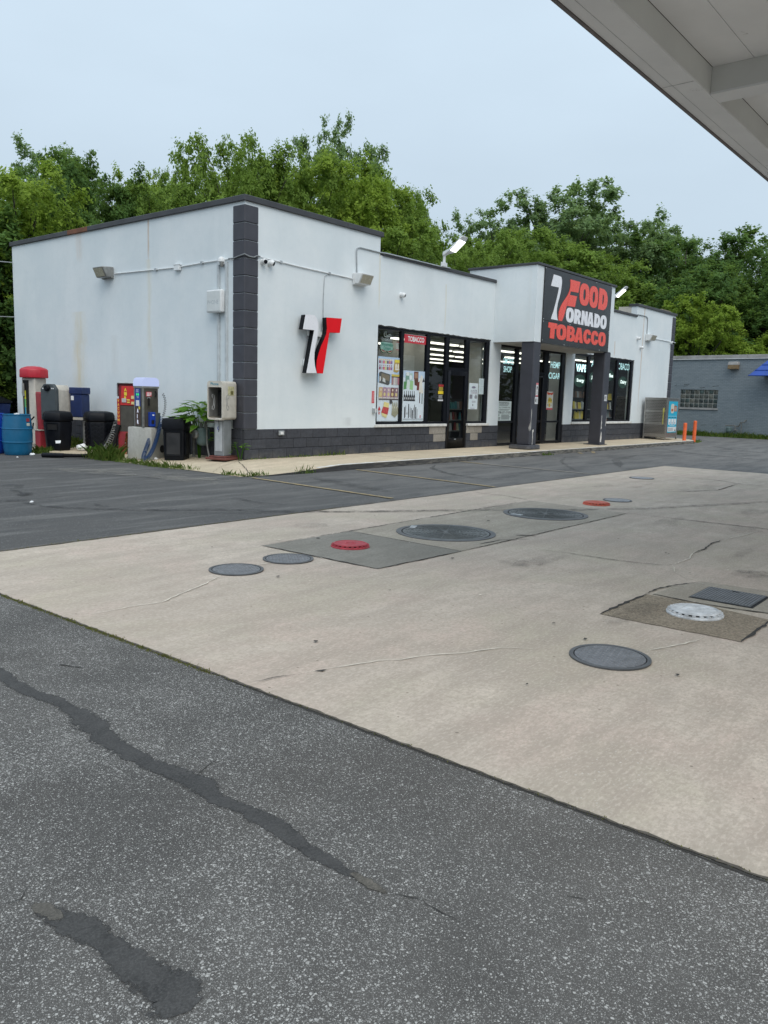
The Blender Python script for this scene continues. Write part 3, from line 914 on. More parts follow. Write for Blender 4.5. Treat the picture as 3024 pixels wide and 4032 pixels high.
skin('tar_patch', [(-9.78, -10.46, .03), (-9.76, -10.52, .05), (-9.75, -10.57, .055), (-9.735, -10.64, .065), (-9.725, -10.72, .055), (-9.725, -10.80, .06), (-9.73, -10.87, .065), (-9.72, -10.95, .085), (-9.715, -11.02, .10), (-9.735, -11.06, .08), (-9.745, -11.10, .045)], M_TAR, drive, ZD)
skin('tar_patch', [(-9.77, -10.43, .02), (-9.765, -10.47, .035), (-9.76, -10.52, .035), (-9.76, -10.57, .02)], M_TARB, drive, ZD + .0012)
skin('tar_patch', [(-9.055, -11.0, .015), (-9.06, -11.05, .024), (-9.065, -11.10, .024), (-9.06, -11.17, .012)], M_TARG, drive, ZD + .0012)
for pts, w in [([(-9.06, -11.15), (-9.02, -11.25), (-9.03, -11.4)], 0.003), ([(-8.985, -10.15), (-8.90, -10.12), (-8.84, -10.10)], 0.006), ([(-9.62, -11.02), (-9.57, -11.05)], 0.004),
               ([(-9.75, -10.36), (-9.79, -10.40), (-9.83, -10.38)], 0.005), ([(-9.70, -9.6), (-9.68, -9.9), (-9.76, -10.2)], 0.004), ([(-8.7, -8.6), (-8.62, -8.75)], 0.01), ([(-8.72, -11.55), (-8.69, -11.62)], 0.006)]:
    strip('crack', pts, w, ZD + .002, M_CRACK, drive, 0.006, 0.03, 0.5)
# the seam between drive and pad: grit and moss
strip('joint_grit', [(-8.214, -5.5), (-8.214, -7), (-8.212, -9), (-8.214, -11), (-8.214, -13)], 0.013, GZ + .0055, M_GRIT, drive, 0.004, 0.03, 0.6, taper=False)
strip('joint_tar', [(-8.226, -9.4), (-8.227, -10.5), (-8.228, -11.4), (-8.228, -13)], 0.012, ZD, M_CRACK, drive, 0.003, 0.05, 0.5, taper=False)
strip('joint_grit', [(-8.2, -5.46), (-5, -5.455), (-2, -5.455), (3, -5.455), (8.5, -5.46)], 0.035, Z2, M_GRIT, lot, 0.008, 0.08, 0.5, taper=False)

# ------------------------------------------------------------------ covers in the pad
def cover(label, x, y, dia, kind, m, mr, group=None, rz=0.0):
    o = thing('manhole_cover', label, 'manhole cover', (x, y, GZ + 0.004), group, rz)
    r = dia / 2
    if kind == 'flat':
        rim = MB(); rim.lathe([(r, 0.002), (r, 0.011), (r * 0.90, 0.011), (r * 0.895, 0.005)], (0, 0, 0), 48)
        rim.build('rim', mr, o, base=(0, 0, 0))
        lid = MB(); lid.lathe([(r * 0.868, 0.004), (r * 0.868, 0.010), (r * 0.85, 0.0115)], (0, 0, 0), 48)
        lid.build('lid', m, o, base=(0, 0, 0))
        gap = MB(); gap.lathe([(r * 0.895, 0.004), (r * 0.895, 0.0062), (r * 0.85, 0.0062)], (0, 0, 0), 48)
        gap.build('gap', M_DARKIN, o, base=(0, 0, 0))
        if dia < 0.8:
            st = MB()
            k = 9
            for a in range(-k, k + 1):
                for b in range(-k, k + 1):
                    q = 0.8 * r / k
                    if math.hypot(a * q, b * q) < r * 0.80 and (a + b) % 2 == 0:
                        st.lathe([(q * 0.34, 0.0115), (q * 0.22, 0.0145)], (a * q, b * q, 0), 6)
            s = st.build('studs', m, o, base=(0, 0, 0)); s['kind'] = 'stuff'
        else:
            rg = MB()
            for k in range(3, 12):
                q = r * 0.85 * k / 12
                pts = []
                for i in range(65):
                    a = 2 * math.pi * i / 64
                    pts.append((q * math.cos(a), q * math.sin(a), 0.0125))
                rg.tube(pts, 0.0045, 4)
            for k in range(16):
                a = 2 * math.pi * k / 16
                rg.tube([(0.03 * math.cos(a), 0.03 * math.sin(a), 0.012), (r * 0.82 * math.cos(a), r * 0.82 * math.sin(a), 0.012)], 0.004, 4)
            s = rg.build('cast_ribs', m, o, base=(0, 0, 0)); s['kind'] = 'stuff'
            h = MB(); h.box(-0.075, 0.075, -0.035, 0.035, 0.010, 0.019)
            hh = h.build('lifting_plate', M_GALV, o, base=(0, 0, 0), bev=0.004)
            hh.location = (r * 0.38, r * 0.72, 0)
    else:
        b = MB(); b.lathe([(r, 0.0), (r, 0.012), (r * 0.97, 0.018), (r * 0.90, 0.020), (r * 0.86, 0.020)], (0, 0, 0), 48)
        b.build('ring', mr, o, base=(0, 0, 0))
        nk = MB(); nk.lathe([(r * 0.84, 0.012), (r * 0.84, 0.031)], (0, 0, 0), 40)
        nk.build('neck', M_DARKIN, o, base=(0, 0, 0))
        lid = MB(); lid.lathe([(r * 0.86, 0.029), (r * 0.88, 0.032), (r * 0.86, 0.038), (r * 0.78, 0.041), (r * 0.77, 0.037), (r * 0.30, 0.037), (r * 0.285, 0.041), (r * 0.22, 0.041), (r * 0.21, 0.037)], (0, 0, 0), 48)
        lid.build('lid', m, o, base=(0, 0, 0))
        for k in range(22):
            a = 2 * math.pi * k / 22
            t = MB(); t.box(r * 0.82, r * 0.96, -r * 0.06, r * 0.06, 0.014, 0.030)
            tt = t.build('lug', m, o, base=(0, 0, 0)) if k == 0 else place(None, tt.data, 'lug', o, o.location)
            tt.rotation_euler = (0, 0, a)
        if kind == 'worded':
            for (cx, cy) in ((0, 0.56), (0, -0.56)):
                w = MB(); w.box(-r * 0.30, r * 0.30, r * (cy - 0.13), r * (cy + 0.13), 0.0368, 0.0405)
                w.build('raised_panel', m, o, base=(0, 0, 0))
    return o
cover('grey studded iron cover nearest the moss edge of the pad', -6.51, -7.46, 0.45, 'flat', M_IRON, M_RIM, 'studded covers in the pad', 0.3)
cover('grey studded iron cover between the leftmost cover and the dark square slab', -5.89, -7.43, 0.45, 'flat', M_IRON, M_RIM, 'studded covers in the pad', 0.1)
cover('raised dark red fill cap cover on the dark square slab', -5.03, -7.40, 0.38, 'raised', M_REDCOV, M_REDCOV, 'red fill covers')
cover('large ribbed sump cover beside the dark square slab', -3.64, -7.56, 1.09, 'flat', M_IRONB, M_RIM, 'large sump covers', 0.5)
cover('large ribbed sump cover farther right, towards the orange red cap', -1.43, -7.59, 1.09, 'flat', M_IRONB, M_RIM, 'large sump covers', 1.6)
cover('raised orange red fill cap cover beyond the two large sump covers', 0.11, -7.59, 0.39, 'raised', M_ORCOV, M_ORCOV, 'red fill covers')
cover('pale grey flush cover just beyond the orange red cap', 0.83, -7.60, 0.43, 'flat', M_IRONL, M_RIM, 'studded covers in the pad')
cover('pale grey flush cover farthest away, near the bay asphalt', 4.81, -6.39, 0.48, 'flat', M_IRONL, M_RIM, 'studded covers in the pad')
cover('grey studded iron cover nearest the viewer, in front of the white cap', -6.48, -10.71, 0.46, 'flat', M_IRON, M_RIM, 'studded covers in the pad', 0.2)
cover('raised white painted fill cover in the rough brown recess', -5.12, -10.74, 0.385, 'worded', M_WHCOV, M_WHCOV)
o = thing('access_hatch', 'square ridged steel hatch set in the pad beyond the white cap', 'hatch', (-4.42, -10.77, GZ + 0.004))
mb = MB(); mb.box(-0.24, 0.24, -0.232, 0.232, 0.0045, 0.006); mb.build('frame_gap', M_DARKIN, o, base=(0, 0, 0))
mb = MB(); mb.box(-0.228, 0.232, -0.212, 0.222, 0.007, 0.0115); mb.build('plate', M_RIM, o, base=(0, 0, 0))
rb = MB()
for k in range(19):
    yy = -0.20 + k * 0.0222
    rb.box(-0.222, 0.226, yy, yy + 0.010, 0.0115, 0.0145)
rb = rb.build('ridges', M_IRON, o, base=(0, 0, 0)); rb['kind'] = 'stuff'
mb = MB(); mb.box(0.175, 0.195, -0.02, 0.03, 0.0147, 0.0155); mb.build('key_slot', M_DARKIN, o, base=(0, 0, 0))

# ------------------------------------------------------------------ sidewalk with kerb
wk = MB()
xs = [-1.55, -1.0, -0.4, 0.2, 0.9, 3.0, 6.0, 9.0, 12.0, 15.0, 18.0, 20.0, 21.4, 22.2, 22.8]
def edge_y(x):
    if x < -1.2: return -1.70
    if x < 0.3: return -1.88
    if x > 22: return -1.55 if x < 22.5 else -1.15
    return -1.86
def edge_z(x):
    return max(-0.112, min(0.0, -0.112 + 0.112 * (x + 1.3) / 2.2))
def wall_z(x):
    return 0.0 if x >= 0 else 0.07 * x
top_in, top_out = [], []
for x in xs:
    top_in.append((x, 0.0 if x >= 0 else 0.0, wall_z(x)))
    top_out.append((x, edge_y(x), edge_z(x) - (0.012 if x > -0.5 else 0)))
n = len(xs)
vs = top_in + top_out
wk.add(vs, [(i, i + 1, n + i + 1, n + i) for i in range(n - 1)])
walk = wk.build('sidewalk', M_WALK, None, smooth=False)
walk['kind'] = 'structure'
ks = MB()
o1 = [(x, y - 0.0, z) for x, y, z in top_out]
o2 = [(x, y - 0.03, -0.2) for x, y, z in top_out]
ks.add(o1 + o2, [(i, i + 1, n + i + 1, n + i) for i in range(n - 1)])
ks.add([o1[-1], o2[-1], (22.8, 0, -0.2), (22.8, 0, 0)], [(0, 1, 2, 3)])
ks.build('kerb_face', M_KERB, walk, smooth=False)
# side strip along the left wall
sd = MB()
ys = [0.0, 1.2, 2.4, 3.6, 5.0, 6.6]
a = [(0.0, y, 0.0 if y < 2 else -0.02 * (y - 2)) for y in ys]
b = [(-1.55, y, -0.108) for y in ys]
b[-1] = (-1.3, 6.6, -0.11)
sd.add(a + b, [(i, i + 1, 6 + i + 1, 6 + i) for i in range(5)])
sd.add(b + [(x - 0.02, y, -0.2) for x, y, z in b], [(i, i + 1, 6 + i + 1, 6 + i) for i in range(5)])
sd.build('side_slab', M_WALK, walk, smooth=False)
for pts in ([(-1.3, -1.5), (-0.9, -1.1), (-0.55, -0.6), (-0.3, -0.2)],):
    mb = MB()
    pass
def walkz(x, y):
    e, w = edge_z(x) - (0.012 if x > -0.5 else 0), wall_z(x)
    k = min(1, max(0, y / edge_y(x)))
    return w + (e - w) * k
def walk_strip(name, pts, w, m):
    p = ragged(pts, 0.012, 0.08)
    mb = MB()
    vs = []
    for i, (x, y) in enumerate(p):
        a_ = Vector(p[max(0, i - 1)]); b_ = Vector(p[min(len(p) - 1, i + 1)])
        d = (b_ - a_).normalized(); nn = Vector((-d.y, d.x)) * w * 0.5 * jog.uniform(0.6, 1.3)
        for q in (Vector((x, y)) + nn, Vector((x, y)) - nn):
            vs.append((q.x, q.y, walkz(q.x, q.y) + 0.006))
    mb.add(vs, [(2 * i, 2 * i + 2, 2 * i + 3, 2 * i + 1) for i in range(len(p) - 1)])
    mb.build(name, m, walk, smooth=False)
walk_strip('crack', [(-1.25, -1.55), (-0.95, -1.2), (-0.6, -0.7), (-0.25, -0.12)], 0.012, M_CRACK)
walk_strip('crack', [(-1.52, -0.9), (-1.0, -0.45), (-0.5, -0.2), (-0.1, -0.04)], 0.006, M_CRACK)
for x in (3.4, 6.4, 9.9, 12.9, 16.0, 19.0):
    walk_strip('joint', [(x, -0.05), (x, -1.0), (x, -1.84)], 0.016, M_CRACK)
walk_strip('worn_edge', [(0.3, -1.80), (3, -1.80), (8, -1.79), (14, -1.80), (21.5, -1.80)], 0.10, M_SILL)
# ------------------------------------------------------------------ the shop
ZB, ZH, ZL = 0.61, 5.04, 4.63
shop = thing('store_building', 'white stucco convenience store with charcoal block base and dark coping', 'store', (0, 0, 0))
W1 = (4.12, 9.14); EN = (9.72, 13.85); W2 = (14.48, 19.49)
T = 0.24
mb = MB()
for x0, x1, z0, z1 in [(0, 4.12, ZB, ZH), (4.12, 4.13, 3.02, ZH), (4.13, 9.14, 3.02, ZL), (9.14, 9.72, ZB, ZL), (9.72, 13.85, 2.96, ZL), (13.85, 14.48, ZB, ZL), (14.48, 19.44, 3.00, ZL), (19.44, 19.49, 3.00, ZH), (19.49, 23.5, ZB, ZH)]:
    mb.box(x0, x1, 0.0, T, z0, z1)
mb.build('front_wall', M_ST_F, shop, smooth=False)
mb = MB(); mb.box(0.0, T, T, 9.4, ZB, ZH); mb.build('side_wall', M_ST_L, shop, smooth=False)
mb = MB(); mb.box(T, 23.5 - T, 9.4 - T, 9.4, 0, ZH - 0.3); mb.build('rear_wall', M_INWALL, shop, smooth=False)
mb = MB(); mb.box(23.5 - T, 23.5, T, 9.4, 0, ZH); mb.build('side_wall', M_ST_L, shop, smooth=False)
mb = MB(); mb.box(19.44, 23.3, T, 0.75, ZL - 0.3, ZH); mb.build('parapet_return', M_BEIGE, shop, smooth=False)
mb = MB(); mb.box(T, 23.2, T + 0.02, 9.15, 4.25, 4.35); mb.build('roof', M_ROOF, shop, smooth=False)
# backing behind the block courses
mb = MB()
for x0, x1 in [(0.0, 7.06), (8.08, 9.72), (13.85, 23.5)]:
    mb.box(x0, x1, 0.012, T, -0.25, ZB)
mb.box(0.012, T, T, 9.4, -0.25, ZB)
mb.build('block_backing', M_MORTAR, shop, smooth=False)
# block courses: every block a part
bm_ = MB(); bm_.box(0.003, 0.392, 0.0, 0.05, 0.003, 0.198)
blocks = []
for k, m in enumerate((M_BASE, M_BASE2, M_BASE3, M_BARE)):
    b = bm_.build('concrete_block', m, None, bev=0.006, base=(0, 0, 0))
    blocks.append(b.data)
    bpy.data.objects.remove(b)
brnd = random.Random(5)
def course(x0, x1, z, off, axis='x'):
    x = x0 - off
    while x < x1 - 0.02:
        a, b = max(x, x0), min(x + 0.395, x1)
        if b - a > 0.05:
            me = blocks[brnd.choice((0, 0, 1, 1, 2))]
            cx = (a + b) / 2
            if axis == 'x':
                if (z > 0.39 and (6.42 < cx < 6.95 or 8.08 < cx < 8.85)) or (0.18 < z < 0.39 and (6.66 < cx < 7.1 or 8.25 < cx < 8.72)):
                    me = blocks[3]
                o = place(None, me, 'concrete_block', shop, (a, -0.006 - brnd.uniform(0, 0.003), z), 0, ((b - a) / 0.395, 1, 1))
            else:
                o = place(None, me, 'concrete_block', shop, (-0.006 - brnd.uniform(0, 0.003), b, z), -math.pi / 2, ((b - a) / 0.395, 1, 1))
        x += 0.395
for k, z in enumerate((0.0, 0.204, 0.408)):
    off = 0.2 if k % 2 else 0.0
    course(0.0, 7.06, z, off); course(8.08, 9.72, z, off); course(13.85, 23.5, z, off)
    course(0.06, 6.4, z, off, 'y')
# quoins: 13 blocks up each front corner
qm = MB(); qm.box(-0.022, 0.338, -0.022, 0.338, 0.004, 0.331)
qo = qm.build('quoin_block', M_QUOIN, shop, bev=0.014, base=(0, 0, 0))
qo.location = (0, 0, ZB)
for k in range(1, 13):
    place(None, qo.data, 'quoin_block', shop, (0, 0, ZB + k * 0.336))
for k in range(13):
    place(None, qo.data, 'quoin_block', shop, (23.5, 0, ZB + k * 0.336), math.pi / 2)
# copings, in lengths
def coping(x0, x1, y0, y1, z, h, m=M_COPING):
    mb = MB(); mb.box(x0, x1, y0, y1, z, z + h * 0.74)
    return mb.build('coping', m, shop, bev=0.008)
coping(-0.05, 2.93, -0.05, 0.33, ZH, 0.15); coping(2.935, 4.20, -0.05, 0.33, ZH, 0.15)
coping(4.205, 9.24, -0.05, 0.33, ZL, 0.11); coping(14.40, 19.41, -0.05, 0.33, ZL, 0.11)
coping(19.40, 21.5, -0.05, 0.33, ZH, 0.13); coping(21.505, 23.56, -0.05, 0.33, ZH, 0.13)
coping(-0.05, 0.33, 0.335, 5.6, ZH, 0.145); coping(-0.05, 0.33, 5.605, 6.5, ZH, 0.145, M_COPR); coping(-0.05, 0.33, 6.505, 9.45, ZH, 0.145)
# entrance box over the doors
BX0, BX1, BY = 9.27, 14.37, -1.31
mb = MB()
mb.box(BX0, BX1, BY, -0.002, 2.985, ZH)
mb.build('entrance_box', M_ST_B, shop, smooth=False)
mb = MB(); mb.box(BX0, BX1, 0.335, 0.9, ZL - 0.2, ZH); mb.build('entrance_box_rear', M_ST_B, shop, smooth=False)
mb = MB(); mb.box(BX0, BX1, -0.002, 0.335, ZL + 0.001, ZH); mb.build('entrance_box_middle', M_ST_B, shop, smooth=False)
mb = MB(); mb.box(BX0 + 0.06, BX1 - 0.06, BY + 0.06, -0.01, 2.955, 2.984); mb.build('soffit', M_SOFFIT, shop, smooth=False)
coping(BX0 - 0.04, 11.9, BY - 0.05, 0.95, ZH, 0.085); coping(11.905, BX1 + 0.04, BY - 0.05, 0.95, ZH, 0.085)
mb = MB(); mb.box(11.0, 11.9, 0.35, 0.85, ZH + 0.064, ZH + 0.22); mb.build('roof_vent', simple('brown_vent', (0.16, 0.13, 0.10), 0.8), shop, bev=0.01)
mb = MB(); mb.box(22.2, 23.2, 0.1, 0.5, ZH + 0.1, ZH + 0.18); mb.build('roof_vent', simple('brown_vent', (0.16, 0.13, 0.10), 0.8), shop, bev=0.02)
# pillars
for x0, x1, zb in ((9.31, 9.70, 0.12), (13.95, 14.38, 0.0)):
    mb = MB(); mb.box(x0, x1, -1.306, -0.90, zb, 2.984)
    p = mb.build('pillar', M_PILLAR, shop, bev=0.02)
    if zb > 0.05:
        mb = MB()
        mb.frustum([(x0 - .14, -1.40, 0), (x1 + .05, -1.43, 0), (x1 + .2, -1.30, 0), (x1 + .2, -0.8, 0), (x0 - .18, -0.75, 0), (x0 - .2, -1.3, 0)], [(x0 - .12, -1.39, .12), (x1 + .04, -1.42, .125), (x1 + .18, -1.29, .12), (x1 + .18, -0.8, .12), (x0 - .16, -0.75, .11), (x0 - .18, -1.3, .115)])
        mb.build('footing', M_BASE, p, bev=0.02)
        ch = [(0.24, .13), (.27, .30), (.25, .45), (.22, .40), (.20, .25), (.21, .14)]
        mb = MB(); mb.flat([(x0 + 0.16 + a * 0.3, -1.3085, 0.12 + z) for a, z in [(0, 0), (.09, .02), (.12, .2), (.08, .34), (.22, .38), (.20, .44), (-.04, .42), (0.0, .3), (.03, .15)]]); mb.build('chipped_paint', M_CHIP, p, smooth=False)
        mb = MB(); mb.flat([(x0 - 0.0025, -1.30, z) if i % 2 == 0 else (x0 - 0.0025, -1.27, z) for i, z in enumerate([.5, .6, .75])][:3]); mb.build('chipped_paint', M_CHIP, p, smooth=False)
        mb = MB(); mb.flat([(x0 + .012 + a, -1.3085, z) for a, z in [(.02, .5), (.05, .6), (.04, .8), (.06, 1.0), (.045, 1.15), (.03, 1.1), (.035, .9), (.015, .7)]]); mb.build('chipped_paint', M_CHIP, p, smooth=False)
    else:
        mb = MB(); mb.flat([(x0 + .02 + a, -1.3085, z) for a, z in [(.0, .1), (.09, .08), (.11, .22), (.08, .4), (.04, .44), (.02, .3), (0, .2)]]); mb.build('chipped_paint', M_CHIP, p, smooth=False)
        mb = MB(); mb.flat([(x0 + .012 + a, -1.3085, z) for a, z in [(.02, .5), (.09, .55), (.05, .62), (.08, .72), (.05, .78), (.06, .95), (.03, .95), (.03, .8), (.015, .7)]]); mb.build('chipped_paint', M_CHIP, p, smooth=False)
        mb = MB(); mb.flat([(x1 - .09 + a, -1.3085, z) for a, z in [(.0, .62), (.03, .75), (.07, .92), (.075, .9), (.04, .7), (.02, .6)]]); mb.build('chipped_paint', M_CHIP, p, smooth=False)
        mb = MB(); mb.box(x0 - .12, x1 + .04, -1.36, -0.8, 0.001, 0.02); mb.build('footing', M_BASE, p)
# windows
def face_out(o):
    me = o.data
    if me.polygons[0].normal.y > 0:
        me.flip_normals()
    return o
YF0, YF1, YG = 0.025, 0.105, 0.07
def window(x0, x1, z0, z1, panes, verts, rails=(), sill=None, head=0.06):
    mb = MB()
    mb.box(x0, x1, YF0, YF1, z1 - head, z1)
    mb.box(x0, x1, YF0, YF1, z0, z0 + 0.055)
    for a, b in verts:
        mb.box(a, b, YF0, YF1, z0 + 0.055, z1 - head)
    for a, b, za, zb in rails:
        mb.box(a, b, YF0 + 0.01, YF1 - 0.01, za, zb)
    w = mb.build('window', M_FRAME, shop, bev=0.004)
    for a, b, za, zb in panes:
        g = MB(); g.add([(a, YG, za), (b, YG, za), (b, YG, zb), (a, YG, zb)], [(0, 1, 2, 3)])
        face_out(g.build('pane', M_GLASS, w, smooth=False))
    for sa, sb in (sill or []):
        s = MB(); s.box(sa, sb, -0.05, 0.10, ZB + 0.002, z0 - 0.002)
        s.build('sill', M_SILL, w, bev=0.008)
    return w
zt = 2.955
wA = window(4.12, 7.10, 0.682, 3.018, [(4.185, 5.06, .737, zt), (5.175, 6.13, .737, zt), (6.28, 6.985, .737, zt)], [(4.122, 4.185), (5.06, 5.175), (6.13, 6.28), (6.985, 7.098)], sill=[(4.08, 5.15), (5.155, 6.2), (6.205, 7.055)])
mb = MB()
mb.box(7.10, 8.06, YF0, YF1, zt, 3.018); mb.box(7.10, 8.06, YF0, YF1, 2.10, 2.18); mb.box(7.102, 7.15, YF0, YF1, 2.18, zt); mb.box(7.93, 8.058, YF0, YF1, 2.18, zt)
wT = mb.build('window', M_FRAME, shop, bev=0.004)
g = MB(); g.add([(7.15, YG, 2.18), (7.93, YG, 2.18), (7.93, YG, zt), (7.15, YG, zt)], [(0, 1, 2, 3)]); face_out(g.build('pane', M_GLASS, wT, smooth=False))
wB = window(8.06, 9.14, 0.682, 3.018, [(8.125, 8.97, .737, zt)], [(8.062, 8.125), (8.97, 9.138)], sill=[(8.10, 9.18)])
def door(x0, x1, z0, z1, stile, bot, top, handle=None, bars=()):
    mb = MB()
    mb.box(x0, x0 + stile, 0.01, 0.075, z0, z1); mb.box(x1 - stile, x1, 0.01, 0.075, z0, z1)
    mb.box(x0 + stile, x1 - stile, 0.01, 0.075, z0, z0 + bot); mb.box(x0 + stile, x1 - stile, 0.01, 0.075, z1 - top, z1)
    for za, zb in bars:
        mb.box(x0 + stile, x1 - stile, 0.015, 0.07, za, zb)
    d = mb.build('door', M_FRAME, shop, bev=0.004)
    edges = sorted([(z0 + bot, z1 - top)] if not bars else [])
    lo = z0 + bot
    for za, zb in list(bars) + [(z1 - top, z1)]:
        g = MB(); g.add([(x0 + stile, 0.042, lo), (x1 - stile, 0.042, lo), (x1 - stile, 0.042, za), (x0 + stile, 0.042, za)], [(0, 1, 2, 3)]); face_out(g.build('pane', M_GLASS, d, smooth=False))
        lo = zb
    if handle:
        hx, za, zb = handle
        h = MB(); h.tube([(hx, 0.01, zb), (hx, -0.045, zb - 0.01), (hx, -0.055, (za + zb) / 2), (hx, -0.045, za + 0.01), (hx, 0.01, za)], 0.013, 8)
        h.build('handle', M_FRAME, d)
    return d
d1 = door(7.104, 8.056, 0.012, 2.098, 0.13, 0.27, 0.12, (7.99, 0.82, 1.12))
mb = MB(); mb.box(7.50, 7.58, 0.0, 0.0095, 0.24, 0.265); mb.build('lock_plate', M_GALV, d1)
# entry: side lights and a pair of doors
wE = window(9.72, 10.83, 0.03, 2.958, [(9.755, 10.655, .735, 2.90), (9.755, 10.655, .085, .675)], [(9.722, 9.755), (10.655, 10.828)], [(9.755, 10.655, .675, .735)])
wE2 = window(12.42, 13.85, 0.03, 2.958, [(12.69, 13.62, .735, 2.90), (12.69, 13.62, .085, .675)], [(12.422, 12.69), (13.62, 13.848)], [(12.69, 13.62, .675, .735)])
mb = MB(); mb.box(10.83, 12.42, YF0, YF1, 2.18, 2.26); mb.box(10.83, 12.42, YF0, YF1, 2.90, 2.958)
wE3 = mb.build('window', M_FRAME, shop, bev=0.004)
g = MB(); g.add([(10.83, YG, 2.26), (12.42, YG, 2.26), (12.42, YG, 2.90), (10.83, YG, 2.90)], [(0, 1, 2, 3)]); face_out(g.build('pane', M_GLASS, wE3, smooth=False))
for a, b, hx in ((10.835, 11.622, 11.56), (11.628, 12.415, 11.69)):
    door(a, b, 0.015, 2.178, 0.07, 0.10, 0.08, (hx, 0.8, 1.2), [(0.68, 0.74)])
wC = window(14.48, 19.49, 0.692, 2.998, [(14.535, 15.55, .747, 2.935), (15.72, 16.85, .747, 2.935), (17.0, 17.98, .747, 2.935), (18.15, 19.30, .747, 2.935)], [(14.482, 14.535), (15.55, 15.72), (16.85, 17.0), (17.98, 18.15), (19.30, 19.488)], sill=[(14.45, 16.9), (16.905, 19.53)])
# ragged caulk over the two long window heads
for xa, xb, z in ((4.12, 9.14, 3.02), (14.48, 19.49, 3.0)):
    mb = MB(); mb.flat([(x, -0.0025, zz) for x, zz in [(xa, z + .0), (xb, z + .0)] + [(xb - (xb - xa) * k / 40, z + 0.004 + jog.uniform(0, .022)) for k in range(41)]]); mb.build('caulk_line', M_DARKIN, shop, smooth=False)
# inside
mb = MB(); mb.box(T, 23.2, T, 9.1, -0.1, 0.004); mb.build('shop_floor', M_INFLOOR, shop, smooth=False)
mb = MB(); mb.box(T, 23.2, T + 0.01, 9.1, 2.965, 3.05); mb.build('shop_ceiling', M_INCEIL, shop, smooth=False)
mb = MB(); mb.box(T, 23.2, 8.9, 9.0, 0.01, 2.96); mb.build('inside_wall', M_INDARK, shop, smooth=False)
mb = MB(); mb.box(T, 6.3, 1.3, 1.4, 0.01, 2.62); mb.box(6.3, 7.75, 1.3, 1.4, 0.01, 2.96); mb.build('inside_wall', M_INWALL, shop, smooth=False)
mb = MB(); mb.box(6.75, 7.25, 1.27, 1.295, 0.02, 2.5); mb.build('inside_panel', M_INPANEL, shop, smooth=False)
mb = MB(); mb.box(9.05, 9.15, 0.26, 0.70, 0.01, 2.96); mb.build('inside_wall', M_INWALL, shop, smooth=False)
mb = MB(); mb.box(13.9, 14.4, 0.26, 0.62, 0.01, 2.96); mb.build('inside_wall', M_INWALL, shop, smooth=False)
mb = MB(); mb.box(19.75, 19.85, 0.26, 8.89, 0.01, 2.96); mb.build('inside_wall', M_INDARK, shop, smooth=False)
cl = None
for yy in (1.0, 2.7, 4.5, 6.4, 8.3):
    for k in range(9):
        x = 6.6 + k * 1.62 + (0.5 if yy in (2.7, 6.4) else 0)
        if x > 19.0 or (yy < 3 and 13.2 < x < 15.0): continue
        if cl is None:
            cl = thing('ceiling_light', 'bare fluorescent strip light under the shop ceiling', 'ceiling light', (x, yy, 2.90), 'strip lights inside the shop')
            mb = MB(); mb.box(-0.68, 0.68, -0.10, 0.10, 0.0, 0.06); mb.build('housing', M_WHITE_M, cl, base=(0, 0, 0))
            mb = MB(); mb.box(-0.67, 0.67, -0.08, 0.08, -0.04, -0.001); mb.build('tube', M_TUBE, cl, base=(0, 0, 0))
        else:
            copy_tree(cl).location = (x, yy, 2.90)
# ------------------------------------------------------------------ shelves and goods seen through the glass
def shelf(label, x0, x1, y0, y1, z1, levels):
    o = thing('store_shelf', label, 'shelf', ((x0 + x1) / 2, (y0 + y1) / 2, 0.004), 'shelves inside the shop')
    for x in (x0, x1 - 0.03):
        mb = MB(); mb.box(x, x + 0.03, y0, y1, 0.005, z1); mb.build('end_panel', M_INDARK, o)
    mb = MB(); mb.box(x0 + .03, x1 - .03, y1 - .03, y1, 0.005, z1); mb.build('back_panel', M_INDARK, o)
    for z in levels:
        mb = MB(); mb.box(x0 + .03, x1 - .03, y0, y1 - .031, z, z + 0.025); mb.build('board', M_STEEL_D, o)
grp = [simple('pack_yellow', (0.62, 0.47, 0.07), 0.5), simple('pack_cream', (0.55, 0.5, 0.32), 0.5), simple('pack_red', (0.35, 0.06, 0.05), 0.5), simple('pack_grey', (0.25, 0.26, 0.27), 0.5), simple('pack_white', (0.55, 0.56, 0.55), 0.5), simple('pack_brown', (0.16, 0.09, 0.06), 0.5), simple('pack_teal', (0.06, 0.25, 0.28), 0.5)]
prnd = random.Random(11)
pbase = {}
PACKN = {0: ('yellow', 'tall yellow snack packet on a shop shelf'), 1: ('cream', 'cream coloured packet on a shop shelf'), 2: ('red', 'dark red packet on a shop shelf'), 3: ('grey', 'grey packet on a shop shelf'), 4: ('white', 'white packet on a shop shelf'), 5: ('brown', 'brown packet on a shop shelf'), 6: ('teal', 'teal packet on a shop shelf')}
def packs(x0, x1, y, z, h, choice, w=0.13):
    x = x0
    while x + w < x1:
        k = prnd.choice(choice)
        if k is not None:
            if k not in pbase:
                mb = MB(); mb.frustum([(-.055, -.04, 0), (.055, -.04, 0), (.055, .04, 0), (-.055, .04, 0)], [(-.05, -.012, 1), (.05, -.012, 1), (.05, .012, 1), (-.05, .012, 1)])
                pbase[k] = mb.build('snack_packet', grp[k], None, bev=0.008, base=(0, 0, 0))
                o = pbase[k]
            else:
                o = bpy.data.objects.new('snack_packet', pbase[k].data); COL.objects.link(o)
            tag(o, PACKN[k][1], 'packet', PACKN[k][0] + ' packets inside the shop')
            o.location = (x + w / 2, y, z); o.scale = (w / 0.13, 1, h * prnd.uniform(0.8, 1.05)); o.rotation_euler = (0, 0, prnd.uniform(-.15, .15))
        x += w
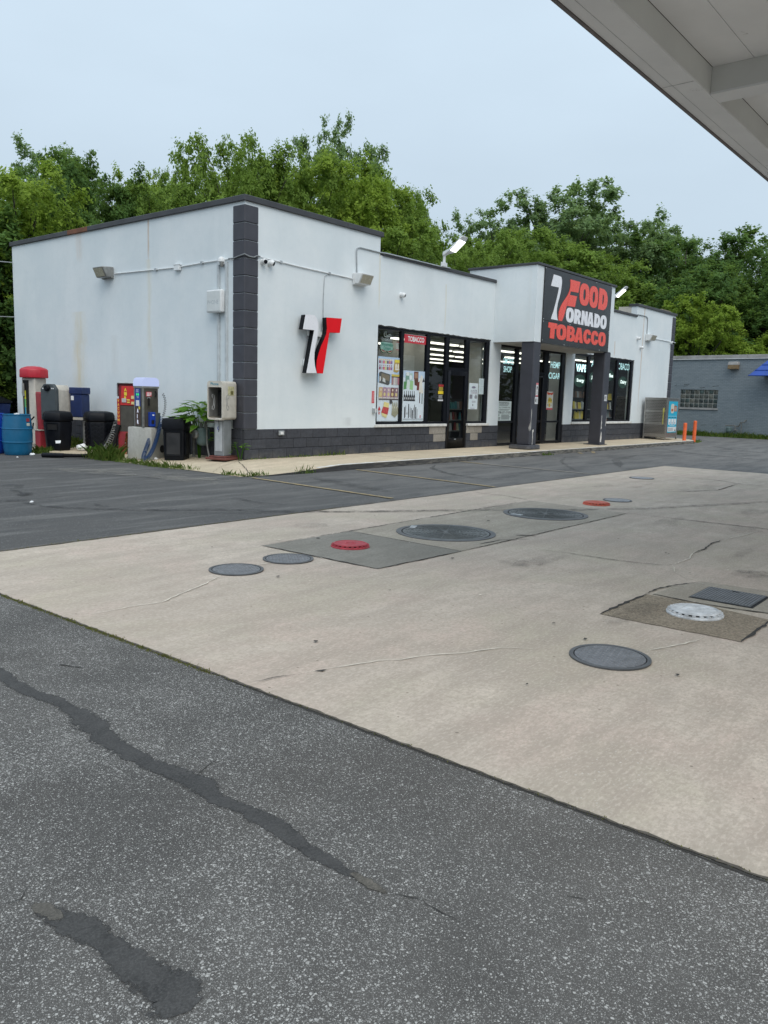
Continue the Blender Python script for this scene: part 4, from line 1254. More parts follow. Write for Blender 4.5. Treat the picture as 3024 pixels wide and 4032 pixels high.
shelf('dark shelf of yellow packets behind the window with the vape sign', 14.6, 17.3, 0.55, 0.95, 1.5, (0.36, 0.74, 1.1))
shelf('dark shelf of packets behind the rightmost window', 17.4, 19.3, 0.55, 0.95, 1.45, (0.40, 0.80, 1.1))
packs(14.62, 15.5, .68, .766, .33, [1, 1, 0]); packs(15.75, 16.9, .68, .766, .30, [0, 0, 1, None]); packs(14.62, 17.2, .7, 1.126, .28, [0, 3, 5, None, 4, 1])
packs(14.62, 17.2, .7, 1.527, .26, [2, 3, 5, None, 5]); packs(17.43, 19.2, .68, .826, .25, [3, 5, 3, None]); packs(17.43, 19.2, .68, 1.126, .26, [0, 3, 5, 4]); packs(17.43, 19.2, .68, 1.477, .24, [4, 0, None, 0, 3])
shelf('low shelf of packets beyond the entrance doors', 10.2, 13.4, 2.4, 2.8, 1.35, (0.3, 0.65, 1.0))
packs(10.25, 13.3, 2.55, .326, .26, [6, 3, 2, 4, 1, None]); packs(10.25, 13.3, 2.55, .676, .26, [3, 2, 6, 5, None, 4]); packs(10.25, 13.3, 2.55, 1.026, .26, [5, 3, 2, None, 6])
shelf('dark counter shelf behind the single glass door', 6.4, 8.9, 2.6, 3.0, 1.25, (0.3, 0.62, 0.95))
packs(6.45, 8.8, 2.75, .976, .24, [5, 3, None, 2]); packs(6.45, 8.8, 2.75, .646, .24, [5, 3, None, 3])

# ------------------------------------------------------------------ printed sheets
FM = {}
def flatcol(c):
    k = tuple(round(x, 3) for x in c)
    if k not in FM:
        FM[k] = simple('print_%d' % len(FM), k, 0.5, var=0.04)
    return FM[k]
class Print:
    """a flat printed sheet: a thin panel with coloured shapes 1 mm proud of it; u across, v up, both 0..1"""
    def __init__(s, x0, x1, z0, z1, y, bg, left=False):
        if 0 < y < .09:                                   # set back in the frame
            x0 += (y - .025) * (x0 + 10.79) / 12.51; x1 += (y - .025) * (x1 + 10.79) / 12.51
        s.x0, s.x1, s.z0, s.z1, s.y, s.left = x0, x1, z0, z1, y, left
        s.mats = [flatcol(bg)]; s.mb = MB(); s.lv = 0.0012
        if left: s.mb.box(y, y + 0.003, min(x0, x1), max(x0, x1), z0, z1)
        else: s.mb.box(x0, x1, y, y + 0.003, z0, z1)
    def P(s, u, v):
        h = s.x0 + u * (s.x1 - s.x0); z = s.z0 + v * (s.z1 - s.z0)
        return (s.y - s.lv, h, z) if s.left else (h, s.y - s.lv, z)
    def col(s, c):
        m = c if isinstance(c, bpy.types.Material) else flatcol(c)
        if m not in s.mats: s.mats.append(m)
        s.mb.cur = s.mats.index(m)
    def poly(s, pts, c):
        s.col(c); s.mb.flat([s.P(u, v) for u, v in pts]); s.lv += 0.00012
        return s
    def rect(s, u0, v0, u1, v1, c):
        return s.poly([(u0, v0), (u1, v0), (u1, v1), (u0, v1)], c)
    def ell(s, u, v, ru, rv, c, n=16):
        return s.poly([(u + ru * math.cos(2 * math.pi * k / n), v + rv * math.sin(2 * math.pi * k / n)) for k in range(n)], c)
    def text(s, body, u0, v0, u1, v1, c, off=0.01):
        s.col(c)
        a = Vector(s.P(u0, v0)); b = Vector(s.P(u1, v0)); d = Vector(s.P(u0, v1))
        text_on(s.mb, body, a, b - a, d - a, off); s.lv += 0.00012
        return s
    def lines(s, u0, v0, u1, v1, n, c):
        r = random.Random(int(1000 * (u0 + v1)) + n)
        h = (v1 - v0) / n
        for k in range(n):
            s.rect(u0, v0 + k * h + h * .25, u1 - r.uniform(0, .18) * (u1 - u0), v0 + k * h + h * .7, c)
        return s
    def make(s, name, label, cat, group=None):
        o = s.mb.build(name, s.mats, None, smooth=False)
        return tag(o, label, cat, group)
YP = 0.063
PALE, SKYB = (0.66, 0.74, 0.80), (0.42, 0.58, 0.76)
p = Print(4.19, 5.055, .755, 2.31, YP, PALE)
p.rect(0, .60, 1, 1, SKYB).rect(0, .74, .72, .97, (0.62, 0.68, 0.76))
for k, c in enumerate([(.25, .08, .14), (.35, .42, .44), (.6, .14, .2), (.6, .62, .25), (.16, .13, .2), (.6, .2, .2), (.28, .16, .34)]):
    u = .04 + k * .085
    p.rect(u, .895, u + .075, .94, c).ell(u + .037, .865, .025, .012, tuple(x * .8 for x in c), 10).rect(u, .80, u + .075, .845, c).rect(u, .95, u + .06, .962, (.7, .5, .2))
p.poly([(.68, .78), (.72, .97), (.95, .97), (.95, .80), (.84, .765)], (.42, .29, .09)).rect(.74, .925, .95, .968, (.78, .66, .08)).ell(.79, .865, .035, .045, (.8, .78, .7)).ell(.89, .865, .035, .045, (.8, .78, .7)).rect(.76, .805, .94, .83, (.75, .73, .66))
p.poly([(.05, .60), (.05, .75), (.12, .77), (.55, .73), (.52, .585), (.45, .565)], (.085, .09, .085))
for k in range(8): p.rect(.16 + k * .045, .655 - k * .004, .185 + k * .045, .745 - k * .004, (.30, .24, .15))
p.poly([(.07, .61), (.13, .63), (.13, .69), (.07, .7)], (.6, .6, .58)).poly([(.2, .62), (.34, .60), (.32, .66), (.22, .68)], (.55, .57, .55))
for k, c in enumerate([(.35, .2, .2), (.62, .58, .56), (.5, .46, .44), (.42, .18, .22)]):
    u = .60 + k * .09
    p.poly([(u + .01, .575), (u, .73), (u + .09, .74), (u + .085, .575)], c).rect(u, .705, u + .09, .738, (.62, .5, .1)).rect(u, .69, u + .09, .705, (.05, .04, .04))
for k, c in enumerate([(.56, .40, .22), (.36, .22, .30), (.46, .33, .40), (.20, .10, .09), (.25, .16, .20)]):
    u = .04 + k * .175
    p.poly([(u, .36), (u + .02, .53), (u + .18, .53), (u + .172, .35)], c).ell(u + .09, .42, .05, .03, (.62, .52, .24)).rect(u + .01, .355, u + .165, .375, (.6, .56, .54)).ell(u + .1, .49, .03, .02, (.7, .6, .5))
p.rect(.05, .335, .93, .35, (.10, .08, .08))
p.poly([(.26, .22), (.30, .305), (.52, .285), (.50, .21)], (.76, .66, .28)).poly([(.18, .135), (.26, .23), (.52, .21), (.46, .10)], (.46, .05, .06)).poly([(.18, .135), (.46, .10), (.40, .05), (.22, .085)], (.70, .62, .30))
for k in range(4): p.poly([(.24 + k * .07, .14), (.28 + k * .07, .215), (.30 + k * .07, .213), (.26 + k * .07, .137)], (.62, .12, .10))
p.ell(.60, .305, .065, .035, (.06, .06, .065)).poly([(.04, .19), (.09, .235), (.14, .19), (.14, .17), (.04, .17)], (.55, .04, .05)).poly([(.06, .12), (.075, .165), (.10, .135), (.12, .15), (.10, .10)], (.6, .09, .05))
p.poly([(.64, .10), (.66, .21), (.74, .25), (.93, .22), (.94, .12), (.80, .06)], (.30, .29, .20))
for u in (.69, .78, .87): p.poly([(u - .04, .16), (u - .03, .27), (u, .32), (u + .03, .27), (u + .04, .15)], (.36, .36, .27)).ell(u, .22, .018, .02, (.62, .62, .5))
p.make('window_poster', 'tall pale blue poster of smoking goods in the leftmost window pane', 'poster')
p = Print(5.185, 6.125, .755, 2.02, YP, PALE)
p.rect(0, .86, 1, 1, (.50, .63, .78))
p.poly([(.08, .68), (.10, .95), (.26, .97), (.27, .70)], (.20, .34, .28)).rect(.12, .90, .25, .97, (.7, .76, .76)).poly([(.25, .78), (.25, .95), (.40, .95), (.40, .78)], (.42, .58, .55)).ell(.32, .87, .055, .05, (.72, .78, .8)).poly([(.02, .62), (.03, .78), (.16, .78), (.15, .64)], (.10, .28, .10)).poly([(.28, .63), (.30, .80), (.44, .80), (.43, .62)], (.32, .56, .27)).poly([(.14, .66), (.17, .82), (.26, .82), (.29, .66)], (.62, .72, .68))
p.poly([(.46, .83), (.46, .99), (.66, .99), (.66, .85)], (.16, .06, .04)).rect(.49, .86, .63, .96, (.34, .2, .13)).poly([(.50, .72), (.48, .83), (.66, .85), (.66, .70)], (.11, .045, .03)).poly([(.60, .62), (.62, .77), (.72, .80), (.72, .62)], (.17, .035, .03)).poly([(.70, .56), (.72, .82), (.78, .93), (.86, .9), (.84, .74), (.90, .60), (.90, .56)], (.72, .69, .62)).poly([(.84, .78), (.90, .88), (.95, .80)], (.05, .05, .06))
for k in range(6):
    u = .03 + k * .085
    p.poly([(u, .40), (u + .005, .50), (u + .03, .54), (u + .032, .60), (u + .05, .60), (u + .052, .54), (u + .078, .50), (u + .082, .40)], (.012, .012, .016)).ell(u + .041, .45, .022, .025, (.5, .52, .54))
p.rect(.73, .36, .765, .58, (.10, .07, .07)).rect(.84, .35, .875, .56, (.12, .17, .16))
for k, (u, a, b) in enumerate([(.08, .06, .28), (.13, .08, .31), (.19, .13, .17), (.25, .06, .34), (.32, .08, .28), (.37, .06, .26), (.42, .05, .22), (.47, .06, .27), (.52, .06, .33), (.57, .05, .28), (.64, .05, .24)]):
    p.rect(u, a, u + (.022 if k % 3 else .034), b, [(.015, .015, .02), (.30, .31, .33), (.05, .05, .055)][k % 3])
p.rect(.78, .06, .81, .12, (.5, .04, .05)).rect(.03, .035, .95, .042, (.1, .1, .11)).rect(.95, .035, .957, .95, (.1, .1, .11))
p.make('window_poster', 'pale poster of bottles and pens in the second window pane', 'poster')
p = Print(5.18, 6.125, 2.70, 2.915, YP, (.58, .035, .055))
p.text('TOBACCO', .15, .2, .87, .80, (.80, .80, .80), .035)
p.rect(0, .97, 1, 1.0, (.7, .7, .7))
p.make('tobacco_banner', 'red banner reading TOBACCO at the top of the second window pane', 'banner')
p = Print(6.69, 6.955, 1.28, 1.72, YP, (.02, .02, .02))
p.rect(.05, .86, .95, .99, (.40, .03, .03)).lines(.12, .62, .9, .85, 4, (.72, .55, .05)).rect(0, .42, 1, .60, (.80, .60, .03)).lines(.1, .15, .8, .36, 4, (.5, .5, .5)).rect(.0, 0, 1, .09, (.7, .7, .72))
p.make('warning_sticker', 'black and yellow notice sticker on the pane left of the single door', 'sticker')
p = Print(8.17, 8.62, 1.075, 1.80, YP, (.66, .74, .78))
p.text('from OUR STORE', .18, .70, .88, .745, (.10, .08, .12)).rect(.15, .665, .85, .675, (.1, .08, .12)).poly([(.85, .65), (.93, .67), (.85, .69)], (.1, .08, .12)).text('to YOUR DOOR', .2, .60, .88, .645, (.24, .08, .14)).ell(.5, .84, .22, .045, (.20, .19, .26)).rect(.08, .40, .38, .56, (.22, .22, .26)).poly([(.62, .48), (.78, .58), (.94, .48), (.9, .41), (.66, .41)], (.25, .27, .3)).lines(.35, .25, .8, .33, 2, (.3, .3, .35)).rect(.42, .12, .52, .2, (.25, .27, .3)).lines(.2, .02, .75, .06, 1, (.3, .3, .35))
p.make('window_poster', 'white delivery poster on the pane right of the single door', 'poster')
for z0, z1, nm in ((1.73, 1.945, 'upper of the two blank pale notices beside the delivery poster'), (1.50, 1.725, 'lower of the two blank pale notices beside the delivery poster')):
    p = Print(8.655, 8.915, z0, z1, YP, (.60, .70, .72)); p.lines(.15, .15, .9, .85, 6, (.52, .62, .65))
    p.make('paper_notice', nm, 'notice', 'notices right of the single door')
p = Print(3.955, 4.045, 1.19, 1.475, -0.004, (.62, .03, .05)); p.rect(.3, .05, .42, .95, (.75, .6, .6)).rect(.6, .1, .7, .9, (.75, .6, .6))
p.make('wall_sticker', 'narrow upright red and white sticker on the wall left of the first window', 'sticker')
p = Print(9.76, 10.50, .745, 1.325, YP, (.62, .70, .68))
D_ = (.07, .08, .09)
p.text('WARNING', .03, .86, .80, .965, D_, .02).lines(.06, .76, .85, .84, 3, D_).text('A.J. TOWING INC.', .06, .62, .95, .71, D_, .01).lines(.08, .52, .9, .59, 2, D_).text('708-371-7109', .0, .36, .96, .48, D_, .02).lines(.25, .06, .96, .32, 6, D_).rect(.03, .26, .09, .32, D_).lines(.03, .05, .2, .2, 3, D_)
p.make('towing_notice', 'white towing warning notice low on the pane left of the entrance doors', 'notice')
p = Print(12.70, 13.12, 1.09, 1.675, YP, (.60, .60, .55))
p.poly([(.0, .98), (.05, .85), (.3, .80), (.5, .84), (.75, .80), (.95, .86), (1, .98), (.7, .92), (.3, .93)], (.55, .08, .03)).poly([(.25, .60), (.35, .68), (.6, .66), (.8, .6), (.85, .42), (.2, .42)], (.62, .45, .03)).text('3 for 6', .2, .48, .85, .6, (.12, .10, .05), .03).rect(.1, .36, .9, .40, (.65, .5, .05)).rect(.35, .16, .6, .34, (.6, .42, .03)).text('99', .12, .2, .32, .3, (.2, .2, .22)).text('6', .66, .2, .8, .3, (.2, .2, .22)).rect(0, .0, 1, .09, (.55, .1, .12))
p.make('window_poster', 'small yellow and red offer poster on the pane below the word cigar', 'poster')
p = Print(11.66, 11.80, 1.42, 1.72, 0.036, (.7, .72, .73)); p.lines(.15, .2, .9, .9, 5, (.45, .47, .5))
p.make('paper_notice', 'small white paper on the right entrance door', 'notice')
p = Print(11.08, 11.20, .95, 1.70, 0.036, (.68, .70, .68)); p.lines(.2, .1, .9, .9, 8, (.2, .2, .2))
p.make('paper_notice', 'tall narrow white paper on the left entrance door', 'notice')
p = Print(10.92, 11.2, .10, .62, 0.036, (.06, .30, .52)); p.rect(0, .62, 1, .66, (.6, .65, .68)).ell(.55, .82, .2, .1, (.3, .55, .7)).rect(.1, .1, .9, .3, (.5, .6, .65))
p.make('window_poster', 'blue poster at the foot of the left entrance door', 'poster')
p = Print(9.53, 9.66, 1.48, 1.86, -1.312, (.60, .60, .60)); p.rect(0, .86, 1, 1, (.6, .18, .2)).rect(0, 0, 1, .1, (.6, .18, .2)).poly([(.35, .55), (.3, .7), (.5, .78), (.75, .68), (.6, .58), (.5, .45)], (.03, .03, .03)).lines(.3, .2, .75, .38, 2, (.3, .3, .3))
p.make('camera_notice', 'red and white camera warning notice on the left pillar', 'notice')
p = Print(9.50, 9.68, 1.27, 1.465, -1.312, (.66, .67, .68)); p.rect(.15, .3, .42, .78, (.1, .1, .1)).lines(.52, .2, .9, .8, 4, (.35, .38, .38))
p.make('smoking_notice', 'small white notice under the camera warning on the left pillar', 'notice')
p = Print(14.08, 14.28, 1.42, 1.62, -1.312, (.62, .63, .65)); p.rect(.15, .3, .4, .75, (.1, .1, .1)).lines(.5, .2, .9, .8, 4, (.3, .3, .33))
p.make('smoking_notice', 'small white notice on the right pillar', 'notice')

# LED signs hanging just behind the glass
def led(name, label, body, x0, x1, z0, z1, m, off=0.03, oval=None, group=None, y=0.13):
    x0 += (y - .025) * (x0 + 10.79) / 12.51; x1 += (y - .025) * (x1 + 10.79) / 12.51
    o = thing(name, label, 'window sign', ((x0 + x1) / 2, y, z0), group)
    if oval:
        mb = MB(); mb.prism([((x0 + x1) / 2 + oval[0] * math.cos(2 * math.pi * k / 24), y + 0.02, (z0 + z1) / 2 + oval[1] * math.sin(2 * math.pi * k / 24)) for k in range(24)], (0, 0.012, 0))
        mb.build('backing', M_NEONG, o)
    mb = MB(); text_front(mb, body, x0, x1, z0, z1, y, off)
    mb.build('lettering', m, o, smooth=False)
    return o
led('led_sign', 'pale window lettering reading SMOKE left of the entrance', 'SMOKE', 9.92, 10.50, 2.42, 2.60, M_NEONC, .012, group='smoke shop lettering')
led('led_sign', 'pale window lettering reading SHOP left of the entrance', 'SHOP', 9.95, 10.42, 2.18, 2.36, M_NEONC, .012, group='smoke shop lettering')
led('led_sign', 'pale window lettering reading HEMP right of the entrance', 'HEMP', 12.84, 13.48, 2.44, 2.64, M_NEONC, .012, group='hemp and cigar lettering')
led('led_sign', 'pale window lettering reading CIGAR right of the entrance', 'CIGAR', 12.74, 13.52, 2.09, 2.29, M_NEONC, .012, group='hemp and cigar lettering')
o = led('led_sign', 'brightly lit sign reading VAPE in the first pane past the entrance', 'VAPE', 14.64, 15.44, 2.40, 2.66, M_NEONV, 0.045)
led('led_sign', 'lit green oval sign reading Energy below the vape sign', 'Energy', 14.76, 15.32, 2.02, 2.17, M_NEON, 0.03, (0.42, 0.22), 'green oval drink signs')
led('led_sign', 'pale lettering reading ATM behind the right pillar', 'ATM', 15.80, 16.55, 2.62, 2.85, M_NEONC)
led('led_sign', 'lit green oval sign reading Juice behind the right pillar', 'Juice', 15.86, 16.42, 2.17, 2.31, M_NEON, 0.03, (0.40, 0.2), 'green oval drink signs')
led('led_sign', 'lit green oval sign reading Coffee right of the right pillar', 'Coffee', 17.02, 17.68, 2.30, 2.44, M_NEON, 0.03, (0.44, 0.2), 'green oval drink signs')
led('led_sign', 'pale lettering reading TOBACCO in the rightmost pane', 'TOBACCO', 17.92, 19.27, 2.62, 2.87, M_NEONC, 0.02)
led('led_sign', 'lit green oval sign reading Dairy in the rightmost pane', 'Dairy', 18.39, 18.92, 2.07, 2.24, M_NEON, 0.03, (0.40, 0.22), 'green oval drink signs')
# the leaf brand sign at the top of the first pane
o = thing('led_sign', 'unlit watermelon shaped brand sign in the leftmost window pane', 'window sign', (4.5, 0.12, 2.4))
def arcpts(cx, cz, rx, rz, a0, a1, n=16): return [(cx + rx * math.cos(a0 + (a1 - a0) * k / n), cz + rz * math.sin(a0 + (a1 - a0) * k / n)) for k in range(n + 1)]
for cx in (4.40, 4.62):
    for rr, m, y in ((.15, simple('melon_rind', (.05, .10, .05), .5), .12), (.132, simple('melon_pith', (.55, .55, .45), .5), .118), (.112, simple('melon_flesh', (.40, .04, .05), .5), .116)):
        mb = MB(); mb.prism([(x, y, z) for x, z in arcpts(cx, 2.54, rr, rr * .95, math.pi, 2 * math.pi)], (0, 0.01, 0)); mb.build('melon_slice', m, o, smooth=False)
mb = MB(); mb.prism([(x, .112, z) for x, z in [(4.26, 2.50), (4.26, 2.64), (4.33, 2.67), (4.70, 2.66), (4.75, 2.60), (4.74, 2.49), (4.6, 2.46), (4.4, 2.46)]], (0, .008, 0)); mb.build('name_plate', simple('mint_plate', (.36, .55, .50), .5), o, smooth=False)
mb = MB(); text_front(mb, 'Watermelon', 4.29, 4.73, 2.57, 2.65, .108, .012); text_front(mb, 'Dream', 4.38, 4.65, 2.48, 2.56, .108, .012); mb.build('lettering', simple('mint_letter', (.05, .30, .22), .5), o, smooth=False)
mb = MB(); text_front(mb, 'LooseLeaf', 4.30, 4.70, 2.69, 2.78, .112, .02); mb.build('lettering', simple('grey_letter', (.50, .52, .52), .5), o, smooth=False)
mb = MB(); mb.tube([(4.40, .115, 2.79), (4.38, .115, 2.86), (4.45, .115, 2.925), (4.46, .115, 2.85), (4.48, .115, 2.81), (4.62, .115, 2.86), (4.66, .115, 2.83), (4.50, .115, 2.785), (4.40, .115, 2.79)], .012, 6); mb.build('leaf_outline', simple('grey_letter', (.50, .52, .52), .5), o)
o.location.x += .11
p = Print(4.95, 5.14, 2.50, 2.70, .10, (.66, .64, .63)); p.rect(0, .92, 1, 1, (.55, .05, .08)).rect(0, 0, 1, .08, (.55, .05, .08)).poly([(.55, .25), (.5, .8), (.85, .7), (.9, .2)], (.06, .05, .05))
p.make('framed_picture', 'small red edged card beside the watermelon sign', 'card')

# ------------------------------------------------------------------ big sign over the entrance
YS = -1.345
o = sign = thing('store_sign', 'big black sign reading Food Tornado Tobacco above the entrance', 'sign', (11.86, YS, 2.98))
for x0, x1, z0, z1 in [(9.645, 12.87, 3.60, 5.03), (12.874, 14.05, 3.60, 5.03), (9.645, 12.87, 2.975, 3.596), (12.874, 14.05, 2.975, 3.596)]:
    mb = MB(); mb.box(x0, x1, YS, YS + 0.033, z0, z1); mb.build('sign_panel', M_BLKSIGN, o, bev=0.003)
for x, z in [(9.68, 3.63), (9.68, 3.56), (9.68, 3.05), (14.02, 3.62), (14.02, 3.56), (12.9, 5.0), (12.9, 3.72), (11.3, 3.60), (11.0, 3.0), (13.4, 3.0), (9.68, 5.0), (14.02, 5.0)]:
    mb = MB(); mb.lathe([(.017, 0), (.012, .006)], (0, 0, 0), 8); s = mb.build('screw', M_GALV, o, base=(0, 0, 0)); s.location = (x - 11.86, 0, z - 2.98); s.rotation_euler = (math.pi / 2, 0, 0)
YL = YS - 0.0015
def letter(loop, m, holes=(), th=0.006):
    mb = MB(); mb.prism([(x, YL, z) for x, z in loop], (0, -th, 0), [[(x, YL, z) for x, z in h] for h in holes])
    return mb.build('letter', m, sign, smooth=False)
def sup(cx, cz, rx, rz, n=2.6, k=28):
    out = []
    for i in range(k):
        a = 2 * math.pi * i / k
        c, s = math.cos(a), math.sin(a)
        out.append((cx + rx * math.copysign(abs(c) ** (2 / n), c), cz + rz * math.copysign(abs(s) ** (2 / n), s)))
    return out
def glyph(ch, x0, x1, z0, z1, m):
    W, H = x1 - x0, z1 - z0
    f = lambda L: [(x0 + a * W, z0 + b * H) for a, b in L]
    if ch == 'O':
        letter(sup(x0 + W / 2, z0 + H / 2, W / 2, H / 2), m, [sup(x0 + W / 2, z0 + H / 2, W * .13, H * .25, 2.3, 18)])
    elif ch == 'D':
        letter(f([(0, 0), (.03, .5), (0.02, 1), (.55, .98), (.82, .88), (.97, .68), (1, .48), (.95, .25), (.80, .08), (.55, 0)]), m, [f([(.42, .27), (.42, .73), (.52, .72), (.58, .6), (.58, .4), (.52, .28)])])
    elif ch == 'T':
        letter(f([(.22, 0), (.25, .64), (0, .66), (.02, 1), (1, 1), (1, .66), (.74, .64), (.72, 0)]), m)
    elif ch == 'R':
        letter(f([(0, 0), (.02, 1), (.6, 1), (.86, .90), (.95, .70), (.88, .50), (.74, .42), (1, 0), (.58, 0), (.44, .34), (.42, 0)]), m, [f([(.42, .58), (.42, .78), (.52, .78), (.57, .68), (.52, .58)])])
    elif ch == 'N':
        letter(f([(0, 0), (.02, 1), (.42, 1), (.62, .55), (.62, 1), (1, 1), (.98, 0), (.62, 0), (.38, .46), (.38, 0)]), m)
    elif ch == 'A':
        letter(f([(0, 0), (.30, 1), (.72, 1), (1, 0), (.62, 0), (.58, .18), (.42, .18), (.38, 0)]), m, [f([(.44, .36), (.50, .72), (.56, .36)])])
    elif ch == 'B':
        letter(f([(0, 0), (.02, 1), (.6, 1), (.86, .90), (.93, .72), (.84, .54), (.97, .42), (1, .25), (.88, .08), (.62, 0)]), m, [f([(.40, .62), (.40, .80), (.52, .80), (.56, .71), (.52, .62)]), f([(.40, .20), (.40, .42), (.54, .42), (.60, .31), (.54, .20)])])
    elif ch == 'C':
        outer = [(.98, .66), (.90, .86), (.72, .97), (.50, 1), (.26, .95), (.08, .78), (0, .5), (.08, .2), (.26, .05), (.50, 0), (.74, .04), (.92, .17), (1, .38), (.62, .40), (.60, .28), (.50, .24), (.42, .34), (.40, .5), (.42, .67), (.50, .76), (.60, .72), (.62, .64)]
        letter(f(outer), m)
# the swooping figure seven and the F
letter([(10.13, 4.89), (10.40, 4.885), (10.58, 4.875), (10.625, 4.80), (10.635, 4.70), (10.62, 4.58), (10.585, 4.43), (10.52, 4.27), (10.455, 4.13), (10.42, 3.97), (10.425, 3.85), (10.46, 3.74), (10.52, 3.66), (10.10, 3.66), (10.22, 3.87), (10.33, 4.12), (10.42, 4.36), (10.475, 4.57), (10.0, 4.56)], M_WHLET)
letter([(11.14, 4.88), (11.79, 4.885), (11.70, 4.565), (11.21, 4.55), (11.165, 4.45), (11.10, 4.31), (11.02, 4.14), (10.94, 3.95), (10.86, 3.78), (10.77, 3.66), (10.56, 3.66), (10.54, 3.76), (10.545, 3.90), (10.62, 4.03), (10.73, 4.16), (10.88, 4.29), (11.02, 4.41), (11.11, 4.52), (11.16, 4.64), (11.165, 4.76)], M_REDLET)
letter([(11.175, 4.445), (11.63, 4.455), (11.535, 4.135), (11.03, 4.12)], M_REDLET)
for ch, x0, x1 in [('O', 11.79, 12.44), ('O', 12.45, 13.06), ('D', 13.10, 13.76)]: glyph(ch, x0, x1, 4.235, 4.88, M_REDLET)
for ch, x0, x1 in [('O', 11.00, 11.50), ('R', 11.52, 11.985), ('N', 12.00, 12.42), ('A', 12.39, 12.86), ('D', 12.88, 13.32), ('O', 13.33, 13.79)]: glyph(ch, x0, x1, 3.665, 4.085, M_WHLET)
for ch, x0, x1 in [('T', 9.97, 10.50), ('O', 10.47, 11.09), ('B', 11.11, 11.66), ('A', 11.62, 12.20), ('C', 12.20, 12.74), ('C', 12.73, 13.26), ('O', 13.26, 13.80)]: glyph(ch, x0, x1, 3.13, 3.565, M_REDLET)

# ------------------------------------------------------------------ two-letter channel sign on the wall
o = thing('logo_sign', 'white and red two letter sign standing off the white wall', 'sign', (2.0, -0.02, 1.8))
def chan(loop, m):
    mb = MB(); mb.prism([(x, -0.08, z) for x, z in loop], (0, -0.125, 0)); a = mb.build('letter', M_BLACK, o, smooth=False)
    mb = MB(); mb.prism([(x, -0.2055, z) for x, z in loop], (0, -0.012, 0)); mb.build('letter_face', m, a, smooth=False)
chan([(1.49, 3.01), (1.62, 3.025), (1.76, 3.02), (1.835, 2.95), (1.875, 2.84), (1.872, 2.70), (1.845, 2.55), (1.80, 2.40), (1.77, 2.26), (1.765, 2.12), (1.785, 1.97), (1.845, 1.81), (1.54, 1.80), (1.60, 2.05), (1.68, 2.40), (1.755, 2.71), (1.42, 2.705)], M_WHLET)
chan([(2.13, 3.01), (2.61, 3.03), (2.555, 2.715), (2.22, 2.70), (2.17, 2.45), (2.10, 2.10), (2.04, 1.81), (1.86, 1.81), (1.835, 1.92), (1.85, 2.08), (1.905, 2.24), (1.98, 2.40), (2.07, 2.54), (2.13, 2.66), (2.15, 2.78), (2.135, 2.90)], M_REDSIGN)
mb = MB(); mb.box(1.72, 2.30, -0.079, -0.02, 2.60, 2.70); mb.build('mounting_bar', M_WHITE_M, o)
mb = MB(); mb.box(1.62, 1.70, -0.079, -0.02, 1.96, 2.10); mb.build('mounting_bar', M_WHITE_M, o)

# ------------------------------------------------------------------ wall lights, conduits, cameras
def wall_light(label, x, z, left=False, w=0.42, h=0.26):
    o = thing('wall_light', label, 'wall light', (x, -0.005, z) if not left else (-0.005, x, z), 'wedge shaped wall lights', -math.pi / 2 if left else 0)
    mb = MB(); mb.box(-w / 2, w / 2, -0.06, 0, -h / 2, h / 2); mb.build('back_box', M_STEEL_D if left else M_WHITE_M, o, bev=0.012, base=(0, 0, 0))
    mb = MB(); mb.loft([[(-w / 2, -0.062, h / 2), (w / 2, -0.062, h / 2), (w / 2, -0.062, -h / 2 + .02), (-w / 2, -0.062, -h / 2 + .02)], [(-w / 2, -0.30, h / 2 - .02), (w / 2, -0.30, h / 2 - .02), (w / 2, -0.19, -h / 2 + .02), (-w / 2, -0.19, -h / 2 + .02)]])
    mb.build('hood', M_STEEL_D if left else M_WHITE_M, o, bev=0.012, base=(0, 0, 0))
    mb = MB(); a = Vector((0, -.30, h / 2 - .02)); b = Vector((0, -.19, -h / 2 + .02)); d = (b - a)
    nrm = Vector((0, -1, -0.5)).normalized() * 0.006
    pts = []
    for (u, v) in ((-.42, .12), (.42, .12), (.42, .9), (-.42, .9)):
        q = a + d * v + Vector((u * w, 0, 0)) + nrm; pts.append(q)
    mb.prism(pts, nrm * 0.9); mb.build('lens', simple('lamp_lens', (0.45, 0.42, 0.33), 0.25, var=.1), o, base=(0, 0, 0))
wall_light('white wedge wall light above the two letter sign', 3.38, 3.97)
wall_light('white wedge wall light high on the far right wall', 20.62, 3.94, w=.5)
wall_light('grey wedge wall light on the left wall at the end of the conduit', 4.78, 4.01, True)
def camera_dome(label, x, y, z, d):
    o = thing('security_camera', label, 'security camera', (x, y, z), 'white turret cameras')
    d = Vector(d).normalized()
    mb = MB(); mb.lathe([(.06, 0), (.06, .02), (.05, .035)], (0, 0, 0), 18); b = mb.build('base_plate', M_WHITE_M, o, base=(0, 0, 0)); b.rotation_euler = Vector((0, -1, 0)).to_track_quat('Z', 'Y').to_euler()
    mb = MB(); mb.lathe([(.02, -.055), (.045, -.045), (.065, 0), (.058, .035), (.045, .055)], (0, 0, 0), 18); b = mb.build('ball', M_WHITE_M, o, base=(0, 0, 0)); b.location = Vector((0, -.075, 0)); b.rotation_euler = d.to_track_quat('Z', 'Y').to_euler()
    mb = MB(); mb.lathe([(.042, .054), (.040, .060), (.02, .066)], (0, 0, 0), 18); b = mb.build('lens', M_BLACK, o, base=(0, 0, 0)); b.location = Vector((0, -.075, 0)); b.rotation_euler = d.to_track_quat('Z', 'Y').to_euler()
camera_dome('white turret camera nearest the charcoal quoins, looking towards the viewer', .45, 0, 3.95, (-.3, -1, -.15))
camera_dome('white turret camera second from the charcoal quoins, looking right', .64, 0, 3.95, (.5, -1, -.4))
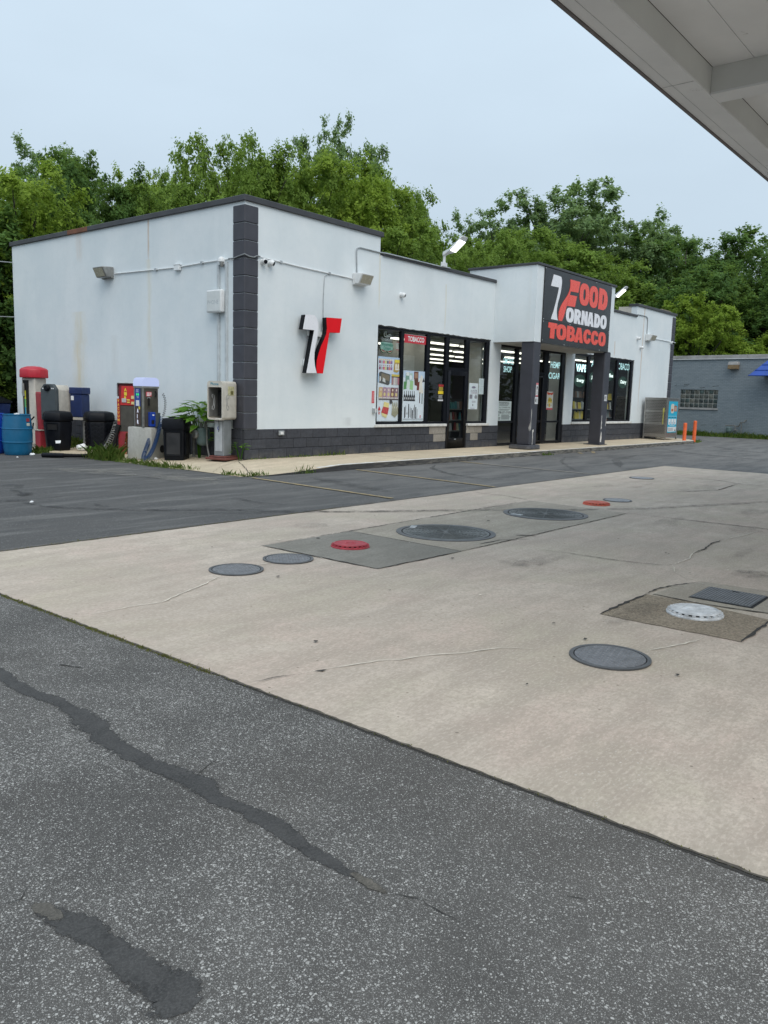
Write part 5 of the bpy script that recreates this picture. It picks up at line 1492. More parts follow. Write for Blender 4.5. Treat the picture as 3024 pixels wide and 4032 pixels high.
camera_dome('white turret camera alone on the wall above the first windows', 4.95, 0, 3.81, (.5, -1, -.35))
camera_dome('white turret camera left of the rust streak on the far right wall', 19.6, 0, 3.85, (.4, -1, -.3))
camera_dome('white turret camera below its neighbour beside the rust streak on the far right wall', 19.95, 0, 3.53, (.6, -1, -.6))
camera_dome('white turret camera next to the far right quoins', 23.1, 0, 3.92, (-.4, -1, -.25))
def conduit(label, pts, r=0.013, m=None, clips=(), name='conduit'):
    o = thing(name, label, 'conduit', pts[0])
    mb = MB(); mb.tube(pts, r, 8); mb.build('pipe', m or M_GALV, o)
    for c in clips:
        mb = MB(); mb.box(c[0] - .03, c[0] + .03, c[1] - .012 if abs(c[1]) < .1 else c[1] - .03, c[1] + .012 if abs(c[1]) < .1 else c[1] + .03, c[2] - .025, c[2] + .025)
        mb.build('clip', M_GALV, o)
    return o
conduit('pale conduit running from the quoins to the wall light on the front wall', [(.34, -.02, 4.045), (.55, -.02, 4.03), (.92, -.02, 4.02), (1.48, -.02, 4.0), (2.65, -.02, 3.98), (3.16, -.02, 3.97)], .013, M_WHITE_M, [(.95, -.02, 4.02), (2.4, -.02, 3.985)])
conduit('grey cable looping over the charcoal quoins', [(-.03, .45, 3.98), (-.035, .30, 3.975), (-.04, .15, 4.0), (-.04, -.04, 4.03), (.08, -.04, 4.0), (.2, -.04, 4.0), (.28, -.035, 4.04), (.38, -.02, 4.045)], .014, M_GREYP)
conduit('grey conduit rising from the wall light and running along the low parapet', [(3.30, -.02, 4.1), (3.27, -.02, 4.58), (3.29, -.02, 4.65), (3.37, -.02, 4.685), (4.13, -.02, 4.685), (4.3, -.07, 4.685), (6.45, -.07, 4.69), (6.62, -.07, 4.70), (6.9, -.07, 4.71)], .015, M_GALV)
conduit('thin grey cable dropping to the two letter sign', [(2.9, -.015, 3.965), (2.6, -.015, 3.98), (2.37, -.015, 3.975), (2.26, -.015, 3.91), (2.24, -.015, 3.80), (2.22, -.015, 3.4), (2.23, -.015, 2.70)], .008, M_GALV)
conduit('white conduit on the left wall from its light to the quoins', [(-.02, 4.53, 3.985), (-.02, 2.2, 3.945), (-.02, 1.3, 3.97), (-.02, .45, 3.98)], .014, M_WHITE_M, [(-.02, 2.9, 3.955), (-.02, 1.3, 3.97)])
conduit('grey conduit from the roof to the far right wall light', [(19.45, -.02, 4.73), (20.25, -.02, 4.74), (20.42, -.02, 4.69), (20.46, -.02, 4.60), (20.48, -.02, 4.07)], .016, M_GALV)
conduit('pale conduit from the far right wall light to the last quoins', [(20.86, -.02, 3.96), (23.2, -.02, 3.96), (23.56, -.04, 3.96)], .014, M_WHITE_M)
o = thing('junction_box', 'small white junction box on the left wall conduit', 'junction box', (-.01, 2.11, 3.90)); mb = MB(); mb.box(-.075, -.004, 2.02, 2.20, 3.875, 3.985); mb.build('body', M_WHITE_M, o, bev=.006); mb = MB(); mb.box(-.08, -.004, 2.0, 2.22, 3.987, 3.995); mb.build('cover', M_WHITE_M, o)
o = thing('utility_light', 'small grey box light set low in the charcoal block base', 'outlet', (.98, -.02, .52)); mb = MB(); mb.box(.92, 1.07, -.055, -.012, .48, .575); mb.build('body', M_GALV, o, bev=.006); mb = MB(); mb.box(.955, 1.035, -.06, -.0555, .50, .555); mb.build('lens', M_WHITE, o)
o = thing('outlet_box', 'small grey outlet box low on the wall left of the first window', 'outlet', (4.02, -.01, 1.0)); mb = MB(); mb.box(3.975, 4.02, -.07, -.002, .95, 1.07); mb.build('body', M_GALV, o, bev=.006); mb = MB(); mb.box(4.021, 4.085, -.05, -.002, .97, 1.06); mb.build('cover', M_WHITE, o)
def roof_lamp(label, x, z, s=1.0):
    o = thing('roof_lamp', label, 'area light', (x, -.08, z), 'lit lamps on the low parapet')
    mb = MB(); mb.box(-.10, .14, -.03, .05, -.02, .09); mb.build('junction', M_WHITE_M, o, bev=.008, base=(0, 0, 0))
    mb = MB(); mb.tube([(0, 0, .08), (0, 0, .27)], .035, 10); mb.build('stem', M_WHITE_M, o, base=(0, 0, 0))
    mb = MB(); mb.loft([[(-.06, .03, .24), (.06, .03, .24), (.06, .03, .34), (-.06, .03, .34)], [(-.10, -.12, .32), (.10, -.12, .32), (.09, -.12, .40), (-.09, -.12, .40)]]); mb.build('knuckle', M_WHITE_M, o, bev=.01, base=(0, 0, 0))
    h = thing('lamp_head', None, None); h.parent = o
    mb = MB(); mb.loft([[(-.09, -.10, .30), (.09, -.10, .30), (.08, -.10, .37), (-.08, -.10, .37)], [(-.17, -.22, .345), (.17, -.22, .345), (.15, -.22, .43), (-.15, -.22, .43)], [(-.20, -.50, .60), (.20, -.50, .60), (.18, -.53, .67), (-.18, -.53, .67)], [(-.14, -.57, .665), (.14, -.57, .665), (.13, -.58, .70), (-.13, -.58, .70)]])
    bpy.data.objects.remove(h)
    hd = mb.build('lamp_head', M_WHITE_M, o, bev=.012, base=(0, 0, 0))
    mb = MB(); mb.prism([(-.15, -.24, .355), (.15, -.24, .355), (.165, -.49, .583), (-.165, -.49, .583)], (0, -.005, -.007)); mb.build('led_panel', M_LED, hd, base=(0, 0, 0))
    return o
l = roof_lamp('lit white lamp on the low parapet left of the entrance sign', 6.60, 4.72); l.rotation_euler = (0, 0, R(10))
l = roof_lamp('lit white lamp on the low parapet right of the entrance sign', 16.75, 4.72); l.rotation_euler = (0, 0, R(10))
# ------------------------------------------------------------------ left wall: phone sign and raceways
o = thing('phone_sign', 'faded square white phone sign on the left wall between two raceways', 'sign', (-.06, .77, 2.93))
mb = MB(); mb.box(-.16, -.05, .53, 1.0, 2.935, 3.385); mb.build('sign_box', M_WHITE_M, o, bev=.03, seg=3)
mb = MB(); mb.box(-.1645, -.1605, .56, .97, 2.965, 3.355); mb.build('face', simple('faded_sign_face', (.64, .67, .67), .5, var=.08, scale=6), o)
mb = MB(); text_left(mb, 'PHONE', .95, .60, 3.10, 3.18, -.1655, .01); mb.build('lettering', simple('faded_letter', (.46, .50, .52), .6), o, smooth=False)
o = thing('wall_raceway', 'pair of white upright raceways behind the phone sign', 'raceway', (-.02, .65, .7))
for y in (.77, .52):
    mb = MB(); mb.box(-.05, -.002, y - .028, y + .028, .70, 3.93); mb.build('channel', simple('raceway_shaded_white', (.50, .54, .56), .5, var=.1), o, bev=.004)  # white channels, greyed: shading put into the colour to set them off the wall
mb = MB(); mb.box(-.05, -.003, .548, .742, 3.88, 3.93); mb.build('bridge', M_WHITE_M, o)
mb = MB(); mb.lathe([(.075, -.0), (.075, .03), (.06, .075), (.03, .10)], (-.055, .64, 3.93), 16); mb.build('dome_cap', M_WHITE_M, o)
mb = MB(); mb.lathe([(.03, -.10), (.045, -.05), (.045, -.001)], (-.06, .62, 3.93), 12); mb.build('socket', M_STEEL_D, o)

# ------------------------------------------------------------------ payphone
X, Y = -.30, .30
o = thing('payphone', 'beige and grey payphone kiosk on a grey pedestal next to the quoins', 'payphone', (X, Y, 0.0), None, R(14))
mb = MB(); mb.box(-.25, .25, -.25, .25, 0.0, .045); mb.box(-.20, .20, -.20, .20, .0455, .075); mb.build('base_plate', M_BRICKR, o, bev=.01, base=(0, 0, 0))
mb = MB(); mb.box(-.13, .13, -.12, .12, .076, .80); mb.build('pedestal', M_GREYP, o, bev=.01, base=(0, 0, 0))
mb = MB(); mb.box(-.137, -.131, -.085, .085, .17, .76); mb.build('pedestal_panel', simple('pale_grey_panel', (.40, .42, .44), .5), o, bev=.003, base=(0, 0, 0))
mb = MB(); mb.tube([(-.14, .0, .66), (-.14, .02, .645), (-.14, .02, .615), (-.14, .0, .60)], .006, 6); mb.build('bell_mark', M_BLUEP, o, base=(0, 0, 0))
# hood: an open fronted shell facing the yard
t_ = .02
def rr(x, y0, y1, z0, z1, r, n=5):
    pts = []
    for cy, cz, a0 in ((y1 - r, z1 - r, 0), (y0 + r, z1 - r, math.pi / 2), (y0 + r, z0 + r, math.pi), (y1 - r, z0 + r, 3 * math.pi / 2)):
        for k in range(n + 1):
            a = a0 + math.pi / 2 * k / n
            pts.append((x, cy + r * math.cos(a), cz + r * math.sin(a)))
    return pts
mb = MB(); mb.prism(rr(-.26, -.185, .185, .80, 1.56, .06), (.46, 0, 0), [rr(-.26, -.165, .165, .82, 1.44, .03)])
hood = mb.build('hood', M_BEIGE, o, bev=0, base=(0, 0, 0))
mb = MB(); mb.box(.13, .16, -.165, .165, .82, 1.44); mb.build('back_plate', M_GREYP, o, base=(0, 0, 0))
mb = MB(); mb.box(-.02, .12, -.11, .11, .88, 1.38); mb.build('phone_body', M_DARKIN, o, bev=.01, base=(0, 0, 0))
mb = MB(); mb.box(-.24, .1, .150, .163, .86, 1.42); mb.build('inner_panel', M_STEEL_D, o, base=(0, 0, 0))
mb = MB(); text_on(mb, 'Phone', (-.262, .10, 1.475), (0, -.19, 0), (0, 0, .055), .02); mb.build('lettering', simple('teal_letter', (.05, .25, .33), .5), o, smooth=False, base=(0, 0, 0))
def handset(mb, P):
    mb.tube([P(.0, .0), P(.05, .02), P(.075, .0), P(.07, -.05), P(.02, -.06), P(.02, -.20), P(.065, -.22), P(.07, -.27), P(.03, -.29), P(.0, -.25), P(-.02, -.12), P(.0, 0)], .004, 5)
mb = MB(); handset(mb, lambda a, b: (-.12 + a, -.187, 1.28 + b)); mb.build('handset_mark', M_GREYP, o, base=(0, 0, 0))
mb = MB(); handset(mb, lambda a, b: (-.08 - a, .148, 1.28 + b)); mb.build('handset_mark', M_WHITE_M, o, base=(0, 0, 0))
mb = MB(); mb.box(-.08, .12, -.1885, -.1855, 1.28, 1.46); mb.build('sticker_remains', simple('yellowed_sticker', (.50, .47, .28), .6, var=.3, scale=30), o, base=(0, 0, 0))
mb = MB(); mb.box(.0, .09, -.1915, -.189, 1.30, 1.37); mb.build('sticker_remains', simple('olive_sticker', (.14, .13, .04), .6, var=.3, scale=30), o, base=(0, 0, 0))
mb = MB(); mb.box(-.29, -.15, -.16, -.02, .795, .835); mb.build('shelf_lip', M_BEIGE, o, bev=.006, base=(0, 0, 0))
mb = MB(); mb.tube([(-.2, -.05, .795), (-.19, -.05, .70), (-.15, -.02, .62), (-.138, 0, .56)], .006, 5); mb.build('cord', M_BLACKR, o, base=(0, 0, 0))

# ------------------------------------------------------------------ gas meter by the phone
X, Y = -.28, .95
o = thing('gas_meter', 'green grey gas meter with pipes behind the square bin', 'gas meter', (X, Y, -.03))
mb = MB(); mb.loft([[(x * s, y * s * .8, z) for x, y in [(math.cos(a) * .15, math.sin(a) * .16) for a in [k * math.pi / 8 for k in range(16)]]] for z, s in ((.27, .55), (.30, .85), (.36, 1.0), (.52, 1.0), (.60, .92), (.63, .8))]); mb.build('body', M_GASG, o, base=(0, 0, 0))
mb = MB(); mb.lathe([(.09, 0), (.09, .05), (.06, .075)], (0, 0, 0), 16); b = mb.build('dial', M_STEEL_D, o, base=(0, 0, 0)); b.location = (-.13, .05, .5); b.rotation_euler = (0, -math.pi / 2, 0)
mb = MB(); mb.lathe([(.10, 0), (.11, .02), (.11, .05), (.06, .08), (.035, .13)], (0, 0, 0), 16); b = mb.build('regulator', M_STEEL, o, base=(0, 0, 0)); b.location = (-.06, .25, .60); b.rotation_euler = (0, -math.pi / 2, 0)
mb = MB(); mb.tube([(0, .07, .62), (0, .07, .74), (0, .2, .78), (0, .32, .76), (.02, .34, .5), (.02, .34, .0)], .03, 8); mb.tube([(0, -.07, .62), (0, -.07, .72), (0, -.10, .78), (0, -.4, .77), (.05, -.52, .77)], .03, 8); mb.build('pipes', M_PIPE, o, base=(0, 0, 0))
mb = MB(); mb.tube([(-.04, -.16, .70), (-.04, -.17, .35), (-.04, -.2, .2), (-.05, -.26, .05), (-.05, -.30, .02)], .018, 8); mb.build('vent_pipe', M_PIPE, o, base=(0, 0, 0))

# ------------------------------------------------------------------ square bins
def square_bin(label, x, y, z, rz):
    o = thing('trash_bin', label, 'trash bin', (x, y, z), 'black plastic trash bins', rz)
    h = .22
    def sq(a, z, r=.05):
        pts = []
        for cx, cy, a0 in ((a - r, a - r, 0), (r - a, a - r, 1), (r - a, r - a, 2), (a - r, r - a, 3)):
            for k in range(4):
                an = (a0 + k / 3) * math.pi / 2
                pts.append((cx + r * math.cos(an), cy + r * math.sin(an), z))
        return pts
    mb = MB(); mb.loft([sq(.205, 0), sq(.21, .05), sq(.225, .62)]); body = mb.build('body', M_BLACK, o, base=(0, 0, 0))
    mb = MB(); mb.loft([sq(.24, .622), sq(.245, .65), sq(.242, .80), sq(.228, .835), sq(.20, .848)]); mb.build('lid', M_BLACK, o, base=(0, 0, 0))
    for dx, dy, a in ((-1, 0, 0), (0, -1, math.pi / 2)):
        mb = MB()
        fr = [(-.235, -.155, .10), (-.235, .155, .10), (-.24, .165, .58), (-.24, -.165, .58)]
        for i in range(4):
            mb.tube([fr[i], fr[(i + 1) % 4]], .008, 5)
        f = mb.build('panel_frame', M_BLACK, o, base=(0, 0, 0)); f.rotation_euler = (0, 0, a)
        mb = MB(); mb.box(-.232, -.222, -.14, .14, .12, .56); f = mb.build('side_panel', simple('scuffed_black_panel', (.018, .018, .02), .5, var=.5, scale=3, dirt=.15), o, base=(0, 0, 0)); f.rotation_euler = (0, 0, a)
    mb = MB(); mb.box(-.10, .10, -.13, .13, .845, .875); mb.build('top_opening', M_BLACK, o, bev=.01, base=(0, 0, 0))
    return o
square_bin('black square bin with framed side panels beside the white air pump block', -.72, 1.25, -.055, R(36))
# white flap on top
o = tag(MB().prism([(-.62, 1.22, .80), (-.56, 1.12, .92), (-.48, 1.20, .925), (-.54, 1.30, .80)], (.004, .004, .004)).build('paper_flap', M_PAPER), 'white folded paper sticking out of the square bin top', 'paper')
def hex_bin(label, x, y, z, rz, ribs=False):
    o = thing('trash_bin', label, 'trash bin', (x, y, z), 'black plastic trash bins', rz)
    hx = lambda r, z: [(r * math.cos(math.pi / 3 * k), r * math.sin(math.pi / 3 * k), z) for k in range(6)]
    if ribs:
        mb = MB(); mb.loft([hx(.31, 0), hx(.315, .06), hx(.335, .66)]); mb.build('body', M_BLACK, o, bev=.03, seg=2, base=(0, 0, 0))
        rb = MB()
        for k in range(6):
            z0 = .10 + k * .09
            for s in range(6):
                a0, a1 = math.pi / 3 * s, math.pi / 3 * (s + 1)
                r = .318 + .02 * z0
                A, B = Vector((r * math.cos(a0), r * math.sin(a0), z0)), Vector((r * math.cos(a1), r * math.sin(a1), z0))
                for q in range(4):
                    p0, p1 = A.lerp(B, .08 + q * .215), A.lerp(B, .08 + q * .215 + .17)
                    n_ = Vector((math.cos((a0 + a1) / 2), math.sin((a0 + a1) / 2), 0)) * .010
                    zz = .03 if q % 2 else .0
                    rb.prism([p0 + Vector((0, 0, zz)), p1 + Vector((0, 0, zz)), p1 + Vector((0, 0, .05 + zz)), p0 + Vector((0, 0, .05 + zz))], n_)
        s = rb.build('moulded_lattice', M_BLACK, o, base=(0, 0, 0)); s['kind'] = 'stuff'
    else:
        mb = MB(); mb.loft([hx(.28, 0), hx(.285, .06), hx(.345, .66)]); mb.build('body', M_BLACK, o, bev=.03, seg=2, base=(0, 0, 0))
        mb = MB(); mb.box(-.11, .11, -.012, .02, -.06, .06); f = mb.build('hatch', M_DARKIN, o, base=(0, 0, 0)); a = math.radians(210); f.location = (.292 * math.cos(a), .292 * math.sin(a), .55); f.rotation_euler = (0, 0, a + math.pi / 2)
        mb = MB(); q = [(-.12, -.02, -.07), (.12, -.02, -.07), (.12, -.02, .07), (-.12, -.02, .07)]
        for i in range(4): mb.tube([q[i], q[(i + 1) % 4]], .008, 5)
        f = mb.build('hatch_frame', M_BLACK, o, base=(0, 0, 0)); f.location = (.290 * math.cos(a), .290 * math.sin(a), .55); f.rotation_euler = (0, 0, a + math.pi / 2)
    mb = MB(); mb.loft([hx(.352, .665), hx(.36, .69), hx(.355, .80), hx(.32, .87), hx(.20, .895)]); mb.build('lid', M_BLACK, o, bev=.02, seg=2, base=(0, 0, 0))
    return o
mb = MB(); mb.lathe([(.50, 0), (.50, .03), (.44, .045)], (0, 0, 0), 24); o = mb.build('round_pad', M_WALK, None, base=(0, 0, 0)); o.location = (-1.22, 4.92, -.125); tag(o, 'round concrete footing under the black six sided bin', 'footing')
hex_bin('black six sided bin with a front hatch on the round footing', -1.24, 5.01, -.08, R(8))
hex_bin('black bin with moulded lattice sides near the red vacuum', -.46, 4.57, -.07, R(20), True)

# ------------------------------------------------------------------ barrels
def barrel(label, x, y, m, rz):
    o = thing('plastic_barrel', label, 'barrel', (x, y, GZ + .002), 'blue plastic barrels', rz)
    mb = MB(); mb.lathe([(.25, 0), (.268, .02), (.28, .10), (.296, .24), (.300, .262), (.308, .27), (.308, .285), (.300, .293), (.306, .42), (.300, .546), (.308, .555), (.308, .57), (.300, .578), (.285, .75), (.275, .84), (.283, .85), (.283, .87), (.262, .872), (.258, .858), (.02, .855)], (0, 0, 0), 36); mb.build('body', m, o, base=(0, 0, 0))
    mb = MB(); mb.lathe([(.04, .856), (.04, .885), (.03, .89)], (.14, .1, 0), 12); mb.build('bung', M_WHITE, o, base=(0, 0, 0))
    mb = MB(); mb.lathe([(.04, .856), (.04, .885), (.03, .89)], (-.14, -.1, 0), 12); mb.build('bung', M_WHITE, o, base=(0, 0, 0))
    def lab(a0, a1, z0, z1, mm, r=.3005):
        mb = MB()
        n = 4
        vs = []
        for k in range(n + 1):
            a = a0 + (a1 - a0) * k / n
            for z in (z0, z1):
                rr_ = .302 - max(0, (z - .58)) * .075 + .002
                vs.append((rr_ * math.cos(a), rr_ * math.sin(a), z))
        mb.add(vs, [(2 * k, 2 * k + 2, 2 * k + 3, 2 * k + 1) for k in range(n)])
        mb.build('label', mm, o, smooth=False, base=(0, 0, 0))
    return o, lab
o, lab = barrel('bright blue barrel cut off by the left edge of the view', -2.66, 5.24, M_BLUEB, 0)
lab(R(-62), R(-48), .70, .77, M_PAPER)
o, lab = barrel('teal blue barrel right of the bright blue one', -2.38, 4.62, M_TEALB, .4)
lab(R(-100), R(-82), .72, .79, M_REDF); lab(R(-100), R(-82), .63, .69, simple('pale_label', (.5, .55, .5), .6))

# ------------------------------------------------------------------ vacuum island: red dome, red hose canister, dark cabinet, navy box
X, Y = -.95, 6.6
o = thing('vacuum_tower', 'pale vacuum tower with a red eight sided dome cap', 'vacuum', (X, Y, -.1), None, R(20))
oc = lambda r, z, n=8: [(r * math.cos(math.pi * 2 / n * (k + .5)), r * math.sin(math.pi * 2 / n * (k + .5)), z) for k in range(n)]
mb = MB(); mb.loft([oc(.34, 1.66), oc(.345, 1.68), oc(.34, 1.85), oc(.30, 1.885), oc(.16, 1.93), oc(.04, 1.94)]); mb.build('dome_cap', M_RED, o, bev=.008, base=(0, 0, 0))
mb = MB(); mb.box(-.20, .20, -.20, .20, .05, 1.66); mb.build('cabinet', M_BEIGE, o, bev=.02, base=(0, 0, 0))
mb = MB(); mb.box(-.212, -.202, -.02, .15, .30, 1.60); mb.build('front_recess', M_DARKIN, o, base=(0, 0, 0))
mb = MB(); mb.box(-.219, -.213, .06, .10, .55, 1.35); mb.build('rainbow_strip', simple('worn_sticker', (.5, .5, .05), .5), o, base=(0, 0, 0))
for z0, z1, c in ((1.15, 1.35, (.55, .52, .04)), (.95, 1.15, (.10, .36, .14)), (.70, .95, (.02, .25, .42)), (.55, .70, (.03, .08, .30))):
    mb = MB(); mb.box(-.2215, -.2195, .06, .10, z0, z1); mb.build('sticker_band', flatcol(c), o, base=(0, 0, 0))
mb = MB(); mb.tube([(-.23, .12, 1.52), (-.25, .10, 1.40), (-.24, .12, 1.30), (-.24, .1, 1.22)], .03, 8); mb.build('nozzle', M_STEEL_D, o, base=(0, 0, 0))
mb = MB(); mb.box(-.20, .20, -.20, .20, 0, .05); mb.build('plinth', M_AIRBLK, o, base=(0, 0, 0))
o = thing('hose_canister', 'faded red upright vacuum canister left of the dark cabinet', 'canister', (-1.15, 5.86, -.1))
mb = MB(); mb.loft([oc(.11, .45), oc(.115, .5), oc(.145, 1.28), oc(.135, 1.33)]); mb.build('body', M_REDF, o, bev=.01, base=(0, 0, 0))
mb = MB(); mb.box(-.16, .16, -.14, .14, .43, .449); mb.build('flange', M_BEIGE, o, base=(0, 0, 0))
mb = MB(); mb.box(-.14, .14, -.12, .12, 0, .429); mb.build('stand', M_REDF, o, bev=.01, base=(0, 0, 0))
mb = MB(); mb.tube([(-.14, .12, .75), (-.24, .18, .62), (-.27, .18, .48), (-.2, .1, .46), (-.17, .12, .6)], .018, 8); mb.build('hose', M_BLACKR, o, base=(0, 0, 0))
X, Y = -.95, 5.55
o = thing('washer_cabinet', 'dark cabinet with a round knob and pale rounded lid behind the six sided bin', 'cabinet', (X, Y, -.1), None, R(24))
mb = MB(); pr = [(-.24, .74), (-.24, 1.40), (-.16, 1.52), (.08, 1.54), (.17, 1.42), (.17, .74)]
mb.prism([(-.30, y, z) for y, z in [(-.21, .70), (-.21, 1.40), (-.12, 1.52), (.12, 1.52), (.21, 1.40), (.21, .70)]], (.10, 0, 0)); mb.build('front_panel', M_CAB, o, bev=.008, base=(0, 0, 0))
mb = MB(); mb.prism([(-.199, y, z) for y, z in [(-.205, .70), (-.205, 1.38), (-.12, 1.50), (.12, 1.50), (.205, 1.38), (.205, .70)]], (.44, 0, 0)); mb.build('housing', M_BEIGE, o, bev=.008, base=(0, 0, 0))
mb = MB(); mb.box(-.306, -.301, -.19, .19, .75, 1.36); mb.build('inset_panel', simple('slate_panel', (.055, .068, .075), .45, var=.1), o, bev=.002, base=(0, 0, 0))
mb = MB(); mb.lathe([(.075, 0), (.075, .04), (.05, .06)], (0, 0, 0), 18); f = mb.build('knob', M_BLACK, o, base=(0, 0, 0)); f.location = (-.301, .02, 1.43); f.rotation_euler = (0, -math.pi / 2, 0)
for y in (-.14, -.10, .12, .15):
    mb = MB(); mb.box(-.304, -.301, y - .012, y + .012, 1.405, 1.43); mb.build('mark', M_PAPER, o, base=(0, 0, 0))
mb = MB(); mb.box(-.1, .02, -.05, .05, 0.02, .699); mb.build('post', M_STEEL_D, o, base=(0, 0, 0))
mb = MB(); mb.box(-.17, .14, -.17, .16, .0, .019); mb.build('foot', M_STEEL_D, o, base=(0, 0, 0))
o = thing('squeegee_box', 'navy blue plastic box with a lip on a post behind the dark cabinet', 'box', (-.52, 5.28, -.1), None, R(20))
mb = MB(); mb.box(-.15, .15, -.17, .17, .76, 1.30); mb.build('body', M_NAVY, o, bev=.02, base=(0, 0, 0))
mb = MB(); mb.box(-.16, .16, -.185, .185, 1.301, 1.46); mb.build('lid', M_NAVY, o, bev=.015, base=(0, 0, 0))
mb = MB(); mb.box(-.156, -.151, .05, .13, 1.16, 1.26); mb.build('label', M_PAPER, o, base=(0, 0, 0))
mb = MB(); mb.box(-.14, .14, -.16, .16, .70, .759); mb.build('tray', M_BEIGE, o, base=(0, 0, 0))
mb = MB(); mb.tube([(0, -.12, 0.02), (0, -.12, .70)], .045, 10); mb.build('post', M_STEEL_D, o, base=(0, 0, 0))

# ------------------------------------------------------------------ red vacuum/air machine
X, Y = -.42, 3.42
RZ = R(38)
o = thing('air_machine', 'old red and bronze vacuum machine behind the air pump', 'air machine', (X, Y, -.06), None, RZ)
mb = MB(); mb.box(-.16, .16, -.19, .19, 0, .47); mb.build('base', M_REDF, o, bev=.008, base=(0, 0, 0))
mb = MB(); mb.tube([(-.165, .08 * math.cos(a) - .05, .22 + .11 * math.sin(a)) for a in [k * math.pi / 8 for k in range(17)]], .008, 6); mb.build('port_ring', M_GALV, o, base=(0, 0, 0))
mb = MB(); mb.box(-.15, .15, -.185, .185, .471, 1.05); mb.build('cabinet', M_BRONZE, o, bev=.006, base=(0, 0, 0))
mb = MB(); mb.box(-.10, .15, -.185, .185, 1.051, 1.53); mb.build('upper_cabinet', simple('dull_red_panel', (.22, .02, .03), .5, var=.2), o, bev=.006, base=(0, 0, 0))
mb = MB(); mb.box(-.17, .16, -.20, .20, 1.531, 1.56); mb.build('top', M_GALV, o, bev=.01, base=(0, 0, 0))
mb = MB(); mb.box(-.165, .0, .19, .205, 1.25, 1.53); mb.build('side_flap', M_GALV, o, base=(0, 0, 0))
fp = MB(); fp.prism([(-.15, .13, 1.06), (-.15, -.19, 1.06), (-.16, -.19, 1.48), (-.16, .09, 1.48)], (-.012, 0, 0)); f = fp.build('front_plate', simple('bright_red_plate', (.55, .03, .03), .45), o, base=(0, 0, 0))
mb = MB()
for k, ch in enumerate('AIR'):
    text_on(mb, ch, (-.175, .035, 1.36 - k * .09), (0, -.06, 0), (0, 0, .075), .05)
mb.build('lettering', M_YELP, o, smooth=False, base=(0, 0, 0))
for y, z, w, h, c in ((.09, 1.12, .10, .09, (.45, .45, .46)), (-.03, 1.16, .06, .03, (.7, .55, .1)), (-.03, 1.11, .06, .03, (.7, .55, .1)), (-.12, 1.08, .08, .06, (.65, .55, .25)), (-.12, 1.20, .08, .07, (.65, .55, .25))):
    mb = MB(); mb.box(-.178, -.173, y - w, y, z, z + h); mb.build('notice', flatcol(c), o, base=(0, 0, 0))
mb = MB(); mb.box(-.168, -.152, .14, .20, .62, 1.2); mb.build('word_strip', simple('dark_red_strip', (.35, .02, .02), .5), o, base=(0, 0, 0))
mb = MB()
for k, ch in enumerate('VACUUM'):
    text_on(mb, ch, (-.1695, .19, 1.125 - k * .085), (0, -.04, 0), (0, 0, .06), .05)
mb.build('lettering', flatcol((.75, .42, .06)), o, smooth=False, base=(0, 0, 0))
mb = MB(); mb.tube([(-.17, .17, .62), (-.20, .20, .50), (-.23, .24, .30), (-.26, .27, .05)], .055, 8); mb.build('hose_tube', M_BLACKR, o, base=(0, 0, 0))
# ------------------------------------------------------------------ air pump on its white block
X, Y = -.96, 1.96
o = thing('pump_block', 'white painted concrete block carrying the air pump', 'concrete block', (X, Y, -.075), None, R(20))
mb = MB(); mb.loft([[(-.24, -.30, 0), (.24, -.30, 0), (.24, .30, 0), (-.24, .30, 0)], [(-.23, -.29, .66), (.23, -.29, .66), (.23, .29, .66), (-.23, .29, .66)]]); mb.build('block', M_AIRBLK, o, bev=.02, seg=2, base=(0, 0, 0))
mb = MB(); mb.lathe([(.08, 0), (.078, .006)], (0, 0, 0), 20); f = mb.build('port', M_DARKIN, o, base=(0, 0, 0)); f.location = (.12, -.301, .21); f.rotation_euler = (math.pi / 2, 0, 0)
o = thing('air_pump', 'steel coin operated air pump with a lit pale cap', 'air pump', (X, Y, -.075 + .662), None, R(-8))
mb = MB(); mb.box(-.17, .17, -.21, .17, 0, .83); mb.build('cabinet', M_BRONZE, o, bev=.008, base=(0, 0, 0))
cap = [(-.19, .835), (-.19, .93), (-.17, .98), (-.12, 1.01), (.12, 1.01), (.17, .98), (.19, .93), (.19, .835)]
mb = MB(); mb.prism([(x, -.23, z) for x, z in cap], (0, .42, 0)); mb.build('lit_cap', M_AIRGLOW, o, bev=.01, base=(0, 0, 0))
mb = MB(); mb.box(-.185, .185, -.225, .185, .79, .8345); mb.build('cap_band', M_STEEL, o, bev=.004, base=(0, 0, 0))
for y in (-.213, .173):
    mb = MB(); mb.box(-.178, -.14, y - .002 if y < 0 else y - .03, y + .03 if y < 0 else y + .002, .002, .79); mb.build('corner_trim', M_STEEL, o, bev=.003, base=(0, 0, 0))
mb = MB(); mb.box(-.1745, -.171, -.10, .13, .42, .785); mb.build('blue_panel', M_BLUEP, o, base=(0, 0, 0))
mb = MB(); mb.box(-.1775, -.175, -.06, .085, .43, .545); mb.build('notice', M_PAPER, o, base=(0, 0, 0))
for y in (.07, .0):
    mb = MB(); mb.box(-.1775, -.175, y - .045, y, .64, .685); mb.build('display', M_GREENLED, o, base=(0, 0, 0))
mb = MB()
for k, (y, z, w) in enumerate(((.08, .755, .12), (.08, .73, .13), (.08, .71, .11), (.06, .61, .10), (.03, .59, .06))):
    mb.box(-.1765, -.175, y - w, y, z, z + .008)
mb.build('small_print', M_PAPER, o, base=(0, 0, 0))
mb = MB(); mb.box(-.1745, -.171, -.10, .13, .03, .415); mb.build('brown_panel', simple('brown_panel', (.075, .045, .035), .5), o, base=(0, 0, 0))
mb = MB()
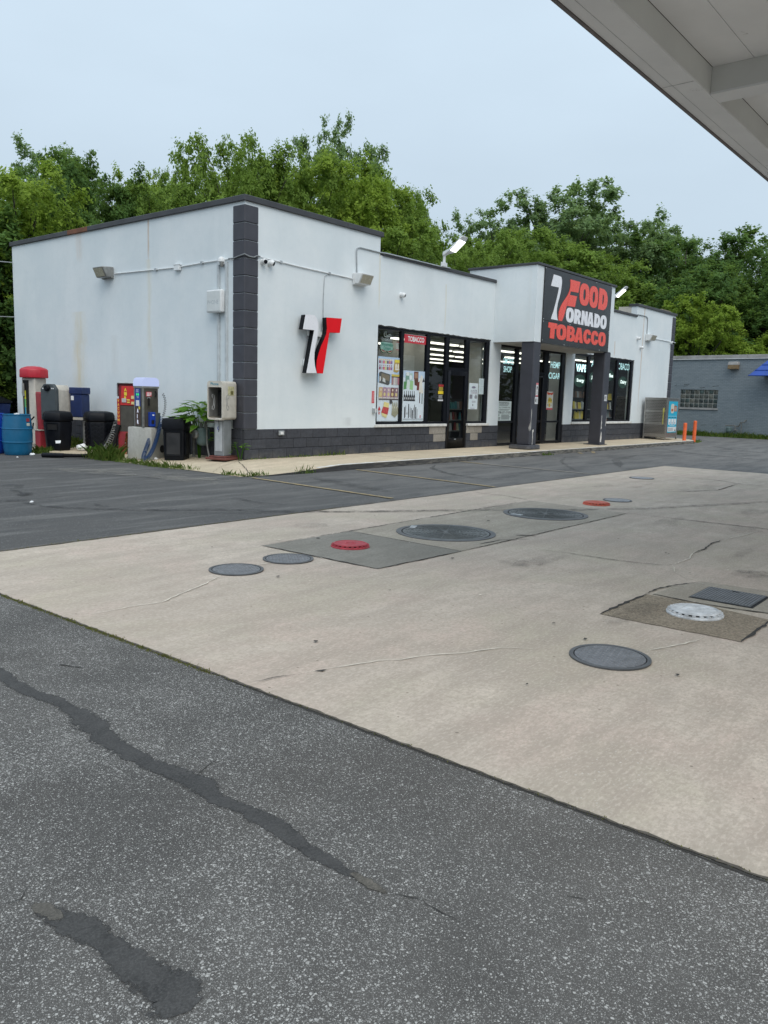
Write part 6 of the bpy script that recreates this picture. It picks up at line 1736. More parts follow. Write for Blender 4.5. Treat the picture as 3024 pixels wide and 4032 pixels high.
for k, ch in enumerate('AIR'):
    text_on(mb, ch, (-.177, .045, .29 - k * .115), (0, -.065 if ch != 'I' else -.018, 0), (0, 0, .085), .03)
mb.build('lettering', M_AIRLET, o, smooth=False, base=(0, 0, 0))
mb = MB(); mb.box(-.1775, -.175, -.09, -.03, .36, .42); mb.build('notice', M_YELP, o, base=(0, 0, 0))
# right side
mb = MB(); mb.box(-.10, .02, -.216, -.212, .63, .72); mb.build('red_notice', flatcol((.6, .05, .08)), o, base=(0, 0, 0))
mb = MB(); mb.box(-.085, -.02, -.219, -.2165, .64, .655); mb.box(-.085, -.02, -.219, -.2165, .665, .68); mb.box(-.085, -.02, -.219, -.2165, .69, .705); mb.box(-.005, .01, -.219, -.2165, .645, .71); mb.build('small_print', M_PAPER, o, base=(0, 0, 0))
mb = MB(); mb.tube([(-.05, -.23, .60), (-.05, -.25, .56), (-.05, -.24, .50), (-.05, -.24, .44)], .016, 8); mb.tube([(.10, -.23, .74), (.11, -.25, .68), (.09, -.24, .62)], .014, 8); mb.build('nozzle', M_BLACKR, o, base=(0, 0, 0))
mb = MB(); mb.box(-.075, -.02, -.235, -.214, .585, .615); mb.build('nozzle_clip', M_GALV, o, base=(0, 0, 0))
mb = MB(); mb.box(-.06, .05, -.32, -.213, .02, .31); mb.build('payment_box', M_BLUEP, o, bev=.005, base=(0, 0, 0))
mb = MB(); mb.box(-.04, .02, -.324, -.3205, .07, .15); mb.build('card_slot', M_DARKIN, o, base=(0, 0, 0))
mb = MB(); mb.box(-.02, .02, -.324, -.3205, .24, .265); mb.build('notice', M_PAPER, o, base=(0, 0, 0))
mb = MB(); mb.box(.052, .16, -.32, -.213, .0, .30); mb.build('side_box', M_CAB, o, bev=.006, base=(0, 0, 0))
def coil(path, r, turns, tube, n=None, taper=None):
    path = [Vector(p) for p in path]
    # resample
    L = [0]
    for i in range(1, len(path)): L.append(L[-1] + (path[i] - path[i - 1]).length)
    N = n or turns * 9
    out = []
    up = Vector((0.31, 0.2, 0.93))
    for k in range(N + 1):
        s = L[-1] * k / N
        i = max(j for j in range(len(L) - 1) if L[j] <= s + 1e-9)
        f = (s - L[i]) / max(1e-9, L[i + 1] - L[i])
        p = path[i].lerp(path[i + 1], f)
        d = (path[min(i + 1, len(path) - 1)] - path[i]).normalized()
        a = d.orthogonal().normalized() if abs(d.dot(up)) > .95 else (up - d * up.dot(d)).normalized()
        b = d.cross(a)
        th = 2 * math.pi * turns * k / N
        out.append(p + (a * math.cos(th) + b * math.sin(th)) * r)
    return out
def bez(p0, p1, p2, p3, n=24):
    p0, p1, p2, p3 = map(Vector, (p0, p1, p2, p3))
    return [p0 * (1 - t) ** 3 + p1 * 3 * t * (1 - t) ** 2 + p2 * 3 * t * t * (1 - t) + p3 * t ** 3 for t in [k / n for k in range(n + 1)]]
o = thing('air_hose', 'dark blue coiled air hose hanging from the air pump to the grass', 'hose', (-1.0, 1.55, -.08))
loop = bez((-.82, 1.62, .80), (-.95, 1.58, .3), (-1.25, 1.42, -.05), (-1.33, 1.50, -.045)) + bez((-1.33, 1.50, -.045), (-1.36, 1.56, -.03), (-1.12, 1.68, .2), (-.94, 1.72, .62))[1:]
mb = MB(); mb.tube(coil(loop, .038, 62, .008, 62 * 10), .0075, 5); mb.build('coil', M_HOSEB, o)
mb = MB(); mb.tube(coil(bez((-.80, 1.60, 1.28), (-.74, 1.56, 1.15), (-.75, 1.57, 1.0), (-.80, 1.60, .80)), .022, 11, .006, 110), .005, 5); mb.build('coil', M_BLACKR, o)
o = thing('vacuum_hose', 'black ribbed vacuum hose lying on the asphalt in front of the bins', 'hose', (-1.9, 3.3, GZ))
path = bez((-2.18, 3.52, -.06), (-2.0, 3.2, -.06), (-1.8, 2.95, -.06), (-1.55, 3.05, -.06), 20) + bez((-1.55, 3.05, -.06), (-1.3, 3.15, -.06), (-1.1, 3.5, -.02), (-.75, 3.62, .35), 24)[1:]
rs = []
rp = []
Ls = len(path)
fine = []
for i in range(Ls - 1):
    for q in range(6): fine.append(path[i].lerp(path[i + 1], q / 6))
mb = MB(); mb.tube(fine, [.045 if i % 4 < 2 else .034 for i in range(len(fine))], 10); mb.build('ribbed_tube', M_BLACKR, o)
mb = MB(); mb.tube([(-2.30, 3.72, -.07), (-2.17, 3.50, -.065), (-2.05, 3.32, -.062)], [.05, .052, .05], 12); mb.build('nozzle', M_BLACK, o)
mb = MB(); mb.tube(coil(bez((-1.5, 3.0, -.04), (-1.2, 3.1, 0), (-.85, 3.45, .2), (-.62, 3.60, .62)), .055, 18, .008, 180), .007, 5); mb.build('spring', M_STEEL_D, o)
# litter
def crumple(label, x, y, z, s, seed):
    r = random.Random(seed)
    bm = bmesh.new(); bmesh.ops.create_icosphere(bm, subdivisions=2, radius=1)
    for v in bm.verts: v.co = Vector((v.co.x * s * r.uniform(.7, 1.2), v.co.y * s * r.uniform(.6, 1.1), v.co.z * s * r.uniform(.4, .8)))
    me = bpy.data.meshes.new('paper_litter'); bm.to_mesh(me); bm.free(); me.materials.append(M_PAPER)
    o = link('paper_litter', me); o.location = (x, y, z + s * .45); tag(o, label, 'litter', 'white litter around the bins')
crumple('white paper scrap at the foot of the teal barrel', -2.28, 4.20, GZ, .06, 1)
crumple('white crumpled bag right of the six sided bin', -.93, 4.55, -.05, .13, 2)
crumple('white cup at the foot of the square bin', -.98, 1.60, -.08, .05, 3)
crumple('tiny white scrap on the asphalt by the barrels', -2.75, 3.9, GZ, .022, 4)
crumple('tiny white scrap beside the tyre mark on the dark asphalt', -5.80, -2.66, GZ, .025, 5)
mb = MB(); mb.prism([(-1.51, 4.62, .10), (-1.44, 4.55, .11), (-1.42, 4.56, .17), (-1.50, 4.66, .16)], (-.004, -.004, 0)); tag(mb.build('paper_litter', M_PAPER), 'white paper scrap stuck to the six sided bin', 'litter', 'white litter around the bins')
mb = MB(); mb.box(-.82, -.58, 3.0, 3.26, -.075, -.03); tag(mb.build('orange_board', simple('orange_board', (.55, .25, .10), .7), bev=.01), 'short orange board on the ground before the red machine', 'board')
# dumpster beyond the barrels
o = thing('dumpster', 'dark dumpster in the shade behind the barrels', 'dumpster', (-.9, 10.2, GZ))
mb = MB(); mb.loft([[(-1.3, -.6, .1), (.7, -.6, .1), (.7, .6, .1), (-1.3, .6, .1)], [(-1.4, -.75, 1.0), (.75, -.75, 1.0), (.75, .65, 1.25), (-1.4, .65, 1.25)]]); mb.build('body', M_NAVY, o, bev=.02, base=(0, 0, 0))
mb = MB(); mb.prism([(-1.42, -.78, 1.01), (.77, -.78, 1.01), (.77, .67, 1.27), (-1.42, .67, 1.27)], (0, 0, .05)); mb.build('lid', M_BLACK, o, base=(0, 0, 0))
mb = MB(); mb.box(-1.35, -1.2, -.5, .5, 0, .1); mb.box(.5, .65, -.5, .5, 0, .1); mb.build('skid', M_BLACK, o, base=(0, 0, 0))

# ------------------------------------------------------------------ propane cage and bollards at the far end
o = thing('propane_cage', 'steel exchange cage with slotted sides beside the far end of the shop', 'cage', (21.1, -.6, 0.004))
cx0, cx1, cy0, cy1 = 20.48, 21.75, -1.05, -.14
mb = MB(); mb.box(cx0, cx1, cy0, cy1, 1.60, 1.63); mb.build('top', M_STEEL, o, bev=.006)
mb = MB(); mb.box(cx0 + .02, cx1 - .02, cy0 + .02, cy1 - .02, .10, .13); mb.build('floor', M_STEEL_D, o)
for x in (cx0, cx1 - .05):
    for y in (cy0, cy1 - .05):
        mb = MB(); mb.box(x, x + .05, y, y + .05, .0, 1.60); mb.build('corner_post', M_STEEL, o, bev=.004)
# slotted left side: sheet with real slots
mb = MB(); mb.box(cx0 + .035, cx0 + .048, cy0 + .05, cy1 - .05, .08, 1.60); mb.build('inner_liner', M_DARKIN, o)
sl = MB()
bands = [(.10, .22), (.57, .66), (1.06, 1.13), (1.53, 1.60)]
for z0, z1 in bands: sl.box(cx0 + .012, cx0 + .03, cy0 + .05, cy1 - .05, z0, z1)
for zb, zt_ in ((.22, .57), (.66, 1.06), (1.13, 1.53)):
    nrow = 7
    hrow = (zt_ - zb) / nrow
    for k in range(nrow):
        z = zb + k * hrow
        sl.box(cx0 + .012, cx0 + .03, cy0 + .05, cy1 - .05, z, z + hrow * .5)
        yy = cy0 + .05 + (.03 if k % 2 else 0)
        while yy < cy1 - .08:
            sl.box(cx0 + .0125, cx0 + .0295, yy, min(yy + .022, cy1 - .05), z + hrow * .5, z + hrow)
            yy += .066
s = sl.build('slotted_side', M_STEEL, o, smooth=False); s['kind'] = 'stuff'
mb = MB(); mb.box(cx0 + .05, cx1 - .05, cy0 + .012, cy0 + .03, .10, 1.60); mb.build('front_door', M_STEEL, o, bev=.003)
mb = MB(); mb.box(cx0 + .004, cx0 + .0115, cy0 + .12, cy0 + .16, .60, 1.06); mb.build('latch_strap', simple('olive_strap', (.42, .40, .10), .6), o)
mb = MB(); mb.box(cx0 + .0, cx0 + .0115, cy0 + .10, cy0 + .17, 1.06, 1.24); mb.build('padlock_cover', simple('olive_strap', (.42, .40, .10), .6), o, bev=.004)
p = Print(cx0 + .18, cx1 - .12, .28, 1.50, cy0 + .008, (.02, .42, .62))
p.rect(.0, .52, 1, .53, (.5, .7, .8)).poly([(.25, .66), (.22, .84), (.30, .92), (.55, .92), (.60, .82), (.60, .66), (.5, .62), (.33, .62)], (.62, .60, .52)).rect(.30, .68, .5, .76, (.45, .12, .05)).poly([(.58, .68), (.58, .84), (.72, .88), (.92, .84), (.95, .68)], (.34, .14, .08)).rect(.62, .72, .9, .74, (.7, .65, .6)).rect(.62, .78, .9, .80, (.7, .65, .6))
for u in (.06, .38, .68): p.rect(u, .26, u + .25, .44, (.72, .78, .80)).rect(u + .08, .28, u + .14, .34, (.1, .2, .3)).rect(u, .47, u + .22, .50, (.02, .18, .28))
p.rect(.2, .21, .8, .23, (.4, .65, .75)).rect(.03, .03, .97, .18, (.66, .70, .72)).lines(.1, .05, .7, .15, 3, (.2, .22, .25)).poly([(.8, .06), (.86, .12), (.92, .06), (.86, .03)], (.05, .05, .06))
o2 = p.make('cage_advert', 'bright blue advert on the front of the steel cage', 'advert')
for label, x, y, h in (('shorter orange bollard, nearer the steel cage', 21.16, -1.56, .80), ('taller orange bollard, farther from the steel cage', 22.30, -1.56, .88)):
    o = thing('bollard', label, 'bollard', (x, y, GZ), 'orange bollards', 0)
    mb = MB(); mb.lathe([(.068, 0), (.068, h - .02), (.055, h - .003), (.02, h)], (0, 0, 0), 20); mb.build('post', M_ORANGE, o, base=(0, 0, 0))
    mb = MB(); mb.lathe([(.10, 0), (.095, .02), (.07, .025)], (0, 0, 0), 16); mb.build('collar', M_KERB, o, base=(0, 0, 0))

# ------------------------------------------------------------------ neighbour
ang = math.atan2(2.432 - (-2.209), 31.53 - 30.80)      # along the wall, towards the far left
NB = thing('neighbour_building', 'low grey painted brick building beyond the far end of the lot', 'building', (31.53, 2.43, 0), None, ang + math.pi)
# local +x runs to the right along the wall, local +y into the building
gl, gr, gb, gt = .06, 2.07, 1.27, 2.18
mb = MB()
for x0, x1, z0, z1 in [(-14, gl, -.3, 3.70), (gr, 12, -.3, 3.70), (gl, gr, -.3, gb), (gl, gr, gt, 3.70)]:
    mb.box(x0, x1, 0, .3, z0, z1)
w = mb.build('wall', M_NBRICK, NB, smooth=False, base=(0, 0, 0))
mb = MB(); mb.box(-14, 12, .3, 9, -.3, 3.6); mb.build('wall', M_NBRICK, NB, smooth=False, base=(0, 0, 0))
for k in range(9):
    mb = MB(); mb.box(-14 + k * 2.9, -14 + (k + 1) * 2.9 - .006, -.06, .36, 3.70, 3.89); mb.build('coping', M_NBTRIM, NB, bev=.008, base=(0, 0, 0))
mb = MB(); mb.box(-14, 12, -.066, -.0605, 3.69, 3.715); mb.build('drip_edge', M_WHITE_M, NB, base=(0, 0, 0))
mb = MB(); mb.box(gl + .002, gr - .002, .06, .14, gb + .002, gt - .002); win = mb.build('window', M_GBJOINT, NB, smooth=False, base=(0, 0, 0))
gm = MB(); gm.box(.02, .231, 0, .05, .02, .208)
gbk = None
gmats = [simple('glass_block_%d' % k, c, 0.15, var=.6, scale=6, spec=.8) for k, c in enumerate([(.05, .062, .06), (.085, .09, .08), (.13, .13, .11), (.055, .08, .075)])]
gme = []
for m in gmats:
    q = gm.build('glass_block', m, None, bev=.02, seg=2, base=(0, 0, 0)); gme.append(q.data); bpy.data.objects.remove(q)
for i in range(8):
    for j in range(4):
        c = bpy.data.objects.new('glass_block', gme[prnd.choice((0, 0, 1, 2, 3))]); COL.objects.link(c); c.parent = win
        c.location = (gl + i * (gr - gl) / 8, .03, gb + j * (gt - gb) / 4)
mb = MB(); mb.box(gl - .05, gr + .05, -.05, .1, gb - .09, gb - .002); mb.build('sill', M_NBTRIM, win, base=(0, 0, 0))
mb = MB()
for (u, v, L_) in ((-.28, 2.36, .10), (.22, 2.42, .30), (.2, 2.34, .25), (1.75, 2.34, .32), (1.1, 2.26, .25), (1.3, .38, .26), (1.95, .36, .22)):
    mb.flat([(u, -.0025, v), (u + L_, -.0025, v + .03), (u + L_, -.0025, v + .05), (u + L_ * .5, -.0025, v + .03), (u, -.0025, v + .02)])
s = mb.build('spalled_brick', M_DARKIN, NB, smooth=False, base=(0, 0, 0))
s['kind'] = 'stuff'
def nbw(x, y, z):
    c, s_ = math.cos(ang + math.pi), math.sin(ang + math.pi)
    return (31.53 + c * x - s_ * y, 2.43 + s_ * x + c * y, z)
o = thing('wall_pack', 'weathered box light high on the grey neighbour wall', 'wall light', nbw(2.8, 0, 3.19), None, ang + math.pi)
mb = MB(); mb.loft([[(-.24, -.01, .20), (.24, -.01, .20), (.24, -.01, .36), (-.24, -.01, .36)], [(-.24, -.28, .20), (.24, -.28, .20), (.22, -.24, .36), (-.22, -.24, .36)]]); mb.build('hood', M_NBTRIM, o, bev=.01, base=(0, 0, 0))
mb = MB(); mb.box(-.235, .235, -.275, -.01, 0, .195); mb.build('lens', simple('amber_lens', (.22, .15, .08), .4, var=.3), o, bev=.01, base=(0, 0, 0))
o = thing('blue_awning', 'bright blue ribbed metal awning at the right edge of the grey wall', 'awning', nbw(5.5, 0, 2.8), None, ang + math.pi)
top, bot, out_ = 3.88, 2.84, 1.05
steps = 4
for k in range(steps):
    z0 = bot - 2.8 + (top - bot) * k / steps; z1 = bot - 2.8 + (top - bot) * (k + 1) / steps
    ya = -out_ * (1 - k / steps); yb = -out_ * (1 - (k + 1) / steps) - .02
    xl0 = -1.52 + .75 * k / steps; xl1 = -1.52 + .75 * (k + 1) / steps
    mb = MB(); mb.loft([[(xl0, ya - .03, z0), (0, ya - .03, z0), (0, -.01, z0), (xl0 + .3, -.01, z0)], [(xl1, yb, z1 + .01), (0, yb, z1 + .01), (0, -.01, z1 + .01), (xl1 + .2, -.01, z1 + .01)]])
    mb.build('awning_panel', M_AWN, o, smooth=False, base=(0, 0, 0))
    mb = MB(); mb.tube([(xl0, ya - .03, z0 + .01), (0, ya - .03, z0 + .01)], .025, 6); mb.build('seam', M_AWN, o, base=(0, 0, 0))
o = thing('gas_meter', 'small gas meter with pipes at the foot of the grey neighbour wall', 'gas meter', nbw(3.0, -.25, 0), None, ang + math.pi)
mb = MB(); mb.lathe([(.10, .12), (.14, .16), (.14, .34), (.10, .38)], (-.1, 0, 0), 14); mb.build('body', M_GASG, o, base=(0, 0, 0))
mb = MB(); mb.tube([(-.3, 0, .44), (.15, 0, .46), (.2, 0, .46), (.2, 0, .0)], .03, 7); mb.tube([(.2, 0, .4), (.35, 0, .42), (.4, .0, .5), (.45, 0, .62), (.62, 0, .62), (.62, .1, .72), (.62, .22, .72)], .03, 7); mb.tube([(.5, 0, .6), (.5, 0, 0)], .025, 7); mb.build('pipes', M_PIPE, o, base=(0, 0, 0))
mb = MB(); mb.lathe([(.10, .0), (.11, .03), (.05, .06)], (.3, -.05, .2), 12); mb.build('regulator', M_PIPE, o, base=(0, 0, 0))
# ------------------------------------------------------------------ pump canopy overhead
CZ = 4.5
o = thing('pump_canopy', 'pale painted steel canopy over the pump island, seen from beneath', 'canopy', (2.0, -12.5, CZ))
X0, X1, YE = -7.2, 9.0, -9.13
mb = MB(); mb.box(X0, X1, YE - .33, YE, CZ, CZ + .02); mb.build('edge_beam_flange', M_CANS, o, smooth=False)
mb = MB(); mb.box(X0, X1, YE - .33, YE - .32, CZ + .021, CZ + .27); mb.build('edge_beam_side', M_CANG, o, smooth=False)
mb = MB(); mb.box(X0, X1, YE + .002, YE + .035, CZ - .012, CZ + .62); mb.build('fascia', M_FASC, o, smooth=False)
mb = MB(); mb.box(X0, X1, YE - .112, YE - .109, CZ - .0025, CZ - .0005); mb.build('seam', M_GALV, o, smooth=False)
mb = MB(); mb.box(-2.42, -2.414, YE - .32, YE - .01, CZ - .0025, CZ - .0005); mb.build('seam', M_GALV, o, smooth=False)
for xb in (-1.95, 2.4, 6.8):
    mb = MB(); mb.box(xb, xb + .28, -16.5, YE - .332, CZ + .005, CZ + .025); mb.build('cross_beam_flange', M_CANS, o, smooth=False)
    mb = MB(); mb.box(xb, xb + .012, -16.5, YE - .332, CZ + .026, CZ + .27); mb.box(xb + .268, xb + .28, -16.5, YE - .332, CZ + .026, CZ + .27); mb.build('cross_beam_side', M_CANG, o, smooth=False)
y = YE - .332
k = 0
while y > -16.4:
    mb = MB(); mb.box(X0, X1, y - .40, y - .003, CZ + .272, CZ + .31); mb.build('deck_panel', M_CAND, o, smooth=False)
    y -= .403
mb = MB(); mb.box(X0, X1, -16.6, YE, CZ + .46, CZ + .5); mb.build('roof_sheet', M_ROOF, o, smooth=False)
for x, y in ((1.0, -13.0), (7.5, -13.0)):
    mb = MB(); mb.box(x - .15, x + .15, y - .15, y + .15, GZ, CZ + .26); mb.build('column', M_CANS, o, bev=.01)
# ------------------------------------------------------------------ trees
def leaf_mesh(name, centres, out, size, rng, tone, droop=0.35, fold=0.25):
    """one small folded face per leaf; out: outward direction per leaf; tone 0..1 per leaf"""
    n = len(centres)
    nrm = out * 0.55 + np.array([0, 0, 0.75]) + rng.normal(0, 0.45, (n, 3))
    nrm /= np.linalg.norm(nrm, axis=1)[:, None]
    t = np.cross(nrm, rng.normal(0, 1, (n, 3)))
    t[:, 2] -= droop * np.linalg.norm(t, axis=1)
    t -= nrm * np.sum(t * nrm, axis=1)[:, None]
    t /= np.maximum(np.linalg.norm(t, axis=1), 1e-6)[:, None]
    b = np.cross(nrm, t)
    s = (size * rng.uniform(0.6, 1.3, n))[:, None]
    v = np.empty((n, 4, 3), np.float32)
    v[:, 0] = centres - t * s * 0.5
    v[:, 1] = centres + b * s * 0.34 - nrm * s * fold * 0.3
    v[:, 2] = centres + t * s * 0.6
    v[:, 3] = centres - b * s * 0.34 - nrm * s * fold * 0.3
    me = bpy.data.meshes.new(name)
    me.vertices.add(n * 4); me.loops.add(n * 4); me.polygons.add(n)
    me.vertices.foreach_set('co', v.reshape(-1))
    me.loops.foreach_set('vertex_index', np.arange(n * 4, dtype=np.int32))
    me.polygons.foreach_set('loop_start', np.arange(0, n * 4, 4, dtype=np.int32))
    me.polygons.foreach_set('loop_total', np.full(n, 4, np.int32))
    at = me.attributes.new('tone', 'FLOAT', 'FACE')
    at.data.foreach_set('value', tone.astype(np.float32))
    me.update(calc_edges=True)
    return me
def make_crown(seed, nl, lobe_r, spread, top, ncl, per, leaf, low=0.22, spray=0.05, droop=0.35, wisps=4):
    """unit-height tree: returns (crown mesh, trunk mesh)"""
    rng = np.random.default_rng(seed)
    lob = []
    zc, rz = (low + 0.97) / 2, (0.97 - low) / 2
    for i in range(nl):
        f = (i + 0.5) / nl
        u = -0.80 + 1.62 * f
        ph = i * 2.399 + rng.uniform(-.4, .4)
        w = np.sqrt(max(0.05, 1 - min(1, abs(u)) ** 3.6))
        r = rng.uniform(*lobe_r)
        rr = max(0.0, spread * w * rng.uniform(0.8, 1.12) - r * 0.45) * (top if u > .6 else 1)
        lob.append((np.array([rr * np.cos(ph), rr * np.sin(ph), min(zc + u * rz, 0.985 - r * .85)]), r))
    for i in range(3):
        lob.append((np.array([rng.normal(0, .05), rng.normal(0, .05), zc + rng.uniform(-.1, .18)]), lobe_r[1]))
    cl, od, tn = [], [], []
    for i in range(ncl):
        c, r = lob[rng.integers(len(lob))]
        d = rng.normal(0, 1, 3); d[2] += 0.35; d /= np.linalg.norm(d)
        q = r * (rng.uniform(0.72, 1.12) if rng.random() < 0.8 else rng.uniform(0.2, 0.7))
        p = c + d * q * np.array([1, 1, 0.85])
        cl.append(p); od.append(d); tn.append(rng.uniform(0.22, 0.72) + 0.18 * d[2])
    for i in range(wisps):
        c, r = lob[rng.integers(len(lob) // 2, len(lob))]
        d = rng.normal(0, 1, 3); d[2] = abs(d[2]) * 1.2 + .2; d /= np.linalg.norm(d)
        for s in np.linspace(1.0, 1.28, 3):
            cl.append(c + d * r * s); od.append(d); tn.append(rng.uniform(0.4, 0.8))
    cl, od, tn = np.array(cl), np.array(od), np.array(tn)
    C_, O_, T_ = [], [], []
    for p, d, t0 in zip(cl, od, tn):
        ns = 6
        for s in range(ns):
            dd = d * 0.8 + rng.normal(0, 0.7, 3); dd[2] *= 0.6; dd /= np.linalg.norm(dd)
            m = max(2, int(per / ns))
            u = rng.uniform(0, 1, m) ** 0.8
            L = spray * rng.uniform(0.6, 1.25)
            pts = p + np.outer(u * L, dd) + rng.normal(0, spray * 0.17, (m, 3))
            pts[:, 2] -= droop * 0.5 * L * u ** 2
            C_.append(pts); O_.append(np.tile(d, (m, 1))); T_.append(np.clip(t0 + rng.normal(0, 0.09, m), 0, 1))
    C_, O_, T_ = np.vstack(C_), np.vstack(O_), np.concatenate(T_)
    me = leaf_mesh('crown', C_, O_, leaf, rng, T_, droop)
    # trunk and limbs
    mb = MB()
    mb.tube([(0, 0, -0.01), (0.004, 0.002, 0.10), (-0.006, 0.004, 0.28), (0.004, -0.004, 0.5), (0, 0, 0.72)], [0.024, 0.019, 0.016, 0.011, 0.005], 8)
    pick = rng.choice(len(cl), min(46, len(cl)), replace=False)
    for k in pick:
        p = cl[k]
        z0 = max(0.08, min(0.62, p[2] - 0.12 - 0.45 * np.hypot(p[0], p[1])))
        a = Vector((0, 0, z0)); e = Vector(p)
        m1 = a.lerp(e, 0.4) + Vector((0, 0, -0.015)) + Vector(rng.normal(0, 0.012, 3))
        m2 = a.lerp(e, 0.75) + Vector((0, 0, 0.01)) + Vector(rng.normal(0, 0.010, 3))
        w = 0.0075 * rng.uniform(0.6, 1.2)
        mb.tube([a, m1, m2, e], [w, w * 0.7, w * 0.4, w * 0.12], 5)
    tr = mb.build('trunk', M_BARK, None, base=(0, 0, 0))
    tm = tr.data
    bpy.data.objects.remove(tr)
    me.materials.append(M_LEAF_M)
    return me, tm, float(np.percentile(C_[:, 2], 99.9)), float(np.percentile(np.hypot(C_[:, 0], C_[:, 1]), 97))
P_ = {}
P_['dense'] = [make_crown(1, 15, (.13, .19), .36, .95, 560, 130, .0165, .06, .050), make_crown(2, 14, (.13, .20), .34, 1.0, 560, 130, .0165, .08, .050)]
P_['airy'] = [make_crown(3, 24, (.12, .17), .44, 1.05, 620, 120, .0165, .24, .058, .5, 4), make_crown(4, 23, (.12, .17), .45, 1.05, 620, 120, .017, .22, .060, .5, 5)]
P_['cotton'] = [make_crown(5, 17, (.11, .17), .34, 1.0, 600, 120, .0145, .10, .042, .2, 4), make_crown(6, 16, (.12, .17), .35, .95, 600, 120, .0145, .10, .042, .2, 4)]
P_['bush'] = [make_crown(7, 10, (.17, .26), .40, 1.0, 260, 130, .032, .04, .085, .3, 10)]
LEAFM = {'d': M_LEAF_D, 'm': M_LEAF_M, 'y': M_LEAF_Y, 'c': M_LEAF_C}
def tree(label, x, y, top, rad, proto, idx, leafm, rz, name='tree', cat='tree', group=None):
    cm, tm, zmax, rmax = P_[proto][idx]
    o = thing(name, label, cat, (x, y, -0.2), group, rz)
    h = (top + .2) / zmax * (.945 if proto == 'airy' else 1.0)
    rx = 1.22 * rad / rmax
    c = link('crown', cm, o); c.scale = (rx, rx, h)
    c.material_slots[0].link = 'OBJECT'; c.material_slots[0].material = LEAFM[leafm]
    t = link('trunk', tm, o); t.scale = (rx, rx, h)
    return o
G1 = 'trees behind the shop'
for a in [
    ('yellow green tree at the far left edge, nearest the shop wall', 1.91, 13.37, 7.95, 2.18, 'dense', 1, 'y', 1.0),
    ('tall grey green tree rising at the far left', 6.78, 20.97, 11.40, 2.55, 'cotton', 0, 'c', .5),
    ('dark tree directly behind the left end of the shop roof', 5.23, 16.05, 9.49, 2.24, 'dense', 0, 'd', 2.1),
    ('dark bushy tree above the rusty length of coping', 7.52, 16.47, 9.65, 2.16, 'dense', 1, 'd', 3.0),
    ('mid green tree with broad leaves above the left roof line', 8.67, 15.02, 9.47, 2.01, 'dense', 0, 'm', 4.4),
    ('light green tree standing far back in the gap left of the tallest crown', 14.39, 23.09, 12.53, 2.49, 'cotton', 1, 'y', 1.7),
    ('low dark tree just behind the front corner of the shop', 10.36, 14.42, 8.92, 2.47, 'dense', 1, 'm', 5.2),
    ('tallest open crowned tree above the charcoal quoins', 14.98, 17.73, 13.25, 2.86, 'airy', 0, 'm', .3),
    ('open green tree leaning right above the first windows', 19.86, 18.18, 13.43, 4.29, 'airy', 1, 'y', 2.2),
    ('spreading tree whose right branches reach over the sky gap', 25.52, 17.85, 14.40, 3.14, 'airy', 0, 'm', 3.6),
    ('grey leaved tree top showing behind the open green tree', 34.47, 29.10, 20.81, 3.25, 'cotton', 0, 'c', 2.6),
    ('low tree behind the front parapet', 15.61, 14.37, 8.88, 2.78, 'dense', 0, 'd', 1.3),
    ('low tree behind the roof lamp left of the sign', 21.06, 14.26, 9.68, 2.89, 'dense', 1, 'm', .9),
    ('tree filling the gap left of the entrance sign', 27.96, 15.54, 10.35, 2.64, 'dense', 0, 'm', 5.5),
    ('tall cottonwood crowning the right hand group', 51.50, 20.64, 19.11, 5.76, 'cotton', 0, 'c', 4.1),
    ('cottonwood left of the tallest one in the right hand group', 46.86, 22.69, 17.19, 3.99, 'cotton', 1, 'c', .8),
    ('cottonwood right of the tallest one, above the far roof lamp', 54.05, 17.13, 17.45, 4.77, 'cotton', 1, 'c', 2.9),
    ('dense green tree directly above the entrance sign', 38.83, 17.09, 12.54, 4.39, 'dense', 1, 'm', 4.0),
    ('bright pointed tree just left of the entrance sign', 33.34, 15.62, 11.60, 2.62, 'dense', 0, 'm', 2.4),
    ('green tree above the far end of the shop roof', 44.92, 14.45, 12.66, 4.48, 'dense', 0, 'm', .2),
    ('slim cottonwood at the right end of the tall group', 60.07, 16.08, 17.14, 4.19, 'cotton', 0, 'c', 5.6),
    ('dark tree above the far quoins', 55.85, 11.20, 15.08, 4.79, 'dense', 1, 'd', 1.1),
    ('dark tree above the middle of the grey neighbour building', 59.17, 8.72, 15.08, 4.86, 'airy', 1, 'd', 3.3),
    ('dark tree at the right edge of the view beside the awning', 53.40, 4.10, 12.82, 4.34, 'airy', 0, 'd', 5.0),
    ('bright green young tree behind the corner of the grey neighbour building', 42.6, 5.4, 8.2, 2.8, 'dense', 0, 'y', .7),
    ('dark tree low behind the bright young tree', 48.0, 8.4, 10.8, 4.2, 'dense', 0, 'd', 2.0),
    ('dark tree behind the neighbour roof near the wall light', 48.6, 3.0, 9.6, 4.2, 'dense', 1, 'd', 4.6),
    ('low bright bush showing over the neighbour roof beside the awning', 45.0, 1.6, 6.0, 2.6, 'dense', 1, 'y', 3.9),
    ('dark low tree over the right end of the neighbour roof', 50.0, -1.0, 9.2, 4.0, 'dense', 0, 'd', 5.8),
    ('open green tree between the two tallest crowns behind the shop', 17.45, 18.06, 14.00, 3.01, 'airy', 1, 'm', 1.1),
    ('yellowish tree low behind the step in the front parapet', 22.79, 17.79, 13.45, 3.22, 'dense', 1, 'y', 2.5),
    ('green tree reaching right over the first roof lamp', 27.76, 18.15, 13.74, 1.87, 'airy', 1, 'm', 4.2),
    ('dark tree between the roof lamp and the entrance sign', 37.71, 20.03, 12.37, 2.65, 'dense', 0, 'm', 3.7),
    ('grey green tree low above the left roof line', 14.98, 22.27, 12.16, 1.70, 'cotton', 0, 'm', 2.2),
]:
